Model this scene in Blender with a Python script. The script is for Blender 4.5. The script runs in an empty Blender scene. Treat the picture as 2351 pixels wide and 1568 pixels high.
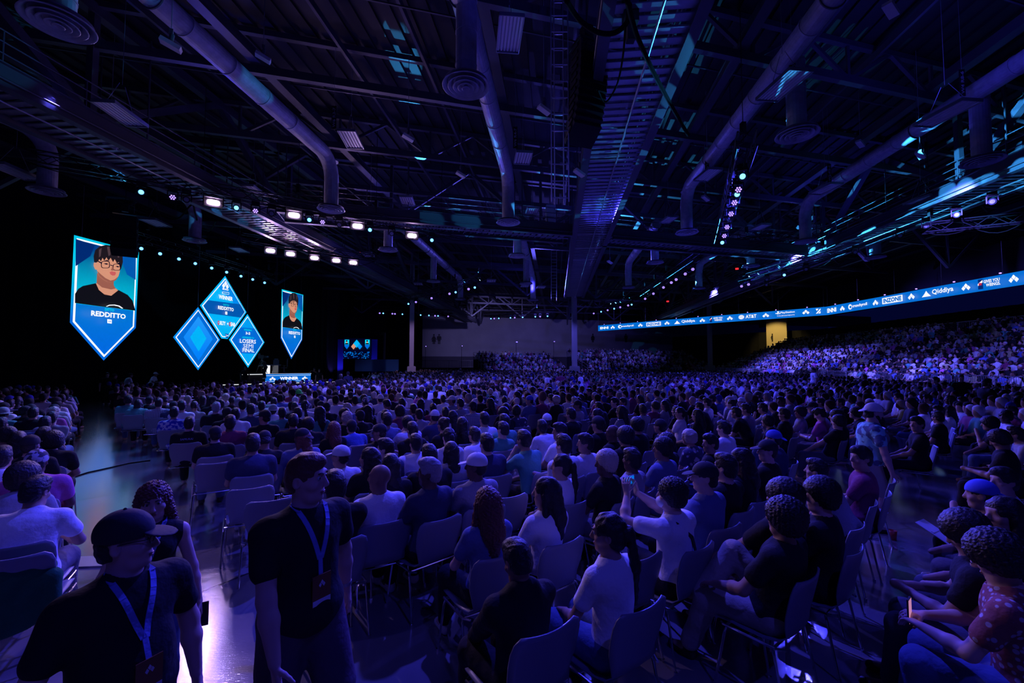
import bpy, math, random
import numpy as np
from mathutils import Vector, Matrix

# ------------------------------------------------------------------ camera, world, exposure
SC = bpy.context.scene
COL = SC.collection
CAM_H = 2.3
F = 1000.0                       # focal length in pixels of the 2351 x 1568 frame
TH = math.atan(48.0 / F)         # slight upward tilt, the horizon lies 48 px under the middle
cam_data = bpy.data.cameras.new('camera')
cam_data.sensor_width = 36.0
cam_data.lens = F / 2351.0 * 36.0
cam_data.clip_start = 0.05
cam_data.clip_end = 400
cam = bpy.data.objects.new('camera', cam_data)
COL.objects.link(cam)
cam.location = (0, 0, CAM_H)
cam.rotation_euler = (math.pi / 2 + TH, 0, 0)
SC.camera = cam

SC.view_settings.view_transform = 'Standard'
SC.view_settings.look = 'None'
SC.view_settings.gamma = 1.0
SC.view_settings.use_curve_mapping = False
SC.view_settings.exposure = 0.12
SC.cycles.adaptive_threshold = 0.02
SC.cycles.max_bounces = 6
SC.cycles.diffuse_bounces = 3
SC.cycles.glossy_bounces = 3
SC.cycles.transmission_bounces = 1

world = bpy.data.worlds.new('hall_dark')
SC.world = world
world.use_nodes = True
world.node_tree.nodes['Background'].inputs[0].default_value = (0.015, 0.03, 0.42, 1)
world.node_tree.nodes['Background'].inputs[1].default_value = 0.045


def add_light(kind, name, loc, target, color, power, **kw):
    l = bpy.data.lights.new(name, kind)
    l.color = color
    l.energy = power
    for k, v in kw.items():
        setattr(l, k, v)
    o = bpy.data.objects.new(name, l)
    COL.objects.link(o)
    o.location = loc
    d = Vector(target) - Vector(loc)
    o.rotation_euler = d.to_track_quat('-Z', 'Y').to_euler()
    return o


BLUE = (0.055, 0.05, 1.0)
VIOLET = (0.125, 0.105, 1.0)
PURPLE = (0.58, 0.36, 1.0)
CYAN = (0.05, 0.42, 1.0)
# wash spots over the audience plus added fill spots, without fixtures of their own
def at0(px, py, z):
    """place in the hall at height z seen at a point of the picture"""
    c, s = math.cos(TH), math.sin(TH)
    v = (784.0 - py) / F
    r = Vector(((px - 1175.5) / F, c - v * s, s + v * c))
    return Vector((0, 0, CAM_H)) + r * ((z - CAM_H) / r.z)


WASH = [  # place, aim, colour, power, cone
    ((0.5, 9.5, 9.6), (-0.3, 3.4, 0.6), BLUE, 4400, 75),
    ((-9.5, 13.5, 9.8), (-3.2, 3.0, 0.5), PURPLE, 1500, 50),
    ((-5.0, 22.0, 10.0), (-5.5, 8.0, 0.8), VIOLET, 12500, 70),
    ((4.5, 22.5, 10.0), (3.5, 9.0, 0.8), BLUE, 15000, 75),
    ((11.5, 17.0, 9.8), (5.5, 6.0, 0.6), BLUE, 1800, 70),
    ((-4.5, 13.0, 9.9), (-5.5, 23.0, 1.0), VIOLET, 7000, 70),  # added to brighten the backs of the middle rows
    ((8.5, 14.5, 9.9), (9.0, 26.0, 1.0), BLUE, 5200, 72),  # added likewise for the middle rows farther right
    ((-10.5, 16.5, 9.9), (-8.6, 10.2, 0.0), (0.03, 0.20, 1.0), 3000, 44),  # added blue wash to tint the aisle floor
    ((-6.0, 19.0, 9.6), tuple(at0(596, 924, 1.0)), (0.35, 0.85, 1.0), 900, 2.6),
    ((3.0, 24.0, 9.6), tuple(at0(1054, 879, 1.0)), (0.25, 0.75, 1.0), 1100, 3.0),
    ((3.0, -2.5, 9.2), (1.0, 7.0, 1.0), BLUE, 520, 95),  # added fill from behind the camera
    ((-6.0, 0.5, 9.2), (-4.5, 9.0, 1.0), VIOLET, 520, 85),  # added fill from the camera's left, for faces and backs
    ((-13.0, 12.0, 9.8), (-10.5, 8.5, 0.8), VIOLET, 3200, 52),
    ((-6.5, 43.0, 9.4), (-11.5, 50.0, 3.5), PURPLE, 1500, 40),  # added to brighten the pale column near the far screen
    ((3.0, 45.0, 9.4), (7.5, 52.0, 4.0), VIOLET, 2600, 36),  # added to brighten the column at the catwalk end
    ((-3.0, 34.0, 10.0), (-3.0, 18.0, 1.0), VIOLET, 16500, 80),
    ((9.0, 34.0, 10.0), (9.0, 19.0, 1.0), BLUE, 14500, 80),
    ((3.0, 52.0, 10.0), (2.0, 34.0, 1.0), VIOLET, 15500, 85),
    ((18.0, 46.0, 10.0), (17.0, 34.0, 1.0), BLUE, 9500, 85),
    ((19.0, 30.0, 10.0), (34.0, 33.0, 2.6), VIOLET, 21000, 72),
    ((20.0, 46.0, 10.0), (34.0, 48.0, 2.6), VIOLET, 23000, 74),
    ((17.5, 17.0, 9.6), (31.0, 26.5, 2.5), VIOLET, 8500, 60),
    ((22.0, 62.0, 9.5), (16.0, 76.0, 4.0), VIOLET, 2200, 90),
    ((-3.0, 64.0, 9.5), (-2.0, 92.0, 5.0), (0.36, 0.31, 1.0), 5000, 84),
    ((2.0, 46.0, 9.8), (6.0, 66.0, 2.0), VIOLET, 9000, 60),  # added to brighten the crowd on the back bleachers
]
for i, (p, t, c, w, a) in enumerate(WASH):
    add_light('SPOT', 'wash_fill_beam', p, t, c, w, spot_size=math.radians(a), spot_blend=0.8, shadow_soft_size=0.11)
# added uplights without fixtures, there to brighten the roof steel
for p, t, c, w in [((-11, 15, 10.1), (-6, 9, 13.5), BLUE, 125), ((3.5, 6, 9.9), (0, 9, 13.5), BLUE, 165),
                   ((12, 12, 10.1), (13, 12, 13.5), BLUE, 165), ((-8, 25, 10.2), (-8, 24, 13.5), VIOLET, 130),
                   ((6, 27, 10.2), (5, 30, 13.5), BLUE, 165), ((18, 24, 10.2), (18, 25, 13.5), BLUE, 150),
                   ((2, 45, 10), (2, 50, 13), BLUE, 165), ((-16, 40, 10), (-14, 42, 13), VIOLET, 100)]:
    add_light('SPOT', 'added_roof_uplight', p, t, c, w, spot_size=math.radians(165), spot_blend=1.0, shadow_soft_size=0.25)


# ------------------------------------------------------------------ picture point -> place in the hall
def ray(px, py):
    u = (px - 1175.5) / F
    v = (784.0 - py) / F
    c, s = math.cos(TH), math.sin(TH)
    return Vector((u, c - v * s, s + v * c))


def at_z(px, py, z):
    r = ray(px, py)
    t = (z - CAM_H) / r.z
    return Vector((0, 0, CAM_H)) + r * t


def at_y(px, py, y):
    r = ray(px, py)
    return Vector((0, 0, CAM_H)) + r * (y / r.y)


def at_plane(px, py, p0, n):
    r = ray(px, py)
    o = Vector((0, 0, CAM_H))
    return o + r * ((Vector(p0) - o).dot(Vector(n)) / r.dot(Vector(n)))


A = Vector((0.0995, 0.995, 0)).normalized()      # hall length: ducts, catwalks
B = Vector((0.966, 0.259, 0)).normalized()       # cross direction of the roof steel
UP = Vector((0, 0, 1))


# ------------------------------------------------------------------ materials
def mat(name, col, rough=0.6, metal=0.0, bdist=0.01, bump=0.0, bscale=40.0, var=0.0, emit=None, estr=1.0, spec=0.5):
    m = bpy.data.materials.new(name)
    m.use_nodes = True
    nt = m.node_tree
    b = nt.nodes['Principled BSDF']
    b.inputs['Base Color'].default_value = (*col, 1)
    b.inputs['Roughness'].default_value = rough
    b.inputs['Metallic'].default_value = metal
    b.inputs['Specular IOR Level'].default_value = spec
    if emit is not None:
        b.inputs['Base Color'].default_value = (0.01, 0.01, 0.01, 1)
        b.inputs['Emission Color'].default_value = (*emit, 1)
        b.inputs['Emission Strength'].default_value = estr
    if bump or var:
        tc = nt.nodes.new('ShaderNodeTexCoord')
        n = nt.nodes.new('ShaderNodeTexNoise')
        n.inputs['Scale'].default_value = bscale
        n.inputs['Detail'].default_value = 4
        nt.links.new(tc.outputs['Object'], n.inputs['Vector'])
        if bump:
            bp = nt.nodes.new('ShaderNodeBump')
            bp.inputs['Strength'].default_value = bump
            bp.inputs['Distance'].default_value = bdist
            nt.links.new(n.outputs['Fac'], bp.inputs['Height'])
            nt.links.new(bp.outputs['Normal'], b.inputs['Normal'])
        if var:
            r = nt.nodes.new('ShaderNodeMapRange')
            r.inputs['From Min'].default_value = 0.3
            r.inputs['From Max'].default_value = 0.7
            r.inputs['To Min'].default_value = 1 - var
            r.inputs['To Max'].default_value = 1 + var
            mx = nt.nodes.new('ShaderNodeVectorMath')
            mx.operation = 'SCALE'
            mx.inputs[0].default_value = col
            nt.links.new(n.outputs['Fac'], r.inputs['Value'])
            nt.links.new(r.outputs[0], mx.inputs['Scale'])
            nt.links.new(mx.outputs[0], b.inputs['Base Color'])
    return m


def pattern(m, kind, c1, c2, scale):
    nt = m.node_tree
    b = nt.nodes['Principled BSDF']
    tc = nt.nodes.new('ShaderNodeTexCoord')
    mix = nt.nodes.new('ShaderNodeMix')
    mix.data_type = 'RGBA'
    mix.inputs[6].default_value = (*c1, 1)
    mix.inputs[7].default_value = (*c2, 1)
    ramp = nt.nodes.new('ShaderNodeValToRGB')
    if kind in ('stripe', 'vstripe'):
        t = nt.nodes.new('ShaderNodeTexWave')
        t.bands_direction = 'Z' if kind == 'stripe' else 'X'
        t.inputs['Scale'].default_value = scale
        out = t.outputs['Fac']
        ramp.color_ramp.elements[0].position = 0.45
        ramp.color_ramp.elements[1].position = 0.55
    elif kind == 'check':
        t = nt.nodes.new('ShaderNodeTexWave'); t.bands_direction = 'Z'; t.inputs['Scale'].default_value = scale
        t2 = nt.nodes.new('ShaderNodeTexWave'); t2.bands_direction = 'X'; t2.inputs['Scale'].default_value = scale
        nt.links.new(tc.outputs['Object'], t2.inputs['Vector'])
        mm = nt.nodes.new('ShaderNodeMath'); mm.operation = 'MAXIMUM'
        nt.links.new(t.outputs['Fac'], mm.inputs[0]); nt.links.new(t2.outputs['Fac'], mm.inputs[1])
        out = mm.outputs[0]
        ramp.color_ramp.elements[0].position = 0.6
        ramp.color_ramp.elements[1].position = 0.9
    else:
        t = nt.nodes.new('ShaderNodeTexVoronoi' if kind == 'spots' else 'ShaderNodeTexNoise')
        t.inputs['Scale'].default_value = scale
        out = t.outputs['Distance'] if kind == 'spots' else t.outputs['Fac']
        ramp.color_ramp.elements[0].position = 0.3 if kind == 'spots' else 0.5
        ramp.color_ramp.elements[1].position = 0.38 if kind == 'spots' else 0.54
    nt.links.new(tc.outputs['Object'], t.inputs['Vector'])
    nt.links.new(out, ramp.inputs[0])
    nt.links.new(ramp.outputs[0], mix.inputs[0])
    nt.links.new(mix.outputs[2], b.inputs['Base Color'])
    return m


M = {}
M['black'] = mat('black_paint', (0.012, 0.012, 0.014), 0.55)
M['drape'] = mat('black_drape', (0.004, 0.004, 0.005), 0.95, bump=0.4, bscale=3)
M['steel'] = mat('painted_steel', (0.085, 0.085, 0.11), 0.5, bump=0.1, bscale=8)
M['deck'] = mat('roof_deck', (0.035, 0.035, 0.04), 0.7)
M['galv'] = mat('galvanised', (0.42, 0.43, 0.46), 0.38, metal=0.7, bump=0.12, bscale=5)
M['duct'] = mat('duct_metal', (0.46, 0.46, 0.52), 0.55, metal=0.2, bump=0.15, bscale=6, var=0.15)
M['chrome'] = mat('chrome', (0.75, 0.75, 0.78), 0.14, metal=1.0)
M['white'] = mat('white_paint', (0.75, 0.75, 0.76), 0.5)
M['lamp_panel'] = mat('lamp_reflector', (0.8, 0.8, 0.82), 0.35)
M['truss'] = mat('black_truss', (0.03, 0.03, 0.033), 0.35, metal=0.4)
M['shell'] = mat('chair_shell', (0.22, 0.23, 0.28), 0.38, bump=0.05, bscale=60)
M['column'] = mat('column_paint', (0.42, 0.41, 0.42), 0.7, bump=0.1)
M['wallfar'] = mat('grey_wall', (0.30, 0.29, 0.31), 0.85, var=0.1, bscale=0.4)
M['wallband'] = mat('dark_wall_band', (0.06, 0.055, 0.075), 0.85)
M['picto'] = mat('pictogram', (0.02, 0.02, 0.02), 0.7)
M['rubber'] = mat('rubber', (0.015, 0.015, 0.015), 0.8)
M['cable'] = mat('cable', (0.01, 0.01, 0.01), 0.95, spec=.1)
M['wire'] = mat('steel_wire', (0.5, 0.5, 0.52), 0.4, metal=0.6)
M['riser'] = mat('riser_black', (0.02, 0.02, 0.022), 0.8)
M['desk'] = mat('desk_white', (0.7, 0.7, 0.72), 0.4)


def emis(name, col, s=1.0):
    return mat(name, (0, 0, 0), 0.5, emit=col, estr=s)


E = {
    'blue': emis('screen_blue', (0.0, 0.13, 0.62)),
    'mid': emis('screen_mid_blue', (0.0, 0.23, 0.78)),
    'cyan': emis('screen_cyan', (0.0, 0.42, 0.86)),
    'bright': emis('screen_bright_cyan', (0.0, 0.62, 0.88)),
    'navy': emis('screen_navy', (0.0, 0.02, 0.16)),
    'deep': emis('screen_deep_blue', (0.0, 0.085, 0.40)),
    'white': emis('screen_white', (0.9, 0.92, 1.0)),
    'teal': emis('screen_teal', (0.0, 0.66, 0.75)),
    'skin': emis('screen_skin', (0.62, 0.27, 0.17)),
    'skin2': emis('screen_skin_shade', (0.30, 0.10, 0.07)),
    'lip': emis('screen_lip', (0.55, 0.10, 0.10)),
    'hair': emis('screen_hair', (0.012, 0.008, 0.012)),
    'hair2': emis('screen_hair_light', (0.07, 0.04, 0.05)),
    'tee': emis('screen_tee', (0.004, 0.004, 0.006)),
    'ink': emis('screen_black', (0.0, 0.0, 0.01)),
    'red': emis('screen_red', (0.55, 0.02, 0.06)),
    'ribbon': emis('ribbon_blue', (0.0, 0.14, 0.60)),
    'exit': emis('exit_red', (1.0, 0.02, 0.03), 1.5),
    'lamp': emis('lamp_purple', (0.80, 0.5, 1.0), 60.0),
    'spot': emis('lens_blue', (0.10, 0.40, 1.0), 4.0),
    'spotv': emis('lens_violet', (0.32, 0.20, 1.0), 3.0),
    'warm': emis('warm_lamp', (1.0, 0.7, 0.3), 3.0),
    'glow': emis('green_glow', (0.1, 0.9, 0.3), 1.0),
    'phone': emis('phone_screen', (0.6, 0.25, 0.45), 0.8),
}


# ------------------------------------------------------------------ mesh builder
class MB:
    def __init__(self):
        self.v = []
        self.f = []

    def add(self, vs, fs):
        n = len(self.v)
        self.v.extend([tuple(p) for p in vs])
        self.f.extend([tuple(i + n for i in q) for q in fs])
        return self

    def box(self, c, sx, sy, sz, R=None):
        R = R or Matrix.Identity(3)
        c = Vector(c)
        vs = [c + R @ Vector((x * sx / 2, y * sy / 2, z * sz / 2)) for x in (-1, 1) for y in (-1, 1) for z in (-1, 1)]
        return self.add(vs, [(0, 1, 3, 2), (4, 6, 7, 5), (0, 4, 5, 1), (2, 3, 7, 6), (0, 2, 6, 4), (1, 5, 7, 3)])

    def beam(self, p, q, w, h, up=UP):
        p, q = Vector(p), Vector(q)
        d = (q - p)
        L = d.length
        if L < 1e-6:
            return self
        d /= L
        s = d.cross(Vector(up))
        if s.length < 1e-4:
            s = d.cross(Vector((1, 0, 0)))
        s.normalize()
        u = s.cross(d)
        R = Matrix((s, d, u)).transposed()
        return self.box((p + q) / 2, w, L, h, R)

    def tube(self, p, q, r, r2=None, n=8, caps=True):
        p, q = Vector(p), Vector(q)
        r2 = r if r2 is None else r2
        d = (q - p).normalized()
        s = d.cross(UP)
        if s.length < 1e-3:
            s = Vector((1, 0, 0))
        s.normalize()
        u = s.cross(d)
        a, b = [], []
        for i in range(n):
            t = 2 * math.pi * i / n
            o = s * math.cos(t) + u * math.sin(t)
            a.append(p + o * r)
            b.append(q + o * r2)
        fs = [(i, (i + 1) % n, n + (i + 1) % n, n + i) for i in range(n)]
        if caps:
            fs += [tuple(range(n - 1, -1, -1)), tuple(range(n, 2 * n))]
        return self.add(a + b, fs)

    def path(self, pts, r, n=8):
        pts = [Vector(p) for p in pts]
        rings = []
        for i, p in enumerate(pts):
            d = (pts[min(i + 1, len(pts) - 1)] - pts[max(i - 1, 0)]).normalized()
            s = d.cross(UP)
            if s.length < 1e-2:
                s = d.cross(Vector((0, 1, 0)))
            s.normalize()
            u = s.cross(d)
            rings.append([p + (s * math.cos(2 * math.pi * k / n) + u * math.sin(2 * math.pi * k / n)) * r for k in range(n)])
        vs = [v for R in rings for v in R]
        fs = []
        for i in range(len(rings) - 1):
            for k in range(n):
                fs.append((i * n + k, i * n + (k + 1) % n, (i + 1) * n + (k + 1) % n, (i + 1) * n + k))
        fs += [tuple(range(n - 1, -1, -1)), tuple((len(rings) - 1) * n + k for k in range(n))]
        return self.add(vs, fs)

    def lathe(self, c, prof, n=32, axis=None):
        c = Vector(c)
        vs, fs = [], []
        for (r, z) in prof:
            for k in range(n):
                t = 2 * math.pi * k / n
                vs.append(c + Vector((r * math.cos(t), r * math.sin(t), z)))
        m = len(prof)
        for i in range(m - 1):
            for k in range(n):
                fs.append((i * n + k, i * n + (k + 1) % n, (i + 1) * n + (k + 1) % n, (i + 1) * n + k))
        return self.add(vs, fs)

    def poly(self, pts, thick, nrm):
        """a flat outline with a real thickness"""
        pts = [Vector(p) for p in pts]
        nrm = Vector(nrm)
        n = len(pts)
        back = [p - nrm * thick for p in pts]
        fs = [tuple(range(n)), tuple(range(2 * n - 1, n - 1, -1))]
        fs += [(i, n + i, n + (i + 1) % n, (i + 1) % n) for i in range(n)]
        return self.add(pts + back, fs)

    def build(self, name, m, parent=None, loc=None, smooth=False, mesh_only=False):
        me = bpy.data.meshes.new(name)
        me.from_pydata([tuple(p) for p in self.v], [], self.f)
        me.validate(clean_customdata=False)
        if smooth:
            me.polygons.foreach_set('use_smooth', [True] * len(me.polygons))
        me.materials.append(m)
        if mesh_only:
            return me
        o = bpy.data.objects.new(name, me)
        COL.objects.link(o)
        if parent is not None:
            o.parent = parent
        if loc is not None:
            o.location = loc
        return o


def empty(name, loc=(0, 0, 0), rz=0.0):
    o = bpy.data.objects.new(name, None)
    o.empty_display_size = 0.1
    COL.objects.link(o)
    o.location = loc
    o.rotation_euler = (0, 0, rz)
    return o


def tag(o, label, cat=None, group=None, kind=None):
    if label:
        o['label'] = label
    if cat:
        o['category'] = cat
    if group:
        o['group'] = group
    if kind:
        o['kind'] = kind
    return o


def struct(o, label=None, cat=None):
    o['kind'] = 'structure'
    if label:
        o['label'] = label
    if cat:
        o['category'] = cat
    return o


def copy_tree(o, parent=None):
    c = o.copy()
    COL.objects.link(c)
    if parent is not None:
        c.parent = parent
    for ch in [x for x in KIDS.get(o.name, [])]:
        copy_tree(ch, c)
    return c


KIDS = {}


def remember(o):
    """note the children of a thing so it can be copied quickly"""
    def walk(x):
        KIDS[x.name] = list(x.children)
        for y in KIDS[x.name]:
            walk(y)
    walk(o)


ORD = ['first', 'second', 'third', 'fourth', 'fifth', 'sixth', 'seventh', 'eighth', 'ninth', 'tenth', 'eleventh',
       'twelfth', 'thirteenth', 'fourteenth', 'fifteenth', 'sixteenth', 'seventeenth', 'eighteenth', 'nineteenth', 'twentieth']

# ------------------------------------------------------------------ lettering
_text_cache = {}


def text_mesh(s, bold=0.018):
    if 'M' in s:
        bold = 0.0
    key = (s, bold)
    if key in _text_cache:
        return _text_cache[key]
    cu = bpy.data.curves.new('lettering', 'FONT')
    cu.body = s
    cu.offset = bold
    cu.resolution_u = 2
    cu.align_x = 'LEFT'
    o = bpy.data.objects.new('lettering', cu)
    COL.objects.link(o)
    dg = bpy.context.evaluated_depsgraph_get()
    me = bpy.data.meshes.new_from_object(o.evaluated_get(dg))
    vs = np.array([v.co[:2] for v in me.vertices])
    fs = [tuple(p.vertices) for p in me.polygons]
    bpy.data.objects.remove(o)
    bpy.data.curves.remove(cu)
    bpy.data.meshes.remove(me)
    lo, hi = vs.min(0), vs.max(0)
    vs = (vs - (lo + hi) / 2) / (hi - lo)          # unit box
    _text_cache[key] = (vs, fs)
    return _text_cache[key]


def put_text(s, mapper, cu, cv, w, h, m, parent, name='lettering', bold=0.018):
    """mapper(u, v) gives the 3-D place of a point of the sign's own plane"""
    vs, fs = text_mesh(s, bold)
    b = MB()
    b.add([mapper(cu + x * w, cv + y * h) for x, y in vs], fs)
    return b.build(name, m, parent)
# ------------------------------------------------------------------ bodies: distance fields turned into one smooth skin
def V(*a):
    return np.array(a, dtype=float)


class Field:
    def __init__(self, lo, hi, h):
        self.h = h
        self.lo = np.array(lo, float)
        self.n = np.ceil((np.array(hi) - self.lo) / h).astype(int) + 1
        self.f = np.full(self.n, 9.0, np.float32)
        self.ax = [(self.lo[i] + h * np.arange(self.n[i])).astype(np.float32) for i in range(3)]

    def block(self, lo, hi):
        i0 = np.clip(np.floor((lo - self.lo) / self.h).astype(int), 0, self.n)
        i1 = np.clip(np.ceil((hi - self.lo) / self.h).astype(int) + 1, 0, self.n)
        if (i1 <= i0).any():
            return None
        sl = tuple(slice(a, b) for a, b in zip(i0, i1))
        X = self.ax[0][sl[0]][:, None, None]
        Y = self.ax[1][sl[1]][None, :, None]
        Z = self.ax[2][sl[2]][None, None, :]
        return sl, X, Y, Z

    def apply(self, pr):
        mg = pr.get('k', 0.02) + 3.5 * self.h
        if pr['t'] == 'c':
            a, b = pr['a'], pr['b']
            R = max(pr['ra'], pr['rb'])
            bl = self.block(np.minimum(a, b) - R - mg, np.maximum(a, b) + R + mg)
            if bl is None:
                return
            sl, X, Y, Z = bl
            d = b - a
            L = max(float(d @ d), 1e-9)
            t = np.clip(((X - a[0]) * d[0] + (Y - a[1]) * d[1] + (Z - a[2]) * d[2]) / L, 0, 1)
            v = np.sqrt((X - a[0] - t * d[0]) ** 2 + (Y - a[1] - t * d[1]) ** 2 + (Z - a[2] - t * d[2]) ** 2) - (pr['ra'] + (pr['rb'] - pr['ra']) * t)
        elif pr['t'] == 'e':
            c, r, R = pr['c'], pr['r'], pr['R']
            m = max(r)
            bl = self.block(c - m - mg, c + m + mg)
            if bl is None:
                return
            sl, X, Y, Z = bl
            x, y, z = X - c[0], Y - c[1], Z - c[2]
            q = [x * R[0, i] + y * R[1, i] + z * R[2, i] for i in range(3)]
            k0 = np.sqrt(sum((q[i] / r[i]) ** 2 for i in range(3)))
            k1 = np.sqrt(sum((q[i] / r[i] ** 2) ** 2 for i in range(3)))
            v = k0 * (k0 - 1) / np.maximum(k1, 1e-6)
        elif pr['t'] == 'p':       # keep only the side n.x < d
            n, d0 = pr['n'], pr['d']
            X = self.ax[0][:, None, None]; Y = self.ax[1][None, :, None]; Z = self.ax[2][None, None, :]
            v = X * n[0] + Y * n[1] + Z * n[2] - d0
            self.f = np.maximum(self.f, v.astype(np.float32))
            return
        g = self.f[sl]
        k = pr.get('k', 0.02)
        if pr.get('sub'):
            v = -v
            hh = np.maximum(k - np.abs(g - v), 0) / k
            self.f[sl] = np.maximum(g, v) + hh * hh * k * 0.25
        else:
            hh = np.maximum(k - np.abs(g - v), 0) / k
            self.f[sl] = np.minimum(g, v) - hh * hh * k * 0.25

    def mesh(self):
        f = self.f
        s = f < 0
        nx, ny, nz = f.shape
        c = np.zeros((nx - 1, ny - 1, nz - 1), np.int8)
        for dx in (0, 1):
            for dy in (0, 1):
                for dz in (0, 1):
                    c += s[dx:nx - 1 + dx, dy:ny - 1 + dy, dz:nz - 1 + dz]
        act = (c > 0) & (c < 8)
        I = np.argwhere(act)
        idx = np.full(act.shape, -1, np.int64)
        idx[act] = np.arange(len(I))
        acc = np.zeros((len(I), 3))
        cnt = np.zeros(len(I))
        cor = [(0, 0, 0), (1, 0, 0), (0, 1, 0), (1, 1, 0), (0, 0, 1), (1, 0, 1), (0, 1, 1), (1, 1, 1)]
        ed = [(0, 1), (2, 3), (4, 5), (6, 7), (0, 2), (1, 3), (4, 6), (5, 7), (0, 4), (1, 5), (2, 6), (3, 7)]
        val = [f[I[:, 0] + a, I[:, 1] + b, I[:, 2] + d].astype(float) for a, b, d in cor]
        for a, b in ed:
            va, vb = val[a], val[b]
            m = (va < 0) != (vb < 0)
            t = np.where(m, va / np.where(m, va - vb, 1), 0)
            pa, pb = np.array(cor[a], float), np.array(cor[b], float)
            acc[m] += (pa + (pb - pa) * t[:, None])[m]
            cnt[m] += 1
        P = self.lo + (I + acc / cnt[:, None]) * self.h
        quads = []
        for axis in range(3):
            o = [1, 1, 1]; o[axis] = 0
            a0 = [slice(1, -1)] * 3; a0[axis] = slice(0, -1)
            a1 = [slice(1, -1)] * 3; a1[axis] = slice(1, None)
            sa, sb = s[tuple(a0)], s[tuple(a1)]
            m = np.argwhere(sa != sb)
            if len(m) == 0:
                continue
            inside = sa[m[:, 0], m[:, 1], m[:, 2]]
            base = m.copy()
            for q in range(3):
                if q != axis:
                    base[:, q] += 1
            u, w = [q for q in range(3) if q != axis]
            if axis == 1:
                u, w = w, u
            def cell(du, dw):
                cc = base.copy(); cc[:, u] += du; cc[:, w] += dw
                return idx[cc[:, 0], cc[:, 1], cc[:, 2]]
            q0, q1, q2, q3 = cell(-1, -1), cell(0, -1), cell(0, 0), cell(-1, 0)
            Q = np.stack([q0, q1, q2, q3], 1)
            Q[~inside] = Q[~inside][:, ::-1]
            quads.append(Q)
        Q = np.concatenate(quads)
        Q = Q[(Q >= 0).all(1)]
        return P, Q


def C_(a, b, ra, rb=None, k=0.02, **kw):
    return dict(t='c', a=np.asarray(a, float), b=np.asarray(b, float), ra=ra, rb=ra if rb is None else rb, k=k, **kw)


I3 = np.eye(3)


def E_(c, r, R=I3, k=0.02, **kw):
    return dict(t='e', c=np.asarray(c, float), r=np.asarray(r, float), R=R, k=k, **kw)


def field_mesh(prims, h, amp=0.0, freq=18.0, seed=0.0, cut=None):
    lo, hi = V(9, 9, 9), V(-9, -9, -9)
    for p in prims:
        if p.get('sub') or p['t'] == 'p':
            continue
        if p['t'] == 'c':
            R = max(p['ra'], p['rb'])
            lo = np.minimum(lo, np.minimum(p['a'], p['b']) - R); hi = np.maximum(hi, np.maximum(p['a'], p['b']) + R)
        else:
            m = max(p['r'])
            lo = np.minimum(lo, p['c'] - m); hi = np.maximum(hi, p['c'] + m)
    fl = Field(lo - 0.03 - 2 * h, hi + 0.03 + 2 * h, h)
    for p in prims:
        fl.apply(p)
    if amp:
        X = fl.ax[0][:, None, None]; Y = fl.ax[1][None, :, None]; Z = fl.ax[2][None, None, :]
        n = (np.sin(X * freq + 1.3 * np.sin(Z * freq * .8 + seed) + seed) * np.sin(Z * freq * 1.3 + 1.7 * np.sin(Y * freq * .7 + X * freq * .5))
             + np.sin(Y * freq * 1.2 + 2 * np.sin(X * freq * .6 + seed * 2)) * .6)
        fl.f = fl.f + (amp * n).astype(np.float32)
    return fl.mesh()


def np_mesh(name, P, Q, m=None, smooth=True):
    me = bpy.data.meshes.new(name)
    me.vertices.add(len(P))
    me.vertices.foreach_set('co', np.asarray(P, np.float32).ravel())
    Q = np.asarray(Q, np.int32)
    me.loops.add(Q.size)
    me.loops.foreach_set('vertex_index', Q.ravel())
    me.polygons.add(len(Q))
    me.polygons.foreach_set('loop_start', np.arange(0, Q.size, 4, dtype=np.int32))
    me.update(calc_edges=True)
    if smooth:
        me.polygons.foreach_set('use_smooth', np.ones(len(Q), bool))
    if m is not None:
        me.materials.append(m)
    return me


def nrm(v):
    return v / max(np.linalg.norm(v), 1e-9)


def ik(a, c, l1, l2, hint):
    d = c - a
    L = np.linalg.norm(d)
    L = min(max(L, abs(l1 - l2) + 1e-3), l1 + l2 - 1e-3)
    d = nrm(d)
    c = a + d * L
    x = (l1 * l1 - l2 * l2 + L * L) / (2 * L)
    y = math.sqrt(max(l1 * l1 - x * x, 0))
    hn = hint - d * (hint @ d)
    return a + d * x + nrm(hn) * y, c


def rot(yaw=0, pitch=0, roll=0):
    """yaw turns left, pitch looks down, roll tilts"""
    y, p, r = math.radians(yaw), math.radians(pitch), math.radians(roll)
    Rz = np.array([[math.cos(y), -math.sin(y), 0], [math.sin(y), math.cos(y), 0], [0, 0, 1]])
    Rx = np.array([[1, 0, 0], [0, math.cos(-p), -math.sin(-p)], [0, math.sin(-p), math.cos(-p)]])
    Ry = np.array([[math.cos(r), 0, math.sin(r)], [0, 1, 0], [-math.sin(r), 0, math.cos(r)]])
    return Rz @ Rx @ Ry


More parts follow.
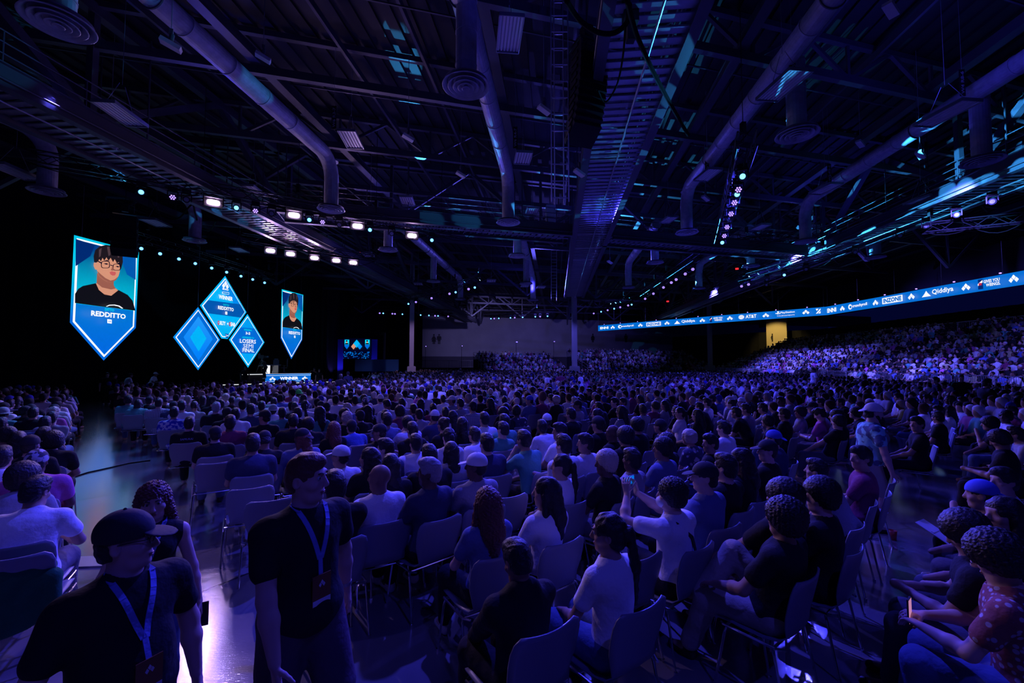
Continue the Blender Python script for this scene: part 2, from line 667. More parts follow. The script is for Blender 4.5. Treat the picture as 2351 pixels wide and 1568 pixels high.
def skeleton(kind='sit', lean=0, sway=0, twist=0, head=(0, 0, 0), hands=None, hints=None, legs=None, w=1.0, fem=False, belly=0.0, curl=(0.5, 0.5)):
    """x right, y forward, z up; the person faces +y"""
    s = dict(kind=kind, w=w, fem=fem, belly=belly, curl=curl)
    pel = V(0, -0.08, 0.555) if kind == 'sit' else V(0, 0, 0.95)
    T = rot(twist, lean, sway)
    s['T'] = T
    up = T @ V(0, 0, 1); fw = T @ V(0, 1, 0); rt = T @ V(1, 0, 0)
    s.update(pel=pel, up=up, fw=fw, rt=rt)
    s['waist'] = pel + up * 0.16
    s['chest'] = pel + up * 0.34
    s['neck'] = pel + up * 0.50
    hr = rot(twist * 0.3 + head[0], lean * 0.3 + head[1], head[2])
    s['HR'] = hr
    s['hc'] = s['neck'] + nrm(up * 0.7 + V(0, 0, 1) * 0.5 + fw * 0.12) * 0.155
    sw = (0.165 if fem else 0.19) * (0.6 + 0.4 * w)
    s['sh'] = [s['neck'] - up * 0.075 - rt * sw, s['neck'] - up * 0.075 + rt * sw]
    if hands is None:
        if kind == 'sit':
            hands = (V(-0.12, 0.26, 0.64), V(0.12, 0.26, 0.64))
        else:
            hands = (V(-0.29, 0.06, 0.86), V(0.29, 0.06, 0.86))
    hints = hints or (V(-0.8, -0.6, -0.5), V(0.8, -0.6, -0.5))
    s['el'], s['wr'] = [], []
    for i in (0, 1):
        e, wv = ik(s['sh'][i], np.asarray(hands[i], float), 0.285, 0.255, hints[i])
        s['el'].append(e); s['wr'].append(wv)
    hw = 0.095
    s['hip'] = [pel + V(-hw, 0, -0.02), pel + V(hw, 0, -0.02)]
    if legs is None:
        legs = ((V(-0.13, 0.42, 0.09)), (V(0.13, 0.42, 0.09))) if kind == 'sit' else ((V(-0.12, -0.02, 0.09)), (V(0.12, 0.04, 0.09)))
    s['kn'], s['an'] = [], []
    for i in (0, 1):
        hint = V((-1, 1)[i] * 0.12, 1, 0.9) if kind == 'sit' else V(0, 1, 0)
        k_, a_ = ik(s['hip'][i], np.asarray(legs[i], float), 0.44, 0.43, hint)
        s['kn'].append(k_); s['an'].append(a_)
    return s


def torso(s, g=0.0):
    w, rt, up, fw = s['w'], s['rt'], s['up'], s['fw']
    p, wa, ch, nk = s['pel'], s['waist'], s['chest'], s['neck']
    fm = s['fem']
    T = s['T']
    out = [
        E_(p + up * 0.02, V(0.17 * w, 0.125 * w, 0.13) + g, T, 0.06),
        E_(wa + fw * 0.012, V((0.135 if fm else 0.15) * w, 0.105 * w, 0.15) + g, T, 0.07),
        E_(ch, V((0.145 if fm else 0.168) * w, 0.118 * w, 0.17) + g, T, 0.07),
        C_(s['sh'][0] + rt * 0.03 - up * 0.005, s['sh'][1] - rt * 0.03 - up * 0.005, 0.058 + g, k=0.07),
        C_(nk - up * 0.06, nk - up * 0.005 + fw * 0.005, 0.072 + g * .6, 0.055 + g * .3, k=0.06),
    ]
    if s['belly'] > 0:
        out.append(E_(wa + fw * (0.05 + s['belly'] * .4), V(0.15, 0.10 + s['belly'], 0.15) + g, T, 0.07))
    if fm:
        for q in (-1, 1):
            out.append(E_(ch + fw * 0.085 + rt * 0.062 * q - up * 0.0, V(0.06, 0.05, 0.062) + g * .8, T, 0.05))
    return out


def hand(W, d, n, curl, side, big=1.0):
    d = nrm(d); n = nrm(n - d * (n @ d)); l = np.cross(d, n) * side
    out = []
    for q in (-0.024, -0.008, 0.008, 0.024):
        out.append(C_(W + d * 0.01 + l * q * .6, W + d * 0.082 + l * q * 1.15, 0.0145 * big, 0.0115 * big, k=0.012))
    lens = (0.060, 0.072, 0.078, 0.070)
    for j, q in enumerate((-0.032, -0.011, 0.011, 0.032)):
        b = W + d * (0.088 - abs(q) * .12) + l * q
        dd = nrm(d + l * q * 2.2)
        a = math.radians(14 + 38 * curl * (1 + 0.12 * (1 - j)))
        r = 0.0088 * big
        for seg in range(3):
            ca, sa = math.cos(a), math.sin(a)
            dd = nrm(dd * ca + n * sa) if seg else nrm(dd * math.cos(a * .7) + n * math.sin(a * .7))
            L = lens[j] * (0.45, 0.32, 0.26)[seg]
            e = b + dd * L
            out.append(C_(b, e, r, r * .92, k=0.004))
            b, r = e, r * .92
    b = W + d * 0.03 + l * 0.026
    dd = nrm(d * 0.62 + l * 0.62 + n * 0.42)
    for L, r in ((0.038, 0.0125), (0.030, 0.0105), (0.024, 0.009)):
        e = b + dd * L
        out.append(C_(b, e, r * big, r * .9 * big, k=0.006))
        dd = nrm(dd + d * 0.35 + n * 0.15)
        b = e
    return out


def body_prims(s, mitts=False, nose=True):
    out = torso(s, 0.0)
    HR, hc, fw = s['HR'], s['hc'], s['fw']
    L = lambda *p: hc + HR @ V(*p)
    out.append(C_(s['neck'] - s['up'] * 0.04, L(0, -0.018, -0.055), 0.056 * (1 if not s['fem'] else .86), 0.052 * (1 if not s['fem'] else .86), k=0.035))
    out += [
        E_(L(0, -0.012, 0.028), V(0.077, 0.098, 0.095), HR, 0.02),
        E_(L(0, 0.022, -0.036), V(0.060, 0.070, 0.082), HR, 0.035),
        C_(L(-0.030, 0.045, -0.088), L(0.030, 0.045, -0.088), 0.024, k=0.03),
        E_(L(0, 0.072, -0.094), V(0.022, 0.020, 0.018), HR, 0.02),
    ]
    for q in (-1, 1):
        out.append(E_(L(0.079 * q, -0.008, -0.008), V(0.011, 0.021, 0.031), HR, 0.008))
        out.append(E_(L(0.084 * q, -0.004, -0.006), V(0.006, 0.011, 0.018), HR, 0.006, sub=True))
        out.append(E_(L(0.045 * q, 0.058, -0.026), V(0.024, 0.024, 0.022), HR, 0.02))
    if nose:
        out += [
            C_(L(-0.036, 0.080, 0.036), L(0.036, 0.080, 0.036), 0.011, k=0.018),
            E_(L(-0.032, 0.102, 0.014), V(0.020, 0.018, 0.013), HR, 0.014, sub=True),
            E_(L(0.032, 0.102, 0.014), V(0.020, 0.018, 0.013), HR, 0.014, sub=True),
            C_(L(0, 0.090, 0.022), L(0, 0.112, -0.022), 0.0085, 0.0125, k=0.012),
            E_(L(0, 0.104, -0.029), V(0.019, 0.010, 0.009), HR, 0.008),
            E_(L(0, 0.088, -0.056), V(0.024, 0.010, 0.006), HR, 0.006),
            E_(L(0, 0.086, -0.068), V(0.021, 0.011, 0.007), HR, 0.006),
            E_(L(-0.031, 0.077, 0.013), V(0.0135, 0.0125, 0.0115), HR, 0.003),
            E_(L(0.031, 0.077, 0.013), V(0.0135, 0.0125, 0.0115), HR, 0.003),
        ]
    w = 0.75 + 0.25 * s['w']
    if s['fem']:
        w *= 0.85
    for i in (0, 1):
        sh, el, wr = s['sh'][i], s['el'][i], s['wr'][i]
        out.append(C_(sh, el, 0.053 * w, 0.041 * w, k=0.03))
        out.append(E_(sh + (el - sh) * .05, V(0.058, 0.058, 0.058) * w, k=0.03))
        out.append(C_(el, el + (wr - el) * .35, 0.040 * w, 0.042 * w, k=0.02))
        out.append(C_(el + (wr - el) * .35, wr, 0.042 * w, 0.026 * w, k=0.02))
        d = nrm(wr - el)
        n = s.get('palm', [None, None])[i]
        if n is None:
            n = np.cross(d, V(0, 0, 1)) * (1 if i == 0 else -1) if abs(d[2]) < .9 else V(1, 0, 0) * (1 if i == 0 else -1)
            if s['kind'] == 'sit':
                n = V(0, 0.2, -1.0)
        hd = s.get('hdir', [None, None])[i]
        if hd is not None:
            d = nrm(hd)
        if mitts:
            out.append(C_(wr, wr + d * .12, 0.03, 0.028, k=0.02))
        else:
            out += hand(wr, d, np.asarray(n, float), s['curl'][i], -1 if i == 0 else 1)
    for i in (0, 1):
        hp, kn, an = s['hip'][i], s['kn'][i], s['an'][i]
        out.append(C_(hp, kn, 0.088 * w, 0.060 * w, k=0.05))
        out.append(C_(kn, kn + (an - kn) * .33, 0.058 * w, 0.062 * w, k=0.03))
        out.append(C_(kn + (an - kn) * .33, an, 0.060 * w, 0.038 * w, k=0.03))
        fd = s.get('foot', V(0, 1, 0))
        out.append(C_(an - V(0, 0, .03), an + fd * 0.12 - V(0, 0, .05), 0.042, 0.032, k=0.02))
    return out


def shirt_prims(s, sleeve=0.55, g=0.016, loose=0.0, hood=False):
    out = torso(s, g)
    w = 0.75 + 0.25 * s['w']
    if s['fem']:
        w *= 0.88
    up, p = s['up'], s['pel']
    out.append(E_(p + up * 0.0 + s['fw'] * 0.01, V(0.178 * s['w'], 0.138 * s['w'], 0.11) + g, s['T'], 0.05))
    for i in (0, 1):
        sh, el, wr = s['sh'][i], s['el'][i], s['wr'][i]
        if sleeve > 0:
            t = min(sleeve, 1.0)
            out.append(C_(sh, sh + (el - sh) * t, 0.054 * w + g, (0.056 - 0.012 * t) * w + g * 1.1, k=0.04))
        if sleeve > 1:
            t = sleeve - 1
            out.append(C_(el, el + (wr - el) * t, 0.046 * w + g, 0.034 * w + g, k=0.03))
    if hood:
        out.append(C_(s['neck'] - s['fw'] * .05 - s['rt'] * .05, s['neck'] - s['fw'] * .05 + s['rt'] * .05, 0.06, k=0.04))
    # neck opening
    out.append(E_(s['neck'] + up * 0.028 + s['fw'] * 0.012, V(0.066, 0.068, 0.045), s['T'], 0.01, sub=True))
    return out


def trouser_prims(s, short=False, g=0.014):
    w = 0.75 + 0.25 * s['w']
    out = [E_(s['pel'] - V(0, 0, .01), V(0.17 * s['w'], 0.13 * s['w'], 0.115) + g * .6, I3, 0.05)]
    for i in (0, 1):
        hp, kn, an = s['hip'][i], s['kn'][i], s['an'][i]
        if short:
            out.append(C_(hp, hp + (kn - hp) * .9, 0.098 * w + g, 0.078 * w + g, k=0.05))
        else:
            out.append(C_(hp, kn, 0.092 * w + g, 0.066 * w + g, k=0.05))
            out.append(C_(kn, kn + (an - kn) * .9, 0.066 * w + g, 0.050 * w + g, k=0.04))
    return out


def shoe_prims(s):
    out = []
    fd = s.get('foot', V(0, 1, 0))
    for i in (0, 1):
        an = s['an'][i]
        out.append(C_(an - V(0, 0, .045) - fd * .02, an + fd * 0.15 - V(0, 0, .06), 0.044, 0.034, k=0.02))
        out.append(C_(an - V(0, 0, .01), an - V(0, 0, .045), 0.045, 0.042, k=0.02))
    return out


# hair and hats are built in the head's own frame, so they can be shared
def hair_prims(kind):
    face = E_(V(0, 0.105, -0.030), V(0.086, 0.070, 0.090), k=0.012, sub=True)
    base = E_(V(0, -0.014, 0.034), V(0.086, 0.107, 0.103))
    nape = E_(V(0, -0.050, -0.030), V(0.070, 0.062, 0.075), k=0.03)
    ears = [E_(V(0.09 * q, 0.005, -0.022), V(0.028, 0.028, 0.034), k=0.008, sub=True) for q in (-1, 1)]
    neckcut = E_(V(0, 0.0, -0.125), V(0.12, 0.12, 0.055), k=0.01, sub=True)
    if kind in ('short', 'blond', 'grey', 'fade'):
        top = [E_(V(0, 0.02, 0.10), V(0.065, 0.085, 0.045), k=0.03)]
        return [base, nape] + top + [face] + ears + [neckcut], 0.0022, 75
    if kind == 'flat':
        return [E_(V(0, -0.014, 0.030), V(0.082, 0.103, 0.095)), nape, face] + ears + [neckcut], 0.003, 70
    if kind == 'bowl':
        return [E_(V(0, -0.01, 0.03), V(0.10, 0.118, 0.105)), E_(V(0, -0.03, -0.03), V(0.098, 0.09, 0.075), k=0.03),
                E_(V(0, 0.125, -0.055), V(0.075, 0.075, 0.085), k=0.012, sub=True), neckcut], 0.004, 60
    if kind in ('curly', 'afro', 'blondcurl'):
        r = {'curly': .98, 'afro': 1.10, 'blondcurl': 1.0}[kind]
        return [E_(V(0, -0.018, 0.045), V(0.108, 0.122, 0.112) * r), E_(V(0, -0.04, -0.02), V(0.10, 0.085, 0.085) * r, k=0.03),
                E_(V(0, 0.13, -0.045), V(0.075, 0.075, 0.09), k=0.012, sub=True), neckcut], 0.0035, 190
    if kind in ('long', 'blondlong', 'curllong'):
        wd = 1.25 if kind == 'curllong' else 1.0
        am = (0.0055, 170) if kind == 'curllong' else (0.004, 50)
        return [base, C_(V(0, -0.055, 0.0), V(0, -0.095, -0.20), 0.082 * wd, 0.078 * wd, k=0.04),
                C_(V(0, -0.095, -0.20), V(0, -0.105, -0.34), 0.075 * wd, 0.045 * wd, k=0.04),
                C_(V(-0.07, 0.0, -0.01), V(-0.085 * wd, -0.01, -0.19), 0.030 * wd, 0.026 * wd, k=0.03),
                C_(V(0.07, 0.0, -0.01), V(0.085 * wd, -0.01, -0.19), 0.030 * wd, 0.026 * wd, k=0.03),
                E_(V(0, 0.115, -0.04), V(0.070, 0.075, 0.095), k=0.012, sub=True)], am[0], am[1]
    if kind == 'tail':
        return [base, nape, E_(V(0, -0.125, 0.02), V(0.035, 0.035, 0.035), k=0.01), C_(V(0, -0.135, 0.01), V(0.02, -0.150, -0.20), 0.030, 0.034, k=0.02),
                C_(V(0.02, -0.150, -0.20), V(0.03, -0.135, -0.42), 0.034, 0.016, k=0.02), face] + ears, 0.004, 60
    if kind == 'bun':
        return [base, nape, E_(V(0, -0.10, 0.09), V(0.05, 0.05, 0.048), k=0.01), face] + ears + [neckcut], 0.004, 60
    if kind in ('cap', 'capback', 'caplow'):
        return None
    return None


def hat_prims(kind):
    if kind == 'cap':       # visor forward
        return [E_(V(0, -0.012, 0.044), V(0.091, 0.112, 0.100)), dict(t='p', n=V(0, 0.05, -1), d=-0.022),
                ], [E_(V(0, 0.122, 0.034), V(0.068, 0.070, 0.008), rot(0, 14, 0)), E_(V(0, -.012, .145), V(.008, .008, .006))]
    if kind == 'capback':
        return [E_(V(0, -0.010, 0.044), V(0.090, 0.110, 0.100)), dict(t='p', n=V(0, .12, -1), d=-0.024)], \
               [E_(V(0, -0.132, 0.018), V(0.062, 0.056, 0.008), rot(0, -30, 0))]
    if kind == 'bucket':
        return [E_(V(0, -0.012, 0.062), V(0.094, 0.112, 0.085)), C_(V(0, -0.012, 0.06), V(0, -0.012, 0.03), 0.100, 0.105, k=.02),
                dict(t='p', n=V(0, 0, -1), d=-0.015)], [E_(V(0, -0.01, 0.018), V(0.150, 0.165, 0.016))]
    if kind == 'wrap':
        return [E_(V(0, -0.04, 0.09), V(0.105, 0.125, 0.14)), E_(V(0, -0.02, 0.02), V(0.09, 0.11, 0.08)),
                E_(V(0, 0.13, -0.045), V(0.075, 0.075, 0.09), k=0.012, sub=True)], None
    if kind == 'bandana':
        return [E_(V(0, -0.014, 0.042), V(0.092, 0.113, 0.100)), dict(t='p', n=V(0, 0.15, -1), d=-0.012)], \
               [C_(V(0, -0.115, 0.02), V(0.01, -0.135, -0.05), 0.018, 0.01)]
# ------------------------------------------------------------------ floor, walls, roof deck
def floor_material():
    m = mat('polished_concrete', (0.34, 0.33, 0.34), 0.25)
    nt = m.node_tree
    b = nt.nodes['Principled BSDF']
    tc = nt.nodes.new('ShaderNodeTexCoord')
    n1 = nt.nodes.new('ShaderNodeTexNoise'); n1.inputs['Scale'].default_value = 0.7; n1.inputs['Detail'].default_value = 8
    n2 = nt.nodes.new('ShaderNodeTexNoise'); n2.inputs['Scale'].default_value = 14; n2.inputs['Detail'].default_value = 6
    mp = nt.nodes.new('ShaderNodeMapping'); mp.inputs['Scale'].default_value = (1.2, 6, 1)
    vor = nt.nodes.new('ShaderNodeTexVoronoi'); vor.feature = 'DISTANCE_TO_EDGE'; vor.inputs['Scale'].default_value = 0.22
    nd = nt.nodes.new('ShaderNodeTexNoise'); nd.inputs['Scale'].default_value = 1.6; nd.inputs['Detail'].default_value = 6
    va = nt.nodes.new('ShaderNodeVectorMath'); va.operation = 'MULTIPLY_ADD'; va.inputs[1].default_value = (0.9, 0.9, 0.9)
    br = nt.nodes.new('ShaderNodeTexBrick')
    br.inputs['Scale'].default_value = 0.16; br.offset = 0.0
    br.inputs['Color1'].default_value = (1, 1, 1, 1); br.inputs['Color2'].default_value = (.9, .9, .9, 1); br.inputs['Mortar'].default_value = (.15, .15, .15, 1)
    br.inputs['Mortar Size'].default_value = 0.003; br.inputs['Brick Width'].default_value = 0.8; br.inputs['Row Height'].default_value = 0.8
    mr = nt.nodes.new('ShaderNodeMapping'); mr.inputs['Rotation'].default_value = (0, 0, 0.55)
    l = nt.links.new
    l(tc.outputs['Object'], n1.inputs['Vector']); l(tc.outputs['Object'], mp.inputs['Vector']); l(mp.outputs[0], n2.inputs['Vector'])
    l(tc.outputs['Object'], nd.inputs['Vector']); l(nd.outputs['Color'], va.inputs[0]); l(tc.outputs['Object'], va.inputs[2]); l(va.outputs[0], vor.inputs['Vector'])
    l(tc.outputs['Object'], mr.inputs['Vector']); l(mr.outputs[0], br.inputs['Vector'])
    cr = nt.nodes.new('ShaderNodeValToRGB')
    cr.color_ramp.elements[0].position = 0.30; cr.color_ramp.elements[0].color = (0.13, 0.13, 0.132, 1)
    cr.color_ramp.elements[1].position = 0.72; cr.color_ramp.elements[1].color = (0.32, 0.31, 0.32, 1)
    l(n1.outputs['Fac'], cr.inputs[0])
    ck = nt.nodes.new('ShaderNodeMapRange'); ck.inputs['From Max'].default_value = 0.006; ck.inputs['To Min'].default_value = 0.35
    l(vor.outputs['Distance'], ck.inputs['Value'])
    m1 = nt.nodes.new('ShaderNodeMix'); m1.data_type = 'RGBA'; m1.blend_type = 'MULTIPLY'; m1.inputs[0].default_value = 1
    l(cr.outputs[0], m1.inputs[6]); l(ck.outputs[0], m1.inputs[7])
    m2 = nt.nodes.new('ShaderNodeMix'); m2.data_type = 'RGBA'; m2.blend_type = 'MULTIPLY'; m2.inputs[0].default_value = 0.8
    l(m1.outputs[2], m2.inputs[6]); l(br.outputs['Color'], m2.inputs[7]); l(m2.outputs[2], b.inputs['Base Color'])
    rr = nt.nodes.new('ShaderNodeMapRange'); rr.inputs['To Min'].default_value = 0.055; rr.inputs['To Max'].default_value = 0.15; b.inputs['IOR'].default_value = 2.2; b.inputs['Coat Weight'].default_value = 1.0; b.inputs['Coat Roughness'].default_value = .16; b.inputs['Coat IOR'].default_value = 1.7
    l(n2.outputs['Fac'], rr.inputs['Value']); l(rr.outputs[0], b.inputs['Roughness'])
    bp = nt.nodes.new('ShaderNodeBump'); bp.inputs['Strength'].default_value = 0.25; bp.inputs['Distance'].default_value = 0.004
    l(n2.outputs['Fac'], bp.inputs['Height']); l(bp.outputs[0], b.inputs['Normal'])
    return m


M['floor'] = floor_material()
struct(MB().box((2, 48, -0.1), 110, 116, 0.2).build('floor', M['floor']), 'polished grey concrete floor of the hall', 'floor')

deck = MB()
# folded roof deck, ribs along A
nr = 150
for i in range(nr):
    x = -46 + i * 0.62
    p, q = Vector((x, -8, 0)) + A * 0, Vector((x, -8, 0)) + A * 118
    deck.beam(p + UP * 13.9, q + UP * 13.9, 0.36, 0.09)
deck.box((2, 48, 14.05), 120, 124, 0.2)
struct(deck.build('ceiling', M['deck']), 'dark ribbed metal roof deck', 'ceiling')

# far wall, drapes
def far(px, py=784):        # a point of the far wall plane
    return at_plane(px, py, Vector((0, 92, 0)), Vector((-B.y, B.x, 0)))


WN = Vector((B.y, -B.x, 0))      # far wall normal towards the hall
wl, wr_ = far(760), far(1860)
w0, w1 = Vector((wl.x - 8, wl.y - 8 * .268, 0)), Vector((wr_.x + 6, wr_.y + 6 * .268, 0))
mid = (w0 + w1) / 2
Lw = (w1 - w0).length
RB = Matrix((B, -WN, UP)).transposed()
struct(MB().box(mid + UP * 5.9 - WN * 0.2, Lw, 0.4, 11.8, RB).build('wall_far', M['wallfar']), 'grey far wall of the hall with restroom pictograms', 'wall')
struct(MB().box(mid + UP * 1.75 + WN * 0.03, Lw, 0.06, 3.5, RB).build('baseboard_far', M['wallband']), 'dark lower band of the far wall', 'wall')
struct(MB().box(mid + UP * 13.2 - WN * 0.2, Lw + 30, 0.5, 3.0, RB).build('wall_far_upper', M['black']), 'dark upper strip of the far wall', 'wall')

# stage side: screens hang in a plane that runs along the hall
SP0 = Vector((-24.2, 24.0, 0))
SN = Vector((A.y, -A.x, 0))      # faces the audience
def wall_pt(px, py, off=0.0):
    return at_plane(px, py, SP0 + SN * off, SN)


RA = Matrix((A, -SN, UP)).transposed()
def drape(name, p, q, z0, z1, label, cat='curtain', amp=0.18, m='drape'):
    p, q = Vector(p), Vector(q)
    L = (q - p).length
    d = (q - p) / L
    nn = Vector((d.y, -d.x, 0))
    k = int(L / 0.22)
    vs, fs = [], []
    for i in range(k + 1):
        s = i * L / k
        o = amp * (0.6 * math.sin(s * 4.2) + 0.4 * math.sin(s * 9.1 + 1))
        for z in (z0, z1):
            vs.append(p + d * s + nn * o + UP * z)
    for i in range(k):
        fs.append((2 * i, 2 * i + 2, 2 * i + 3, 2 * i + 1))
    b = MB().add(vs, fs)
    o = b.build(name, M[m], smooth=True)
    return tag(o, label, cat)


c0 = SP0 - A * 26 - SN * 5
c1 = SP0 + A * 50 - SN * 5
drape('stage_curtain', c0, c1, 0.0, 12.5, 'tall black pleated curtain behind the hanging stage screens')
drape('end_curtain', c1, c1 + SN * 8.2 + A * 3, 0.0, 12.5, 'black curtain closing the far end of the main stage')
drape('right_curtain', Vector((40.5, 14, 0)), Vector((45.5, 64, 0)), 0, 7.2, 'black curtain behind the large right hand bleacher')
drape('corner_curtain', Vector((45.5, 64, 0)), Vector((31, 84, 0)), 0, 7.2, 'black curtain at the far corner left of the lit doorway')
# upper side wall over the right bleacher
sr0, sr1 = Vector((43.5, 4, 0)), Vector((43.5, 4, 0)) + A * 88
struct(MB().beam(sr0 + UP * 12.2, sr1 + UP * 12.2, 0.4, 5.2).build('wall_right', M['wallband']), 'dark upper side wall over the right hand bleacher', 'wall')
sl0, sl1 = c0 - SN * 1.0, c1 - SN * 1.0
struct(MB().beam(sl0 + UP * 7, sl1 + UP * 7 + A * 22, 0.4, 14).build('wall_left', M['black']), 'black side wall behind the stage curtain', 'wall')

# ------------------------------------------------------------------ roof steel
def bline(d0, x0, x1):
    """two ends of a line in the cross direction, d0 = distance at x = 0"""
    return Vector((x0, d0 + x0 * 0.268, 0)), Vector((x1, d0 + x1 * 0.268, 0))


def aline(x0, y0, y1):
    return Vector((x0 + y0 * 0.1, y0, 0)), Vector((x0 + y1 * 0.1, y1, 0))


def truss_web(b, p, q, ztop, zbot, step, w=0.16):
    L = (q - p).length
    n = max(2, int(L / step))
    for i in range(n):
        a = p + (q - p) * (i / n)
        c = p + (q - p) * ((i + 0.5) / n)
        e = p + (q - p) * ((i + 1) / n)
        b.beam(a + UP * ztop, c + UP * zbot, w, w)
        b.beam(c + UP * zbot, e + UP * ztop, w, w)
        b.beam(c + UP * zbot, c + UP * ztop, w * .8, w * .8)


i = 0
for d0 in list(np.arange(6.8, 32, 5.05)) + list(np.arange(37, 92, 9.5)):
    p, q = bline(d0, -30, 42)
    b = MB()
    b.beam(p + UP * 12.35, q + UP * 12.35, 0.20, 0.28)
    b.beam(p + UP * 13.7, q + UP * 13.7, 0.18, 0.2)
    if i % 2 == 1:
        truss_web(b, p, q, 13.7, 12.35, 4.1, 0.12)
    b.beam(p + UP * 13.0 + A * 1.7, q + UP * 13.0 + A * 1.7, 0.05, 0.05)
    struct(b.build('roof_beam', M['steel']), 'painted steel roof beam across the hall, %s from the camera' % ORD[i], 'roof beam')
    i += 1
i = 0
for x0 in np.arange(-26.5, 38, 2.72):
    main = (i % 3 == 0)
    b = MB()
    p, q = aline(x0, -2, 92)
    if main:
        b.beam(p + UP * 12.7, q + UP * 12.7, 0.26, 0.34)
        b.beam(p + UP * 12.51, q + UP * 12.51, 0.34, 0.04)
    else:
        b.beam(p + UP * 13.35, q + UP * 13.35, 0.10, 0.24)
    struct(b.build('roof_joist', M['steel']), '%s steel roof joist running down the hall, %s from the left' % ('heavy' if main else 'thin', ORD[i % 20] if i < 20 else 'beyond twentieth'), 'roof joist')
    i += 1
# deep girder lines over the catwalks with V braces
i = 0
for (x0, y0, y1) in ((-14.6, -2, 90), (17.4, 4, 90), (2.4, 50, 92)):
    b = MB()
    p, q = aline(x0, y0, y1)
    b.beam(p + UP * 13.5, q + UP * 13.5, 0.3, 0.35)
    truss_web(b, p, q, 13.5, 9.9, 9.5, 0.26)
    struct(b.build('roof_girder', M['steel']), ('deep girder with V braces over the left catwalk', 'deep girder with V braces over the right catwalk',
           'deep girder with V braces over the far middle')[i], 'roof girder')
    i += 1
i = 0
for d0 in (24.9, 49, 74):
    b = MB()
    p, q = bline(d0 + 0.9, -28, 40)
    b.beam(p + UP * 13.5, q + UP * 13.5, 0.3, 0.35)
    truss_web(b, p, q, 13.5, 10.1, 8.2, 0.2)
    struct(b.build('roof_girder', M['steel']), '%s deep cross girder with diagonal braces' % ('nearest', 'middle', 'farthest')[i], 'roof girder')
    i += 1


# ------------------------------------------------------------------ catwalks
def catwalk(p, q, z, w, label, rail=True, ladder=False):
    p, q = Vector(p), Vector(q)
    d = (q - p).normalized()
    s = d.cross(UP)
    root = empty('catwalk', p)
    tag(root, label, 'catwalk')
    inv = -p
    L = (q - p).length
    b = MB()
    n = int(L / 0.17)
    for k in range(n):                      # folded plates of the walkway deck
        a = d * (k * 0.17 + .085)
        b.box(a + UP * (z + (0.0 if k % 2 else 0.05)), 0.12, w * 0.92, 0.03, Matrix((d, s, UP)).transposed())
    b.build('deck', M['galv'], root)
    for sg in (-1, 1):
        c = MB()
        o = s * (sg * w / 2)
        c.beam(o + UP * (z + 0.16), d * L + o + UP * (z + 0.16), 0.05, 0.62)
        c.beam(o + UP * (z - 0.15), d * L + o + UP * (z - 0.15), 0.26, 0.03)
        c.beam(o + UP * (z + 0.47), d * L + o + UP * (z + 0.47), 0.26, 0.03)
        c.tube(o * 1.12 + UP * (z + 0.05), d * L + o * 1.12 + UP * (z + 0.05), 0.035, n=6)
        c.build('side_channel', M['steel'], root)
        if rail:
            r = MB()
            for h in (0.75, 1.05, 1.35):
                r.tube(o + UP * (z + h), d * L + o + UP * (z + h), 0.022, n=6)
            for k in range(int(L / 2.0) + 1):
                r.tube(o + d * (k * 2.0) + UP * (z + .4), o + d * (k * 2.0) + UP * (z + 1.35), 0.022, n=6)
            for k in range(int(L / 6.0) + 1):
                r.tube(o + d * (k * 6.0) + UP * (z + .4), o + d * (k * 6.0) + UP * 13.6, 0.03, n=6)
            r.build('handrail', M['steel'], root)
    c = MB()
    c.tube(UP * (z - 0.12) + s * 0.12, d * L + UP * (z - 0.12) + s * .12, 0.03, n=8)
    for k in range(int(L / 3)):
        c.tube(d * (k * 3) + UP * (z - 0.10) - s * w * .42, d * (k * 3) + UP * (z - .10) + s * w * .42, 0.02, n=6)
    c.build('conduit', M['galv'], root)
    return root


def along(px, py, z):
    return at_z(px, py, z)


ZC = 9.5
cl = at_z(221, 331, ZC)
lx = cl.x - cl.y * 0.1
p, q = aline(lx, -3, 78)
catwalk(p, q, ZC, 1.9, 'left catwalk running down the hall past the stage rigs')
p, q = aline(2.05, -3, 47.5)
catwalk(p, q, ZC, 1.9, 'broad middle catwalk overhead, dotted with blue light')
cr_ = at_z(2351, 400, ZC)
rx = cr_.x - cr_.y * 0.1
p, q = aline(rx, 4, 84)
catwalk(p, q, ZC, 1.9, 'right catwalk above the bleacher, speckled with cyan light')
g1 = at_z(1310, 545, ZC)
dB = g1.y - g1.x * 0.268
p, q = bline(dB, lx + 3.9, g1.x - 0.2)
catwalk(p, q, ZC, 1.5, 'cross catwalk between the left and middle catwalks')
p, q = bline(dB, g1.x + 2.2, rx + 1.3)
catwalk(p, q, ZC, 1.5, 'cross catwalk between the middle and right catwalks')


# ------------------------------------------------------------------ air ducts with drops and round diffusers
ZD = 8.8          # diffuser height
ZP = 11.0         # duct axis height


def diffuser(root, c, drop_r=0.25, z1=ZP, R=0.54):
    c = Vector((c.x, c.y, 0))
    b = MB()
    b.tube(c + UP * (ZD + 0.05), c + UP * z1, drop_r, n=20)
    for k in range(3):
        b.tube(c + UP * (ZD + .5 + k * .8), c + UP * (ZD + .53 + k * .8), drop_r + .012, n=20)
    b.build('drop_pipe', M['duct'], root, smooth=False)
    d = MB()
    for (r0, r1, z0, z1_) in ((R, R * .78, 0.0, .11), (R * .76, R * .56, -.015, .10), (R * .54, R * .36, -.03, .09), (R * .33, R * .18, -.045, .08), (R * .15, 0.02, -.06, 0.04)):
        d.lathe(c + UP * ZD, [(r0 + .02, z0 + .015), (r0, z0), (r1, z1_), (r1, z1_ + .02), (r0 + .02, z0 + .015)], n=40)
    d.lathe(c + UP * ZD, [(R * .95, .12), (0.02, .12)], n=40)
    d.build('diffuser', M['duct'], root, smooth=True)


